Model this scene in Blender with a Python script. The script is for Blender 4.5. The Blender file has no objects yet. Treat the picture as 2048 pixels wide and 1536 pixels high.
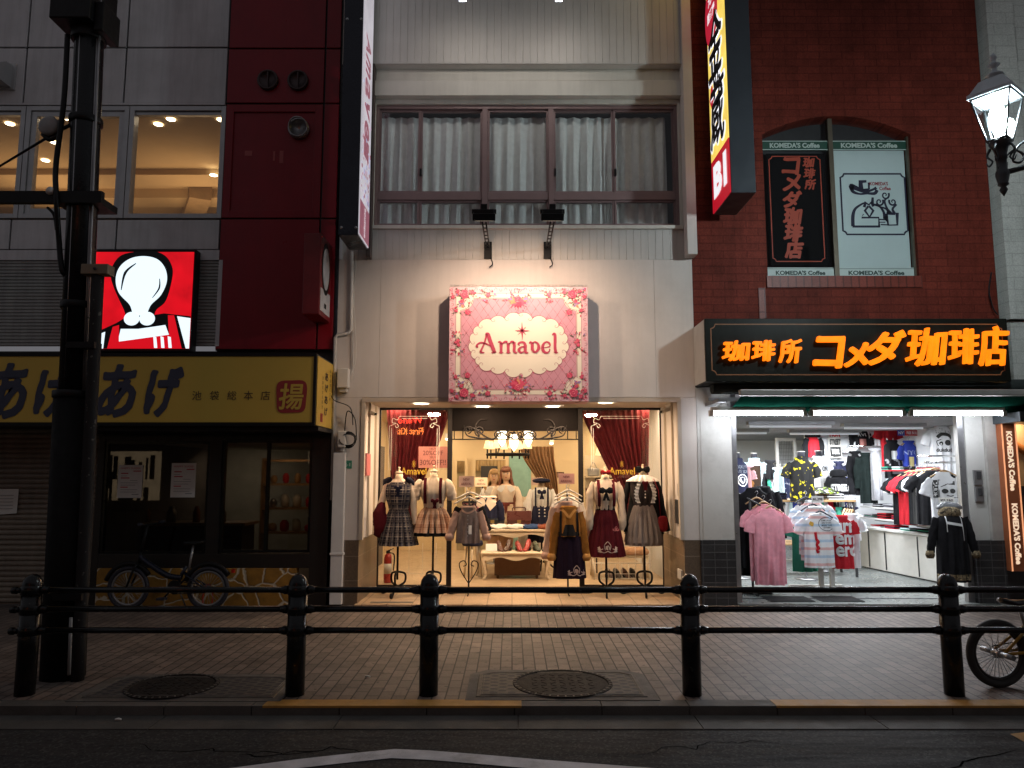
import bpy, math, random
from math import sin, cos, tan, atan, pi, radians, hypot
from mathutils import Vector, Matrix
from mathutils.bvhtree import BVHTree
random.seed(7)
SC = bpy.context.scene
COL = SC.collection

# ---------------- camera, sky, exposure ----------------
TH = radians(6.73); FO = 1500.0; H = 1.59
cam = bpy.data.cameras.new('camera'); cam.sensor_width = 36; cam.lens = FO / 2048 * 36; cam.clip_end = 500
camo = bpy.data.objects.new('camera', cam); COL.objects.link(camo)
camo.location = (0, 0, H); camo.rotation_euler = (pi / 2 + TH, 0, 0); SC.camera = camo
W = bpy.data.worlds.new('World'); SC.world = W; W.use_nodes = True
bg = W.node_tree.nodes['Background']; bg.inputs[0].default_value = (.93, .92, 1, 1); bg.inputs[1].default_value = .148
SC.view_settings.view_transform = 'Standard'; SC.view_settings.look = 'None'; SC.view_settings.exposure = 0; SC.view_settings.gamma = 1
SC.render.engine = 'CYCLES'
cy = SC.cycles; cy.use_denoising = True; cy.max_bounces = 7; cy.diffuse_bounces = 3; cy.glossy_bounces = 3; cy.transparent_max_bounces = 12
cy.caustics_reflective = False; cy.caustics_refractive = False; cy.sample_clamp_indirect = 4

# pixel of the photograph at a chosen distance -> metres
def zz(py, Y): return H + Y * tan(TH + atan((768 - py) / FO))
def dd(Z, Y): return Y * cos(TH) + (Z - H) * sin(TH)
def xx(px, py, Y): return (px - 1024) / FO * dd(zz(py, Y), Y)
def at(px, py, Y): return Vector((xx(px, py, Y), Y, zz(py, Y)))
def rc(a, b, c, d, Y):
    m = (b + d) / 2
    return xx(a, m, Y), xx(c, m, Y), zz(d, Y), zz(b, Y)
def gy(py, z=0.): return (H - z) / tan(atan((py - 768) / FO) - TH)
def ppm(Y, Z=1.): return FO / dd(Z, Y)

# ---------------- mesh builder ----------------
X_, Y_, Z_ = Vector((1, 0, 0)), Vector((0, 1, 0)), Vector((0, 0, 1))
def V(*a): return Vector(a)
def smooth_path(p, k=6, closed=False):
    p = [Vector(q) for q in p]; n = len(p); o = []
    if n == 2: return [p[0].lerp(p[1], i / k) for i in range(k + 1)]
    if n < 3: return p
    for i in range(n if closed else n - 1):
        g = (lambda j: p[j % n]) if closed else (lambda j: p[min(max(j, 0), n - 1)])
        a, b, c, d = g(i - 1), g(i), g(i + 1), g(i + 2)
        for s in range(k):
            t = s / k
            o.append(.5 * ((2 * b) + (c - a) * t + (2 * a - 5 * b + 4 * c - d) * t * t + (3 * b - a - 3 * c + d) * t ** 3))
    if not closed: o.append(p[-1])
    return o
def lerp_list(w, n):
    if not isinstance(w, (list, tuple)): return [w] * n
    o = []
    for i in range(n):
        t = i / max(n - 1, 1) * (len(w) - 1); k = min(int(t), len(w) - 2); o.append(w[k] + (w[k + 1] - w[k]) * (t - k))
    return o
class MB:
    def __init__(s): s.v = []; s.f = []; s.m = []; s.sm = []; s.uv = {}
    def add(s, vs, fs, mi=0, sm=False):
        k = len(s.v); s.v += [Vector(q) for q in vs]
        for f in fs: s.f.append([k + i for i in f]); s.m.append(mi); s.sm.append(sm)
        return k
    def box(s, x0, x1, y0, y1, z0, z1, mi=0):
        s.add([(x, y, z) for z in (z0, z1) for y in (y0, y1) for x in (x0, x1)],
              [(0, 2, 3, 1), (4, 5, 7, 6), (0, 1, 5, 4), (2, 6, 7, 3), (0, 4, 6, 2), (1, 3, 7, 5)], mi); return s
    def obox(s, c, sx, sy, sz, rz=0, rx=0, ry=0, mi=0):
        M = Matrix.Translation(Vector(c)) @ Matrix.Rotation(rz, 4, 'Z') @ Matrix.Rotation(ry, 4, 'Y') @ Matrix.Rotation(rx, 4, 'X')
        s.add([M @ V(x * sx / 2, y * sy / 2, z * sz / 2) for z in (-1, 1) for y in (-1, 1) for x in (-1, 1)],
              [(0, 2, 3, 1), (4, 5, 7, 6), (0, 1, 5, 4), (2, 6, 7, 3), (0, 4, 6, 2), (1, 3, 7, 5)], mi); return s
    def loft(s, rings, mi=0, c0=True, c1=True, sm=True, uv=None, closed=True):
        n = len(rings[0]); k = s.add([q for r in rings for q in r], [])
        for i in range(len(rings) - 1):
            for j in range(n if closed else n - 1):
                a = k + i * n + j; b = k + i * n + (j + 1) % n
                s.f.append([a, b, b + n, a + n]); s.m.append(mi); s.sm.append(sm)
        if uv:
            vl = 0
            for i, r in enumerate(rings):
                if i: vl += (sum(r, Vector()) / n - sum(rings[i - 1], Vector()) / n).length
                for j in range(n): s.uv[k + i * n + j] = (uv * j / n, vl)
        if closed:
            if c0: s.f.append([k + j for j in range(n)][::-1]); s.m.append(mi); s.sm.append(False)
            if c1: s.f.append([k + (len(rings) - 1) * n + j for j in range(n)]); s.m.append(mi); s.sm.append(False)
        return s
    def tube(s, pts, r, n=8, mi=0, closed=False, k=0, flat=1):
        if k: pts = smooth_path(pts, k, closed)
        pts = [Vector(p) for p in pts]; L = len(pts); rs = lerp_list(r, L); rings = []
        up = None
        for i, p in enumerate(pts):
            a = pts[(i - 1) % L] if (closed or i) else p; b = pts[(i + 1) % L] if (closed or i < L - 1) else p
            t = (b - a).normalized()
            if up is None: up = (Z_ if abs(t.z) < .9 else X_).cross(t).normalized()
            up = (up - t * up.dot(t))
            up = up.normalized() if up.length > 1e-6 else t.orthogonal().normalized()
            w = t.cross(up)
            rings.append([p + (up * cos(2 * pi * j / n) + w * sin(2 * pi * j / n) * flat) * rs[i] for j in range(n)])
        if closed: rings.append(rings[0])
        return s.loft(rings, mi, not closed, not closed)
    def cyl(s, a, b, r0, r1=None, n=16, mi=0): return s.tube([a, b], [r0, r0 if r1 is None else r1], n, mi)
    def lathe(s, prof, c=(0, 0, 0), n=24, mi=0, sm=True, ax=None):
        c = Vector(c); rings = []
        for r, z in prof:
            r = max(r, 1e-4)
            rings.append([c + (V(r * cos(2 * pi * j / n), r * sin(2 * pi * j / n), z) if ax is None else
                               (lambda u, w: u * r * cos(2 * pi * j / n) + w * r * sin(2 * pi * j / n) + ax * z)(ax.orthogonal().normalized(), ax.cross(ax.orthogonal().normalized()))) for j in range(n)])
        return s.loft(rings, mi, True, True, sm)
    def prism(s, poly, o, u=X_, v=Z_, h=.01, mi=0):      # outline standing out of a surface by h
        n = u.cross(v); o = Vector(o); k = len(poly)
        a = [o + u * p[0] + v * p[1] for p in poly]
        s.add(a + [q + n * h for q in a], [list(range(k, 2 * k))] + [(i, (i + 1) % k, k + (i + 1) % k, k + i) for i in range(k)], mi); return s
    def ribbon(s, pts, w, o, u=X_, v=Z_, mi=0, h=.0, k=8, closed=False):   # brush stroke lying on a surface
        p = smooth_path([(a, b, 0) for a, b in pts], k, closed) if k else [V(a, b, 0) for a, b in pts]
        L = len(p); ws = lerp_list(w, L); n = u.cross(v); o = Vector(o) + n * h; vs = []
        for i, q in enumerate(p):
            a = p[(i - 1) % L] if (closed or i) else q; b = p[(i + 1) % L] if (closed or i < L - 1) else q
            t = (b - a); t = t.normalized() if t.length > 1e-9 else V(1, 0, 0); d = V(-t.y, t.x, 0) * ws[i] / 2
            for e in (q + d, q - d): vs.append(o + u * e.x + v * e.y)
        fs = [(2 * i, 2 * i + 1, 2 * i + 3, 2 * i + 2) for i in range(L - 1)]
        if closed: fs.append((2 * L - 2, 2 * L - 1, 1, 0))
        s.add(vs, fs, mi); return s
    def patch(s, pts, nx=8, nz=8, mi=0):   # four corners -> fine grid that can follow cloth
        a, b_, c, d = [V(x, 0, z) for x, z in pts]; s.loft([[a.lerp(b_, i / nx).lerp(d.lerp(c, i / nx), j / nz) for i in range(nx + 1)] for j in range(nz + 1)], mi, False, False, True, closed=False); return s
    def disc(s, c, r, u=X_, v=Z_, mi=0, n=20, wob=0, ry=None):
        c = Vector(c); ry = ry or r
        s.add([c + u * r * (1 + random.uniform(-wob, wob)) * cos(2 * pi * j / n) + v * ry * (1 + random.uniform(-wob, wob)) * sin(2 * pi * j / n) for j in range(n)], [list(range(n))], mi); return s
    def quad(s, o, u, v, mi=0, h=0):
        o = Vector(o) + (u.cross(v)).normalized() * h
        s.add([o, o + u, o + u + v, o + v], [(0, 1, 2, 3)], mi); return s
    def text(s, body, o, w, h, u=X_, v=Z_, mi=0, bold=0., ext=0., lift=.003, shear=0., wob=0., fit=True, space=1., fat=0.):
        if fat:
            for i in range(8): s.text(body, Vector(o) + u * fat * cos(i * pi / 4) + v * fat * sin(i * pi / 4), w, h, u, v, mi, bold, ext, lift + .0002 * i, shear, wob, fit, space)
            lift += .002
        cu = bpy.data.curves.new('lettering', 'FONT'); cu.body = body; cu.offset = bold; cu.extrude = 1 if ext else 0; cu.resolution_u = 3
        cu.shear = shear; cu.space_character = space; cu.align_x = 'CENTER'
        ob = bpy.data.objects.new('lettering', cu); me = bpy.data.meshes.new_from_object(ob)
        co = [q.co.copy() for q in me.vertices]; fs = [list(p.vertices) for p in me.polygons]
        bpy.data.objects.remove(ob); bpy.data.meshes.remove(me); bpy.data.curves.remove(cu)
        if not co: return s
        x0 = min(c.x for c in co); x1 = max(c.x for c in co); y0 = min(c.y for c in co); y1 = max(c.y for c in co)
        n = u.cross(v); o = Vector(o); vs = []
        sx, sy = w / max(x1 - x0, 1e-6), h / max(y1 - y0, 1e-6)
        if not fit: sx = sy = min(sx, sy)
        for c in co:
            a = (c.x - (x0 + x1) / 2) * sx; b = (c.y - (y0 + y1) / 2) * sy
            if wob: a += wob * h * sin(b * 17 / h + a * 5 / h); b += wob * h * sin(a * 13 / h + 1)
            vs.append(o + u * a + v * b + n * (lift + ext * (c.z + 1) / 2))
        s.add(vs, fs, mi); return s
    def conform(s, k0, tree, lift, d=Y_, start=-2.):     # lay vertices from index k0 on a cloth surface
        for i in range(k0, len(s.v)):
            q = s.v[i]; hit = tree.ray_cast(q + d * start, d)
            if hit[0] is not None: s.v[i] = hit[0] - d * lift
        return s
    def tree(s): return BVHTree.FromPolygons([tuple(q) for q in s.v], s.f)
    def mesh(s, name, mats, org=(0, 0, 0), rz=0):
        me = bpy.data.meshes.new(name)
        M = (Matrix.Translation(Vector(org)) @ Matrix.Rotation(rz, 4, 'Z')).inverted()
        me.from_pydata([M @ q for q in s.v], [], s.f)
        for m in (mats if isinstance(mats, (list, tuple)) else [mats]): me.materials.append(m)
        me.polygons.foreach_set('material_index', s.m); me.polygons.foreach_set('use_smooth', s.sm)
        if s.uv:
            ul = me.uv_layers.new(name='UVMap')
            for l in me.loops:
                if l.vertex_index in s.uv: ul.data[l.index].uv = s.uv[l.vertex_index]
        me.validate(); me.update(); return me
ORG = {}
def thing(name, label, cat, loc=(0, 0, 0), group=None, rz=0):
    o = bpy.data.objects.new(name, None); COL.objects.link(o); o.location = loc; o.rotation_euler[2] = rz; o.empty_display_size = .1
    o['label'] = label; o['category'] = cat
    if group: o['group'] = group
    ORG[o.name] = (tuple(loc), rz); return o
def part(mb, name, mats, parent, bevel=0, label=None, local=False):
    org, rz = ORG[parent.name]
    if local: me = mb.mesh(name, mats)
    else: me = mb.mesh(name, mats, org, rz)
    o = bpy.data.objects.new(name, me); COL.objects.link(o); o.parent = parent; ORG[o.name] = (org, rz)
    if label: o['label'] = label
    if bevel: bev(o, bevel)
    return o
def bev(o, w):
    m = o.modifiers.new('edge', 'BEVEL'); m.width = w; m.segments = 2; m.limit_method = 'ANGLE'; m.angle_limit = radians(40)
def solo(mb, name, label, cat, mats, loc=(0, 0, 0), group=None, bevel=0):
    o = bpy.data.objects.new(name, mb.mesh(name, mats, loc)); COL.objects.link(o); o.location = loc
    o['label'] = label; o['category'] = cat
    if group: o['group'] = group
    if bevel: bev(o, bevel)
    return o
def struct(mb, name, mats):
    o = bpy.data.objects.new(name, mb.mesh(name, mats)); COL.objects.link(o); o['kind'] = 'structure'; return o
def copy_tree(o, parent=None):
    c = o.copy(); COL.objects.link(c); c.parent = parent
    if o.name in ORG: ORG[c.name] = ORG[o.name]
    for ch in list(o.children): copy_tree(ch, c)
    return c
def dup(o, loc, label, rz=None):
    c = copy_tree(o); c.location = loc; c['label'] = label
    if rz is not None: c.rotation_euler[2] = rz
    return c
def light(kind, name, loc, power, col, parent=None, size=.1, aim=None, spot=None, blend=.5, sy=None):
    l = bpy.data.lights.new(name, kind); l.energy = power; l.color = col
    if kind == 'AREA':
        l.size = size
        if sy: l.shape = 'RECTANGLE'; l.size_y = sy
        else: l.shape = 'DISK'
    else: l.shadow_soft_size = size
    if spot: l.spot_size = spot; l.spot_blend = blend
    o = bpy.data.objects.new(name, l); COL.objects.link(o)
    if parent:
        o.parent = parent; org, rz = ORG[parent.name]; loc = Vector(loc) - Vector(org)
    o.location = loc
    if aim is not None:
        d = Vector(aim); o.rotation_euler = d.to_track_quat('-Z', 'Y').to_euler()
    return o

# ---------------- materials ----------------
class NT:
    def __init__(s, name):
        s.m = bpy.data.materials.new(name); s.m.use_nodes = True; s.t = s.m.node_tree; s.n = s.t.nodes; s.p = s.n['Principled BSDF']
    def new(s, ty, **k):
        a = s.n.new(ty)
        for q, val in k.items():
            if q.startswith('_'): a.inputs[q[1:]].default_value = val
            else: setattr(a, q, val)
        return a
    def ln(s, a, b): s.t.links.new(a, b)
    def math(s, op, a, b=None, c=None):
        x = s.new('ShaderNodeMath', operation=op)
        for i, q in enumerate((a, b, c)):
            if q is None: continue
            if isinstance(q, (int, float)): x.inputs[i].default_value = q
            else: s.ln(q, x.inputs[i])
        return x.outputs[0]
    def mix(s, f, a, b, mode='MIX'):
        x = s.new('ShaderNodeMix', data_type='RGBA', blend_type=mode)
        for i, q in ((0, f), (6, a), (7, b)):
            if isinstance(q, (int, float)): x.inputs[i].default_value = q
            elif isinstance(q, (tuple, list)): x.inputs[i].default_value = (*q[:3], 1)
            else: s.ln(q, x.inputs[i])
        return x.outputs[2]
    def coord(s, sc=(1, 1, 1), out='Object'):
        c = s.new('ShaderNodeTexCoord'); m = s.new('ShaderNodeMapping'); m.inputs['Scale'].default_value = sc
        s.ln(c.outputs[out], m.inputs[0]); return m.outputs[0]
    def noise(s, scale, detail=5, rough=.6, vec=None):
        x = s.new('ShaderNodeTexNoise', _Scale=scale, _Detail=detail, _Roughness=rough); s.ln(vec if vec is not None else s.coord(), x.inputs[0]); return x.outputs[0]
    def remap(s, q, a, b, c, d):
        x = s.new('ShaderNodeMapRange'); s.ln(q, x.inputs[0])
        for i, e in enumerate((a, b, c, d)): x.inputs[i + 1].default_value = e
        return x.outputs[0]
    def bump(s, q, st, dist=.01):
        x = s.new('ShaderNodeBump', _Strength=st, _Distance=dist); s.ln(q, x.inputs['Height']); s.ln(x.outputs[0], s.p.inputs['Normal'])
def mat(name, c, r=.6, me=0., var=.18, vs=5, streak=0., bump=0., bs=80, spec=.5, grime=0.):
    N = NT(name); N.p.inputs['Metallic'].default_value = me; N.p.inputs['Roughness'].default_value = r
    N.p.inputs['Specular IOR Level'].default_value = spec
    cur = c
    if var:
        f = N.remap(N.noise(vs), .3, .7, 1 - var, 1 + var * .6); cur = N.mix(1, c, f, 'MULTIPLY')
        rr = N.remap(N.noise(vs * 3), .3, .7, max(r - .08, .02), min(r + .1, 1)); N.ln(rr, N.p.inputs['Roughness'])
    if streak:
        f = N.remap(N.noise(1, 6, .7, N.coord((9, 9, .7))), .45, .75, 1, 1 - streak); cur = N.mix(1, cur, f, 'MULTIPLY')
    if grime:
        f = N.remap(N.noise(vs * .6, 8, .75), .5, .68, 0, grime); cur = N.mix(f, cur, (c[0] * .3, c[1] * .28, c[2] * .25))
    if isinstance(cur, tuple): N.p.inputs['Base Color'].default_value = (*cur, 1)
    else: N.ln(cur, N.p.inputs['Base Color'])
    if bump: N.bump(N.noise(bs, 4), bump)
    return N.m
def emi(name, c, st, var=0.):
    N = NT(name); N.p.inputs['Base Color'].default_value = (*[q * .5 for q in c], 1); N.p.inputs['Roughness'].default_value = .3
    N.p.inputs['Emission Color'].default_value = (*c, 1); N.p.inputs['Emission Strength'].default_value = st
    if var:
        f = N.remap(N.noise(var, 3), .3, .7, st * .75, st * 1.15); N.ln(f, N.p.inputs['Emission Strength'])
    return N.m
def brickm(name, c1, c2, mo, w, h, ms, off=.5, ax='xz', r=.7, bump=.5, var=.3, spec=.3, streak=0, spots=0):
    N = NT(name); c = N.new('ShaderNodeTexCoord'); sp = N.new('ShaderNodeSeparateXYZ'); N.ln(c.outputs['Object'], sp.inputs[0])
    cb = N.new('ShaderNodeCombineXYZ'); i = {'x': 0, 'y': 1, 'z': 2}
    N.ln(sp.outputs[i[ax[0]]], cb.inputs[0]); N.ln(sp.outputs[i[ax[1]]], cb.inputs[1])
    b = N.new('ShaderNodeTexBrick', offset=off); N.ln(cb.outputs[0], b.inputs['Vector'])
    b.inputs['Color1'].default_value = (*c1, 1); b.inputs['Color2'].default_value = (*c2, 1); b.inputs['Mortar'].default_value = (*mo, 1)
    b.inputs['Scale'].default_value = 1; b.inputs['Mortar Size'].default_value = ms; b.inputs['Brick Width'].default_value = w; b.inputs['Row Height'].default_value = h
    b.inputs['Mortar Smooth'].default_value = .15; b.inputs['Bias'].default_value = 0
    f = N.remap(N.noise(2.2, 7, .7), .3, .7, 1 - var, 1 + var); cur = N.mix(1, b.outputs['Color'], f, 'MULTIPLY')
    f = N.remap(N.noise(60, 3), .3, .7, .8, 1.2); cur = N.mix(1, cur, f, 'MULTIPLY')
    if streak: cur = N.mix(1, cur, N.remap(N.noise(1, 6, .7, N.coord((9, 9, .7))), .45, .75, 1, 1 - streak), 'MULTIPLY')
    if spots: cur = N.mix(N.remap(N.noise(15, 2, .4), .66, .69, 0, spots), cur, (.03, .027, .025)); cur = N.mix(N.remap(N.noise(1.1, 8, .75), .52, .66, 0, spots * .6), cur, (.05, .042, .037))
    N.ln(cur, N.p.inputs['Base Color']); N.p.inputs['Roughness'].default_value = r; N.p.inputs['Specular IOR Level'].default_value = spec
    hh = N.math('ADD', N.math('MULTIPLY', b.outputs['Fac'], -1), N.math('MULTIPLY', N.noise(90, 3), .25)); N.bump(hh, bump, .006)
    return N.m
def plaid(name, base, st, r=.85):      # st: (colour, period, width, offset, strength)
    N = NT(name); c = N.new('ShaderNodeTexCoord'); sp = N.new('ShaderNodeSeparateXYZ'); N.ln(c.outputs['UV'], sp.inputs[0]); cur = base
    for col, p, w, o, a in st:
        for k in (0, 1):
            q = N.math('FRACT', N.math('ADD', N.math('MULTIPLY', sp.outputs[k], 1 / p), o + 100))
            f = N.math('MULTIPLY', N.math('LESS_THAN', N.math('ABSOLUTE', N.math('SUBTRACT', q, .5)), w / p / 2), a)
            cur = N.mix(f, cur, col)
    N.ln(cur, N.p.inputs['Base Color']); N.p.inputs['Roughness'].default_value = r; N.p.inputs['Specular IOR Level'].default_value = .15
    return N.m
def stripes(name, cols, period, ax=2, r=.85, soft=False):   # horizontal bands along an object axis
    N = NT(name); c = N.new('ShaderNodeTexCoord'); sp = N.new('ShaderNodeSeparateXYZ'); N.ln(c.outputs['Object'], sp.inputs[0])
    rp = N.new('ShaderNodeValToRGB'); rp.color_ramp.interpolation = 'LINEAR' if soft else 'CONSTANT'; e = rp.color_ramp.elements
    while len(e) < len(cols): e.new(.5)
    for i, q in enumerate(cols): e[i].position = i / len(cols); e[i].color = (*q, 1)
    N.ln(N.math('FRACT', N.math('ADD', N.math('MULTIPLY', sp.outputs[ax], 1 / period), 50)), rp.inputs[0])
    N.ln(rp.outputs[0], N.p.inputs['Base Color']); N.p.inputs['Roughness'].default_value = r; return N.m
def blotch(name, base, cols, scale, thr=.5, r=.8, spec=.2):
    N = NT(name); cur = base
    for i, q in enumerate(cols):
        x = N.new('ShaderNodeTexNoise', _Scale=scale * (1 + .4 * i), _Detail=2.5, _Roughness=.55)
        N.ln(N.coord((1, 1, 1)), x.inputs[0]); x.noise_dimensions = '4D'; x.inputs['W'].default_value = 3.7 * i
        cur = N.mix(N.remap(x.outputs[0], thr, thr + .03, 0, 1), cur, q)
    N.ln(cur, N.p.inputs['Base Color']); N.p.inputs['Roughness'].default_value = r; N.p.inputs['Specular IOR Level'].default_value = spec; return N.m
def cells(name, base, col, scale, w=.05, r=.8):     # irregular stones with pale joints
    N = NT(name); x = N.new('ShaderNodeTexVoronoi', feature='DISTANCE_TO_EDGE', _Scale=scale)
    mp = N.coord((1, .01, 1)); d = N.new('ShaderNodeTexNoise', _Scale=9.); N.ln(mp, d.inputs[0])
    ad = N.new('ShaderNodeMix', data_type='RGBA', blend_type='LINEAR_LIGHT'); ad.inputs[0].default_value = .03; N.ln(mp, ad.inputs[6]); N.ln(d.outputs[1], ad.inputs[7]); N.ln(ad.outputs[2], x.inputs[0])
    f = N.remap(x.outputs[0], w * .7, w, 1, 0); b = N.mix(1, base, N.remap(N.noise(8, 6), .3, .7, .65, 1.2), 'MULTIPLY')
    N.ln(N.mix(f, b, col), N.p.inputs['Base Color']); N.p.inputs['Roughness'].default_value = r; N.bump(N.remap(x.outputs[0], 0, w * 1.6, 0, 1), .6, .01); return N.m
def glass(name, tint=(1, 1, 1), refl=1., ior=1.5):
    N = NT(name); N.n.remove(N.p); o = N.n['Material Output']
    t = N.new('ShaderNodeBsdfTransparent', _Color=(*tint, 1)); g = N.new('ShaderNodeBsdfGlossy', _Roughness=.01); ge = N.new('ShaderNodeNewGeometry'); dp = N.new('ShaderNodeVectorMath', operation='DOT_PRODUCT'); N.ln(ge.outputs['Incoming'], dp.inputs[0]); N.ln(ge.outputs['Normal'], dp.inputs[1])
    f = N.math('ADD', N.math('MULTIPLY', N.math('POWER', N.math('SUBTRACT', 1, N.math('ABSOLUTE', dp.outputs['Value'])), 5), .96), ((ior - 1) / (ior + 1)) ** 2)
    x = N.new('ShaderNodeMixShader'); N.ln(N.math('MULTIPLY', f, refl), x.inputs[0]); N.ln(t.outputs[0], x.inputs[1]); N.ln(g.outputs[0], x.inputs[2]); N.ln(x.outputs[0], o.inputs[0]); return N.m
def cloth(name, c, var=.12, r=.9): return mat(name, c, r, 0, var, 14, bump=.12, bs=220, spec=.15)

K = {}
K['black'] = mat('black_metal', (.008, .008, .009), .45, .0, .3, 8, spec=.25)
K['gloss'] = blotch('black_gloss_paint', (.006, .0065, .007), [(.030, .027, .025), (.012, .011, .010)], 24, .66, .24, .35)
K['dark'] = mat('dark_grey', (.03, .03, .032), .55)
K['steel'] = mat('steel', (.35, .35, .36), .35, .8, .2)
K['chrome'] = mat('chrome', (.6, .6, .6), .12, 1, .1)
K['white'] = mat('white_paint', (.75, .74, .72), .55, 0, .08)
K['offw'] = mat('off_white', (.62, .60, .56), .6, 0, .1)
K['paper'] = mat('paper', (.75, .74, .7), .8, 0, .06)
K['ink'] = mat('ink', (.02, .02, .03), .7, 0, 0)
K['grey'] = mat('grey_plastic', (.28, .28, .28), .5)
K['wood'] = mat('light_wood', (.42, .26, .12), .5, 0, .25, 9)
K['red'] = mat('red_print', (.5, .02, .03), .6, 0, .05)
K['glass'] = glass('window_glass', (.97, .98, .98), 1.)
K['dglass'] = glass('tinted_glass', (.55, .56, .56), 1.2)
# ---------------- ground ----------------
FY = 9.3
m_asph = blotch('asphalt', (.030, .028, .028), [(.017, .016, .016), (.060, .057, .055)], 42, .56, .85)
N_ = m_asph.node_tree; nz = N_.nodes.new('ShaderNodeTexNoise'); nz.inputs['Scale'].default_value = 130; bp = N_.nodes.new('ShaderNodeBump'); bp.inputs['Strength'].default_value = 1; bp.inputs['Distance'].default_value = .02; N_.links.new(nz.outputs[0], bp.inputs['Height']); N_.links.new(bp.outputs[0], N_.nodes['Principled BSDF'].inputs['Normal'])
m_pave = brickm('paving_brick', (.185, .146, .125), (.122, .098, .085), (.014, .012, .011), .2, .095, .0055, .5, 'yx', .62, .9, .38, .3, spots=.75)
m_kerb = mat('kerb_concrete', (.09, .082, .075), .8, 0, .3, 3, bump=.5, bs=90, grime=.45)
m_apron = mat('gutter_concrete', (.065, .06, .055), .8, 0, .3, 2.5, bump=.5, bs=110, grime=.5)
m_or = mat('worn_orange_paint', (.42, .21, .04), .7, 0, .3, 5, bump=.3, grime=.35)
m_wl = mat('road_paint', (.56, .54, .56), .7, 0, .25, 6, bump=.5, bs=120, grime=.55)
b = MB(); b.box(-40, 40, -14, 5.08, -.5, -.064); struct(b, 'road', m_asph)
b = MB(); b.box(-40, 40, -40, -14, -.5, .02); b.box(-40, 40, 9.32, 60, -.5, -.03); struct(b, 'ground', m_kerb)
b = MB()
for i in range(-34, 34):
    x = i * .6 + .02
    b.box(x, x + .593, 5.36, 5.497, -.3, .002)
struct(b, 'kerb', m_kerb)
b = MB()
for i in range(-17, 17): b.box(i * 1.2 + .045, i * 1.2 + 1.237, 5.083, 5.357, -.3, -.058)
b.box(-40, 40, 5.081, 5.36, -.3, -.066); struct(b, 'gutter', m_apron)
b = MB(); b.box(-40, 40, 5.5, 9.30, -.3, 0); struct(b, 'pavement', m_pave)
def kx(px, py): return (px - 1024) / FO * dd(0, gy(py))
b = MB()
for a, c in ((530, 1043), (1548, 2100)):
    b = MB(); b.box(kx(a, 1408), kx(c, 1408), 5.357, 5.499, -.01, .0045); struct(b, 'kerb_paint', m_or)
b = MB()
def rp(px, py): Y = gy(py, -.06); return ((px - 1024) / FO * dd(-.06, Y), Y)
ctop = [(380, 1546), (470, 1535), (600, 1518), (700, 1507), (790, 1498), (860, 1501), (950, 1508), (1080, 1519), (1250, 1532), (1420, 1545)]
P = [rp(*q) for q in ctop]; Q = [(x * 1.0, y - .145) for x, y in P]
n = len(P); b.add([(x, y, -.0595) for x, y in P] + [(x, y, -.0595) for x, y in Q], [(i, n + i, n + i + 1, i + 1) for i in range(n - 1)])
P = [rp(*q) for q in ((2020, 1468), (2070, 1462), (2150, 1510), (2060, 1490))]
struct(b, 'road_marking', m_wl)
b = MB(); b.add([(x, y, -.0595) for x, y in P], [(0, 3, 2, 1)]); struct(b, 'road_arrow_marking', m_or)
rr = random.Random(11); b = MB()
for k in range(7):
    x = -5 + 1.6 * k + rr.random(); y = 4.2 + .6 * rr.random(); pts = [(x, y)]
    for i in range(14): x += rr.uniform(.02, .14); y += rr.uniform(-.07, .07); pts.append((x, min(y, 5.0)))
    b.ribbon(pts, [.002] + [rr.uniform(.004, .014) for _ in range(6)] + [.002], (0, 0, -.0625), X_, Y_, k=2)
struct(b, 'road_crack_marking', mat('tar_crack', (.006, .006, .006), 1, 0, 0, spec=0))

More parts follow.
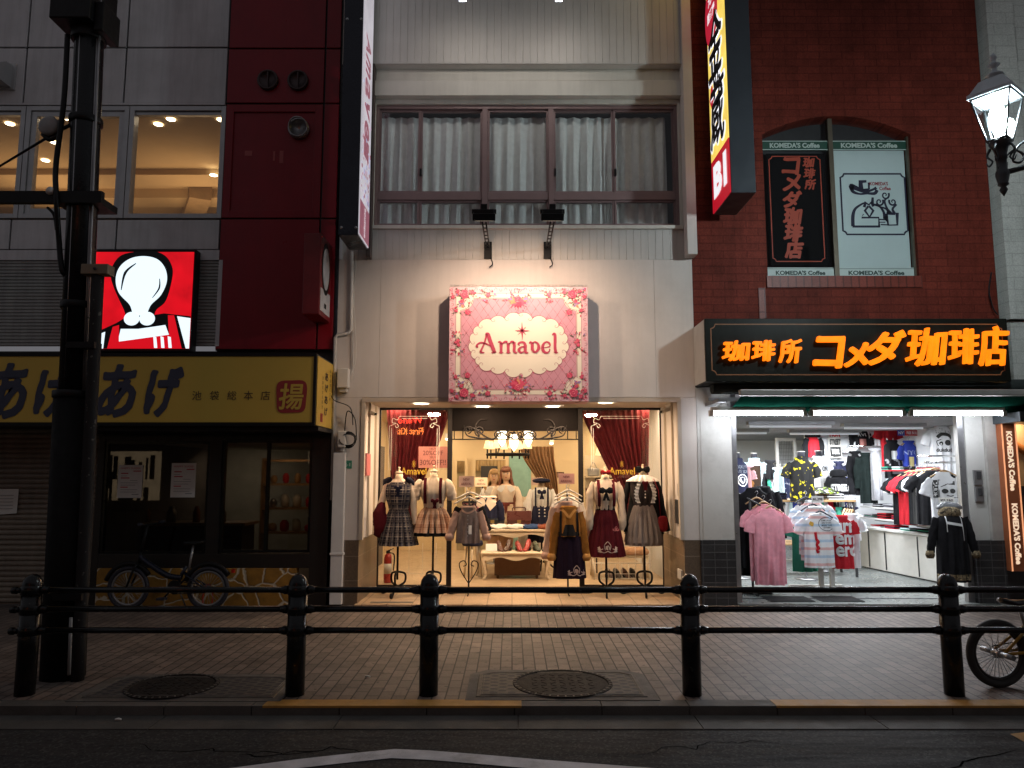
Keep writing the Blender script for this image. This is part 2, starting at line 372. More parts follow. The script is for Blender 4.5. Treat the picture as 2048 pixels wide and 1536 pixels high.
# manhole covers set in the pavement
m_iron = mat('cast_iron', (.085, .078, .07), .65, .2, .4, 9, bump=.5, bs=150)
m_iron2 = mat('worn_iron', (.17, .155, .14), .55, .3, .4, 9, bump=.4, bs=150)
m_lid = mat('dark_lid', (.018, .016, .016), .7, 0, .4, 9, bump=.5, bs=150, spec=.15)
m_con = mat('concrete_frame', (.10, .092, .085), .8, 0, .3, 5, bump=.5, grime=.4)
def manhole(label, px0, px1, pyt, pyb, cpx):
    y0, y1 = gy(pyb), gy(pyt); x0 = (px0 - 1024) / FO * dd(0, y0); x1 = (px1 - 1024) / FO * dd(0, y0); c = .13
    cx = (cpx - 1024) / FO * dd(0, (y0 + y1) / 2); cyy = (y0 + y1) / 2; r = (y1 - y0) * .40
    t = thing('manhole', label, 'manhole', (cx, cyy, 0), 'manholes in the pavement')
    def octa(e, z): return [V(x0 + e, y0 + e, z), V(x1 - e, y0 + e, z), V(x1 - e, y1 - c - e * .5, z), V(x1 - c - e * .5, y1 - e, z), V(x0 + c + e * .5, y1 - e, z), V(x0 + e, y1 - c - e * .5, z)]
    b = MB(); b.loft([octa(0, .001), octa(0, .006), octa(.07, .006)], 0, False, False, False); part(b, 'concrete_surround', m_con, t)
    b = MB(); b.loft([octa(.07, .004), octa(.075, .011)], 0, False, True, False)
    g = b
    nx = int((x1 - x0) / .075)
    for i in range(nx):
        for j in range(7):
            X = x0 + .13 + (x1 - x0 - .26) * i / (nx - 1); Yv = y0 + .12 + (y1 - y0 - .24) * (j + .5 * (i % 2)) / 6.5
            if hypot(X - cx, Yv - cyy) > r + .06 and y0 + .11 < Yv < y1 - .11: g.disc((X, Yv, .0125), .032, X_, Y_, 1, 8, .15, .022)
    for e in (.10, .115): 
        o = octa(e, .0125); g.tube(o, .003, 4, 2, True)
    part(g, 'grating', [m_iron, K['ink'], m_iron2], t)
    b = MB(); b.lathe([(r + .05, .010), (r + .05, .017), (r + .02, .019), (r + .015, .012), (r, .0125), (r, .0145), (.001, .0145)], (cx, cyy, 0), 48, sm=False)
    for i in range(-7, 8):
        for j in range(-7, 8):
            if hypot(i, j) * .07 < r - .05: b.obox((cx + i * .07, cyy + j * .07, .0155), .05, .014, .003, pi / 4 if (i + j) % 2 else -pi / 4, mi=0)
    b2 = b
    for k in range(40):
        a = 2 * pi * k / 40; b2.obox((cx + (r + .035) * cos(a), cyy + (r + .035) * sin(a), .019), .022, .01, .006, a, mi=1)
    part(b2, 'lid', [m_lid, m_iron2], t)
manhole('iron manhole with wide grating set in lit brick pavement below the guardrail', 930, 1320, 1341, 1402, 1125)
manhole('dark manhole in the shaded pavement between two guardrail posts near the utility pole', 130, 560, 1350, 1404, 345)
b = MB(); b.lathe([(.12, .001), (.12, .008), (.1, .009), (.095, .005), (.001, .006)], at(915, 1223, gy(1223)) * 1, 28)
for v in b.v: v.z = v.z
p = at(915, 1223, gy(1223)); solo(b, 'drain_cover', 'small round iron drain cover before the boutique threshold', 'drain cover', m_iron, (p.x, p.y, 0))
for (px, py, lb) in ((735, 1356, 'white cigarette butt lying on pavement beside iron lid'), (236, 1442, 'crumpled pale scrap of litter in the gutter')):
    z = 0 if py < 1400 else -.058; Y = gy(py, z); x = (px - 1024) / FO * dd(z, Y)
    b = MB(); b.tube([(x - .02, Y, z + .01), (x, Y + .004, z + .012), (x + .02, Y, z + .01)], [.006, .008, .006], 6); solo(b, 'cigarette_butt' if z == 0 else 'paper_scrap', lb, 'litter', K['paper'], (x, Y, z))

# ---------------- guardrail ----------------
t = thing('guardrail', 'black tubular pavement guardrail on round posts with domed caps', 'guardrail', (0, 5.62, 0))
posts = [(50, 1393), (590, 1388), (857, 1386), (1384, 1384), (1908, 1384)]
PX = []
for px, py in posts:
    Y = 5.63; X = (px - 1024) / FO * dd(0.05, Y); PX.append(X)
    b = MB(); b.lathe([(.068, -.02), (.068, .745)], (X, Y, 0), 28)
    b.lathe([(.072, .745), (.072, .757), (.0685, .760), (.0685, .775), (.062, .805), (.046, .832), (.024, .848), (.001, .853)], (X, Y, 0), 28)
    o = part(b, 'post', K['gloss'], t)
    for z in (.45, .60, .737): part(MB().lathe([(.0715, z - .034), (.075, z - .03), (.075, z + .03), (.0715, z + .034)], (X, Y, 0), 28), 'clamp', K['gloss'], o)
ends = [PX[0] - .11] + PX + [PX[-1] + 1.9]
for i in range(len(ends) - 1):
    a, c = ends[i], ends[i + 1]
    for z in (.45, .60, .737):
        b = MB(); e = .07 if i else 0
        if i == 0: b.tube([(a, 5.60, z), (c - .06, 5.60, z)], [.021, .021], 12); b.lathe([(.026, -.012), (.026, .02)], (a, 5.6, z), 12, ax=X_)
        else:
            b.tube([(a + .07, 5.63, z), (c - .07, 5.63, z)], .0215, 14)
            for s, q in ((1, a + .068), (-1, c - .068)): b.lathe([(.032, 0), (.032, .03), (.026, .042), (.024, .06)], (q, 5.63, z), 14, ax=X_ * s)
        part(b, 'rail', K['gloss'], t)

# ---------------- left building: white panels, red column, karaage shop ----------------
m_panel = mat('white_cladding', (.62, .61, .63), .6, 0, .12, 2, streak=.22, grime=.12, bump=.15, bs=200)
m_redp = mat('red_cladding', (.26, .008, .017), .35, 0, .12, 3, spec=.35, streak=.12)
m_redd = mat('red_cladding_dark', (.15, .006, .012), .4, 0, .12, 3, streak=.15)
m_alu = mat('aluminium_frame', (.46, .46, .47), .4, .5, .1)
m_shut = mat('shutter_slats', (.36, .36, .35), .5, .2, .15, 4, streak=.25, grime=.2)
m_shut2 = mat('beige_shutter', (.24, .20, .16), .5, .1, .15, 4, streak=.25, grime=.2)
m_stone = cells('yellow_crazy_stone', (.32, .16, .022), (.55, .48, .36), 3.6, .035)
m_cream = mat('warm_plaster', (.62, .52, .38), .85, 0, .06, 2)
m_ceil = mat('tan_ceiling', (.50, .36, .20), .9, 0, .06, 2)
m_bframe = mat('black_window_frame', (.014, .012, .011), .4, 0, .2)
lb = thing('karaage_building', 'white panelled building with red column above the dark fried chicken shop', 'building', (-5.5, FY, 0))
def zf(py): return zz(py, FY)
def xf(px, py): return xx(px, py, FY)
LX = -11.0; REDX = xf(447, 300); RX = xf(668, 620)
b = MB()
b.box(LX, REDX, FY + .03, FY + .12, zf(205), 10.5); b.box(LX, REDX, FY + .03, FY + .12, zf(505), zf(438)); b.box(REDX, RX - .005, FY + .04, FY + .30, zf(700), 10.5)
b.box(LX, RX - .005, FY + .10, FY + .3, zf(872), zf(700)); part(b, 'backing_wall', K['dark'], lb)
b = MB(); g = .012
vx = [LX, xf(-160, 150), xf(50, 150), xf(250, 150), REDX]; zs = [zf(207), zf(95), zf(-60), 10.4]
for i in range(4):
    for j in range(3): b.box(vx[i] + g, vx[i + 1] - g, FY, FY + .03, zs[j] + g, zs[j + 1] - g)
b.box(LX, REDX - g, FY - .004, FY + .1, zf(210), zf(207) + g - .001)
vx = [LX, xf(20, 470), xf(232, 470), REDX]
for i in range(3): b.box(vx[i] + g, vx[i + 1] - g, FY, FY + .03, zf(498), zf(438) - g)
part(b, 'white_panel_cladding', m_panel, lb, .004)
b = MB(); rx = [REDX, xf(645, 300), RX]; zs = [zf(700), zf(437), zf(207), zf(97), zf(-60), 10.4]
for i in range(2):
    for j in range(5):
        if (i, j) == (0, 1): continue
        b.box(rx[i] + g, rx[i + 1] - g, FY, FY + .04, zs[j] + g, zs[j + 1] - g)
x0, x1, z0, z1 = rx[0] + g, rx[1] - g, zs[2] * 0 + zf(437) + g, zf(207) - g
b.box(x0, x1, FY + .025, FY + .04, z0, z1); w = .10
for q in ((x0, x0 + w, z0, z1), (x1 - w, x1, z0, z1), (x0 + w, x1 - w, z0, z0 + w), (x0 + w, x1 - w, z1 - w, z1)): b.box(q[0], q[1], FY + .002, FY + .025, q[2], q[3])
part(b, 'red_panel_cladding', m_redp, lb, .004)
m_tp = mat('tape', (.4, .07, .07), .5)
for a, c, z0, z1 in ((545, 549, 320, 301), (558, 566, 325, 300), (488, 503, 310, 300)): part(MB().box(xf(a, 310), xf(c, 310), FY + .022, FY + .025, zf(z0), zf(z1)), 'tape_mark', m_tp, lb)
# vents on the red column
for (px, py), open_ in (((537, 162), 0), ((597, 163), 0), ((598, 258), 1)):
    c = at(px, py, FY); b = MB(); b.lathe([(.135, -.03), (.135, .045), (.115, .05), (.11, .03), (.001, .028 if not open_ else -.02)], c, 28, ax=-Y_)
    if not open_:
        b.box(c.x - .008, c.x + .008, FY - .045, FY - .03, c.z - .11, c.z + .11)
    else: b.tube([c + V(.12 * cos(a), -.05 - .05 * max(0, sin(a)), .12 * sin(a)) for a in [i * pi / 8 for i in range(16)]], .012, 6, 0, True)
    part(b, 'vent', [mat('vent_metal', (.06, .04, .04), .4, .5) if not open_ else K['steel']], lb)
c = at(8, 155, FY); b = MB(); b.box(c.x - .25, c.x + .16, FY - .03, FY, c.z - .18, c.z + .18)
b.loft([[V(c.x - .22, FY - .03 - a, c.z + .15 - q), V(c.x + .12, FY - .03 - a, c.z + .15 - q), V(c.x + .12, FY - .03 - a, c.z - .15), V(c.x - .22, FY - .03 - a, c.z - .15)] for a, q in ((0, 0), (.12, .01), (.22, .08), (.27, .2))], 0, False, False, False)
part(b, 'vent_hood', m_alu, lb)
# upstairs windows
wz0, wz1 = zf(436), zf(212)
def upwin(px0, px1, sash):
    x0, x1 = xf(px0, 325), xf(px1, 325); b = MB(); y0, y1 = FY + .0, FY + .12; w = .06
    def fr(x0, x1, z0, z1, w, y0, y1):
        for q in ((x0, x0 + w, z0, z1), (x1 - w, x1, z0, z1), (x0 + w, x1 - w, z0, z0 + w), (x0 + w, x1 - w, z1 - w, z1)): b.box(q[0], q[1], y0, y1, q[2], q[3])
    fr(x0, x1, wz0, wz1, w, y0, y1)
    i = w + .004
    if sash: fr(x0 + i, x1 - i, wz0 + i, wz1 - i, .07, y0 + .02, y1 - .02)
    else: b.box(x0 + i, x1 - i, y0 + .03, y1 - .03, wz1 - w - .05, wz1 - w - .004)
    o = part(b, 'window', m_alu, lb, .003)
    b = MB(); b.box(x0 + w, x1 - w, FY + .06, FY + .066, wz0 + w, wz1 - w); part(b, 'pane', K['glass'], o)
upwin(-190, 43, 0); upwin(44.5, 252, 1); upwin(253.5, 447, 0)
# lit dining room behind the windows
CZ = zf(205); b = MB(); RY = FY + 7
b.box(LX, REDX + .6, FY + .13, RY, CZ, CZ + .1, 0); b.box(LX, REDX + .7, RY, RY + .1, zf(500), CZ, 1); b.box(LX, REDX + .7, FY + .13, RY, zf(500), zf(500) + .05, 1)
b.box(REDX + .6, REDX + .7, FY + .13, RY, zf(500) + .05, CZ, 1); b.box(LX - .1, LX, FY + .13, RY, zf(500), CZ, 1)
for y, h, d in ((FY + 2.15, .10, .5), (FY + 3.0, .16, .45), (FY + 4.3, .25, .5)): b.box(LX + .01, REDX + .59, y, y + d, CZ - h, CZ - .001, 0)
b.obox((-6.2, FY + 4.6, CZ - .14), .34, 4.2, .26, .5, mi=2); b.box(-5.1, -4.5, FY + 3.5, FY + 4.1, CZ - .05, CZ - .002, 2); b.box(-5.0, -4.6, FY + 3.6, FY + 4.0, CZ - .06, CZ - .0501, 1); b.box(-7.9, -7.3, FY + 3.5, FY + 4.1, CZ - .05, CZ - .002, 2); part(b, 'upstairs_room', [m_ceil, m_cream, mat('beam_brown', (.3, .2, .1), .8)], lb)
m_dl = emi('downlight_lens', (1, .82, .55), 9)
for i, (px, py) in enumerate(((20, 249), (137, 239), (109, 286), (91, 322), (342, 240), (443, 241), (428, 338), (690, 250), (-120, 260))):
    Y = (CZ - .02 - H) / tan(TH + atan((768 - py) / FO)); c = V((px - 1024) / FO * dd(CZ, Y), Y, CZ)
    if px > 600: c.x = -4.9
    off = .11 if FY + 2.1 < Y < FY + 2.7 else 0
    d = thing('ceiling_downlight', 'small warm downlight in the tan ceiling of the upstairs dining room', 'downlight', c, 'downlights behind the upstairs windows')
    b = MB(); b.lathe([(.06, -.012 - off), (.055, -.016 - off), (.001, -.014 - off)], c, 14); part(b, 'lens', m_dl, d)
for x in (-7.5, -5.0): light('AREA', 'room_light', (x, FY + 2.5, zf(500) + 1.0), 15, (1, .66, .36), None, 1.6, (0, .0, 1))
# shutter band behind the signs
b = MB(); z0, z1 = zf(692), zf(520); n = 26
x0, x1 = LX, xf(434, 600)
prof = []
for i in range(n):
    h = (z1 - z0) / n; z = z0 + i * h
    prof += [(0.012, z), (0, z + h * .25), (0, z + h * .75), (0.012, z + h * .97)]
b.loft([[V(x, FY + .02 + d, z) for d, z in prof] for x in (x0, x1)], 0, False, False, False, closed=False)
b.box(x0, x1, FY, FY + .09, z1, zf(500), 1); b.box(x1, xf(442, 600), FY - .002, FY + .09, z0, z1, 1); part(b, 'upper_shutter', [m_shut, m_panel], lb)
# ground floor
gz = zf(872); b = MB()
w1 = rc(203, 882, 415, 1108, FY); w2 = rc(440, 880, 622, 1106, FY)
xs0 = xf(190, 1000); xs1 = xf(658, 1000)
b.box(xs0, w1[0], FY, FY + .12, 0, gz); b.box(w1[1], w2[0], FY, FY + .12, w1[2], gz); b.box(w2[1], xs1, FY, FY + .12, 0, gz)
b.box(w1[0], w1[1], FY, FY + .12, w1[3], gz); b.box(w2[0], w2[1], FY, FY + .12, w2[3], gz)
zs = zf(1136); b.box(w1[0], w2[1], FY, FY + .12, zs, w1[2]); part(b, 'shopfront', m_bframe, lb, .003)
b = MB(); b.box(xf(195, 1170), xf(592, 1170), FY - .03, FY + .1, 0, zs - .002); part(b, 'stone_base', m_stone, lb)
for (x0, x1, z0, z1), nm in ((w1, 1), (w2, 2)):
    b = MB(); w = .035
    for q in ((x0, x0 + w, z0, z1), (x1 - w, x1, z0, z1), (x0 + w, x1 - w, z0, z0 + w), (x0 + w, x1 - w, z1 - w, z1)): b.box(q[0] + .001, q[1] - .001, FY + .02, FY + .09, q[2] + .001, q[3] - .001)
    if nm == 2: xm = xf(532, 1000); b.box(xm - .018, xm + .018, FY + .025, FY + .085, z0 + w, z1 - w)
    o = part(b, 'shop_window', K['gloss'], lb); b = MB(); b.box(x0 + w, x1 - w, FY + .05, FY + .056, z0 + w, z1 - w); part(b, 'pane', K['dglass'], o)
b = MB(); z0, z1 = 0.02, zf(856); n = 34; prof = []
for i in range(n):
    h = (z1 - z0) / n; z = z0 + i * h; prof += [(0.02, z), (0.004, z + h * .2), (0, z + h * .5), (0.004, z + h * .8), (.02, z + h * .98)]
b.loft([[V(x, FY + .03 + d, z) for d, z in prof] for x in (LX, xs0 - .02)], 0, False, False, False, closed=False)
b.box(LX, xs0, FY + .06, FY + .1, 0, z1); part(b, 'roller_shutter', m_shut2, lb)
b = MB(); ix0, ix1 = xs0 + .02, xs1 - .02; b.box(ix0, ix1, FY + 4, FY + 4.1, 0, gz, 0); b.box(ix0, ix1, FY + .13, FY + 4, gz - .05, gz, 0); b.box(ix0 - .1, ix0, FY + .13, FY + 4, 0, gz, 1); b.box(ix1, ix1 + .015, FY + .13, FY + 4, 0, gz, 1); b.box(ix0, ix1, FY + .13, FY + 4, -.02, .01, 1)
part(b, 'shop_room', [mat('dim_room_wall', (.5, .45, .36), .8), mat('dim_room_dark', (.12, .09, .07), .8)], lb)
# pole wall paper notice on the shutter
b = MB(); p = rc(-8, 978, 33, 1030, FY - .01); b.add([V(p[0], FY + .02, p[2]), V(p[1], FY + .01, p[2] + .02), V(p[1], FY + .015, p[3]), V(p[0], FY + .025, p[3])], [(0, 1, 2, 3)])
for i in range(5): b.quad((p[0] + .03, FY + .006, p[3] - .08 - i * .04), X_ * .17, Z_ * .006, 1)
solo(b, 'paper_notice', 'curled paper notice taped on the beige roller shutter', 'notice', [K['paper'], K['grey']], (p[0], FY, p[2]))
# posters inside the karaage window
for k, (q, lbl) in enumerate((((232, 930, 281, 996), 'white printed menu sheet taped at the left of the dark shop window'), ((339, 926, 388, 995), 'white printed menu sheet taped at the right of the same dark window'))):
    p = rc(*q, FY); t = thing('menu_sheet', lbl, 'poster', (p[0], FY + .04, p[2]), 'menu sheets in the dark window'); b = MB(); b.box(p[0], p[1], FY + .042, FY + .046, p[2], p[3]); part(b, 'sheet', K['paper'], t)
    b = MB(); w = p[1] - p[0]; h = p[3] - p[2]; cx = (p[0] + p[1]) / 2
    b.text('HAPPY SUGEE' if k == 0 else 'HAPPY SUGEE', V(cx, FY + .042, p[3] - h * .1), w * .8, h * .05, mi=0)
    for i, (u, ww, m) in enumerate(((.62, .32, 0), (.12, .3, 0), (.12, .25, 1), (.12, .35, 0), (.5, .3, 1), (.12, .7, 1), (.12, .6, 1), (.12, .3, 0), (.12, .7, 1), (.12, .66, 1), (.6, .28, 2))):
        b.quad((p[0] + w * u, FY + .0405, p[3] - h * (.2 + .07 * i)), X_ * w * ww, Z_ * h * (.03 if m == 0 else .014), m)
    part(b, 'printed_lines', [K['red'], K['grey'], K['ink']], t)
# dim things inside the karaage shop
light('AREA', 'shop_night_light', (xf(290, 900), FY + 3.0, gz - .1), 4, (1, .82, .6), None, .5, (0, .3, -1))
b = MB(); c = at(300, 955, FY + 2.2); b.box(c.x - .28, c.x + .3, c.y, c.y + .03, c.z - .13, c.z + .16); b.box(c.x - .25, c.x + .27, c.y - .006, c.y - .001, c.z - .10, c.z + .13, 1)
b.text('MENU', c + V(0, -.006, .02), .3, .09, mi=2); solo(b, 'menu_board', 'green menu board hanging inside the dim chicken shop', 'menu board', [K['dark'], mat('green_board', (.04, .13, .05), .6), K['white']], c)
b = MB(); x = xf(300, 1060); b.box(x - 1.1, x + .7, FY + 1.2, FY + 1.7, .01, .86); b.box(x - 1.15, x + .75, FY + 1.15, FY + 1.75, .86, .9, 1); solo(b, 'counter', 'low dark counter inside the dim chicken shop', 'counter', [mat('dark_wood', (.06, .035, .02), .5), K['wood']], (x, FY + 1.4, 0))
for i in range(4):
    b = MB(); c = V(x - .7 + .35 * i, FY + 1.35, .9); r = .05 + .015 * (i % 2); b.lathe([(r, 0), (r, .14), (r * .6, .18), (r * .5, .22), (.001, .222)], c, 14); solo(b, 'jar', 'squat glass condiment jar on the dim shop counter', 'jar', [K['steel'] if i % 2 else mat('amber_jar', (.3, .1, .02), .2)], c, 'jars on the dim counter')
sh = thing('wall_shelf', 'dim shelf stacked with crockery behind the second dark window', 'shelf', at(520, 1000, FY + 2)); b = MB()
xa, xb = xf(430, 960), xf(640, 960)
for z in (.7, 1.05, 1.4, 1.75): b.box(xa, xb, FY + 1.8, FY + 2.1, z, z + .03)
for q in (xa - .03, xb): b.box(q, q + .03, FY + 1.8, FY + 2.1, .01, 1.8)
part(b, 'shelf_board', K['wood'], sh)
for z in (.73, 1.08, 1.43):
    for i in range(7):
        xc = xa + .12 + (xb - xa - .24) * i / 6; b = MB(); r = random.uniform(.045, .07); h = random.uniform(.08, .2); c = V(xc, FY + 1.93, z); b.lathe([(r * .6, 0), (r, .03), (r, h * .7), (r * .5, h), (.001, h)], c, 12)
        solo(b, 'crockery', 'small bowl or bottle standing on the dim shop shelf', 'crockery', [random.choice([K['offw'], K['wood'], K['red'], K['steel']])], c, 'crockery on the dim shelf')
light('AREA', 'shelf_light', (xf(500, 900), FY + 1.4, gz - .15), 1.6, (1, .6, .3), None, .4, (0, .5, -1))
# ---------------- centre building: boutique ----------------
m_plas = mat('cream_plaster', (.64, .59, .55), .75, 0, .08, 1.2, streak=.07, bump=.12, bs=120, grime=.14)
m_side = mat('cream_siding', (.55, .53, .50), .7, 0, .08, 2, streak=.12)
m_trim = mat('cream_trim', (.62, .60, .54), .65, 0, .08, 2, streak=.14)
m_pink = mat('dusty_pink_frame', (.22, .15, .15), .5, .2, .1)
m_tan = mat('beige_jamb', (.50, .43, .35), .6, 0, .06)
m_tile = brickm('brown_dado_tile', (.135, .098, .068), (.115, .085, .06), (.22, .18, .14), .29, .29, .005, .0, 'xz', .35, .35, .12, .4)
m_tiley = brickm('brown_dado_tile_side', (.135, .098, .068), (.115, .085, .06), (.22, .18, .14), .29, .29, .005, .0, 'yz', .35, .35, .12, .4)
m_ftile = brickm('tan_floor_tile', (.48, .33, .20), (.43, .29, .18), (.22, .15, .09), .3, .3, .006, 0., 'xy', .45, .3, .12, .3)
m_iron_ = mat('wrought_iron', (.008, .006, .006), .6, 0, .2, spec=.2)
cb = thing('boutique_building', 'cream building with curtained upstairs windows over the glowing clothes boutique', 'building', (0, FY, 0))
CXL, CXR = -2.2, 2.29
def grooved(b, x0, x1, z0, z1, Y, pitch, gw=.005, gd=.005, mi=0):
    n = max(1, round((x1 - x0) / pitch)); p = (x1 - x0) / n; pr = []
    for i in range(n):
        x = x0 + i * p; pr += [(x + gw, Y), (x + p - gw, Y), (x + p - gw * .3, Y + gd), (x + p, Y + gd), (x + p + gw * .3, Y + gd)] if i < n - 1 else [(x + gw, Y), (x1, Y)]
    b.loft([[V(x, y, z) for x, y in pr] for z in (z1, z0)], mi, False, False, False, closed=False)
wx0, wx1 = xf(748, 330), xf(1359, 330); wz0, wz1 = zf(452), zf(205)
pr0 = xf(1384, 505)
b = MB(); zt = zz(127, 9.16)
grooved(b, CXL, pr0, zt, 10.5, 9.16, .093); b.box(CXL, pr0, 9.162 + .012, 9.5, zt - .001, 10.5)
part(b, 'upper_siding', m_side, cb)
b = MB(); z1 = zf(457); z0 = zf(519); grooved(b, CXL + .02, pr0, z0, z1, FY, .093); b.box(CXL + .02, pr0, FY + .012, FY + .2, z0, z1 - .002)
part(b, 'lower_siding', m_side, cb)
b = MB(); b.box(CXL, pr0, FY, FY + .3, zf(166), zt); b.box(CXL, pr0, FY - .07, FY + .25, zf(196), zf(166) - .001); b.box(CXL, pr0, FY + .03, FY + .25, wz1, zf(196) - .001)
part(b, 'cornice', m_trim, cb, .006)
b = MB(); b.box(wx0 - .02, wx1 + .02, FY - .04, FY + .16, zf(459), zf(452)); part(b, 'window_sill', m_trim, cb, .004)
for x0, x1 in ((CXL, wx0), (wx1, pr0)): part(MB().box(x0, x1, FY + .0, FY + .3, zf(457) + .001, wz1 - .002), 'window_side_wall', m_trim, cb)
# smooth plaster wall and pillars
OZ = 2.52; OXL, OXR = -1.87, 2.1; dz = .773
b = MB(); zp = zf(519)
gx = [CXL, xf(760, 650), xf(1310, 650), CXR]
for i in range(3): b.box(gx[i] + .001, gx[i + 1] - .002, FY - .004, FY + .3, OZ, zp - .004)
part(b, 'plaster_wall', m_plas, cb)
for x0, x1 in ((CXL, OXL), (OXR, CXR)): part(MB().box(x0, x1, FY - .004, FY + 1.3, dz, OZ - .002), 'pillar', m_plas, cb)
for x0, x1 in ((CXL, OXL + .005), (OXR - .005, CXR)):
    b = MB(); b.box(x0, x1, FY - .012, FY + 1.3, 0, dz - .001)
    for i, f in enumerate(b.f):
        n = (b.v[f[1]] - b.v[f[0]]).cross(b.v[f[2]] - b.v[f[0]]); b.m[i] = 1 if abs(n.x) > abs(n.y) else 0
    part(b, 'tiled_dado', [m_tile, m_tiley], cb)
# raised right pilaster strip
b = MB(); b.box(pr0 - .10, pr0 + .02, 9.10, FY - .005, zf(517), 10.5); b.box(pr0, CXR, FY + .02, FY + .3, zp, 10.5); part(b, 'pilaster', m_plas, cb, .01)
b = MB(); b.box(CXL, xf(690, 300), FY - .01, FY + .3, zp, 10.5); part(b, 'edge_wall', m_panel, cb)
# window frame
WY = FY + .10; b = MB(); vz = [zf(395), zf(380)]
b.box(wx0, wx0 + .04, WY - .03, WY + .08, wz0, wz1); b.box(wx1 - .04, wx1, WY - .03, WY + .08, wz0, wz1); b.box(wx0 + .04, wx1 - .04, WY - .03, WY + .08, wz1 - .05, wz1); b.box(wx0 + .04, wx1 - .04, WY - .03, WY + .08, wz0, wz0 + .04)
mx = [xf(969, 330), xf(1103, 330)]
for x in mx: b.box(x - .035, x + .035, WY - .035, WY + .07, wz0 + .04, wz1 - .05)
sp = [wx0 + .04, mx[0] - .035, mx[0] + .035, mx[1] - .035, mx[1] + .035, wx1 - .04]
for i in (0, 2, 4): b.box(sp[i], sp[i + 1], WY - .02, WY + .06, vz[0], vz[1])
part(b, 'window_frame', m_pink, cb, .004)
sx = [xf(838, 330), xf(1230, 330)]
cells_ = [(sp[0], sx[0]), (sx[0], sp[1]), (sp[2], sp[3]), (sp[4], sx[1]), (sx[1], sp[5])]
for i, (x0, x1) in enumerate(cells_):
    for z0, z1 in ((wz0 + .04, vz[0]), (vz[1], wz1 - .05)):
        b = MB(); w = .028; yo = .012 * (i % 2); y0, y1 = WY + .0 + yo, WY + .04 + yo
        for q in ((x0, x0 + w, z0, z1), (x1 - w, x1, z0, z1), (x0 + w, x1 - w, z0, z0 + w), (x0 + w, x1 - w, z1 - w, z1)): b.box(q[0] + .001, q[1] - .001, y0, y1, q[2] + .001, q[3] - .001)
        o = part(b, 'window', m_pink, cb); b = MB(); b.box(x0 + w, x1 - w, y0 + .015, y0 + .02, z0 + w, z1 - w); part(b, 'pane', K['glass'], o)
for x in (sx[0] + .014, mx[1] + .05, sx[1] + .014):
    b = MB(); z = zf(340); b.box(x - .012, x + .012, WY - .045, WY - .001, z - .045, z + .045); part(b, 'latch', K['black'], cb)
b = MB(); m_dr = mat('dark_room', (.04, .04, .04), .9, 0, 0)
b.box(wx0 - .3, wx1 + .3, FY + 1.2, FY + 1.3, wz0 - .2, wz1 + .1); b.box(wx0 - .3, wx1 + .3, FY + .35, FY + 1.2, wz1, wz1 + .1); b.box(wx0 - .3, wx1 + .3, FY + .31, FY + 1.2, wz0 - .2, wz0 - .1); b.box(wx0 - .4, wx0 - .3, FY + .3, FY + 1.2, wz0, wz1); b.box(wx1 + .3, wx1 + .4, FY + .3, FY + 1.2, wz0, wz1); part(b, 'upstairs_room', m_dr, cb)
m_cur = cloth('grey_curtain', (.74, .77, .76), .1)
def drape(x0, x1, z0, z1, Y, n, amp, seed, gather=None, rows=12):
    rnd = random.Random(seed); k = n * 10; ph = [rnd.uniform(.6, 1.5) for _ in range(n + 2)]; sh = [rnd.uniform(-.3, .3) for _ in range(n + 2)]; rows_ = []
    for j in range(rows + 1):
        v = j / rows; z = z1 + (z0 - z1) * v; r = []
        for i in range(k + 1):
            u = i / k; q = u * n; c = int(q) % n; x = x0 + (x1 - x0) * u
            a = amp * (ph[c] * (1 - (q % 1)) + ph[c + 1] * (q % 1)) * (.45 + .75 * min(1, v * 2.2))
            y = Y + a * sin(2 * pi * (q + sh[c] * .25 * v)) + .25 * a * sin(2 * pi * 2.7 * q + 5 * v)
            if gather: x, z2 = gather(u, v, x, z); r.append(V(x, y, z2))
            else: r.append(V(x, y, z))
        rows_.append(r)
    return rows_
for i, (x0, x1, n, lbl) in enumerate(((wx0 + .04, xf(965, 330), 9, 'pleated grey curtain behind the left upstairs windows, reaching the blade sign'), (xf(972, 330), xf(1097, 330), 5, 'pleated grey curtain behind the single middle upstairs window'), (xf(1106, 330), wx1 - .12, 9, 'pleated grey curtain behind the right upstairs windows, hanging open at one side'))):
    b = MB(); b.loft(drape(x0, x1, wz0 + .02, wz1 - .09, FY + .25, n, .032, i + 3), 0, False, False, True, closed=False); solo(b, 'curtain', lbl, 'curtain', m_cur, ((x0 + x1) / 2, FY + .36, wz0), 'curtains in the upstairs windows')
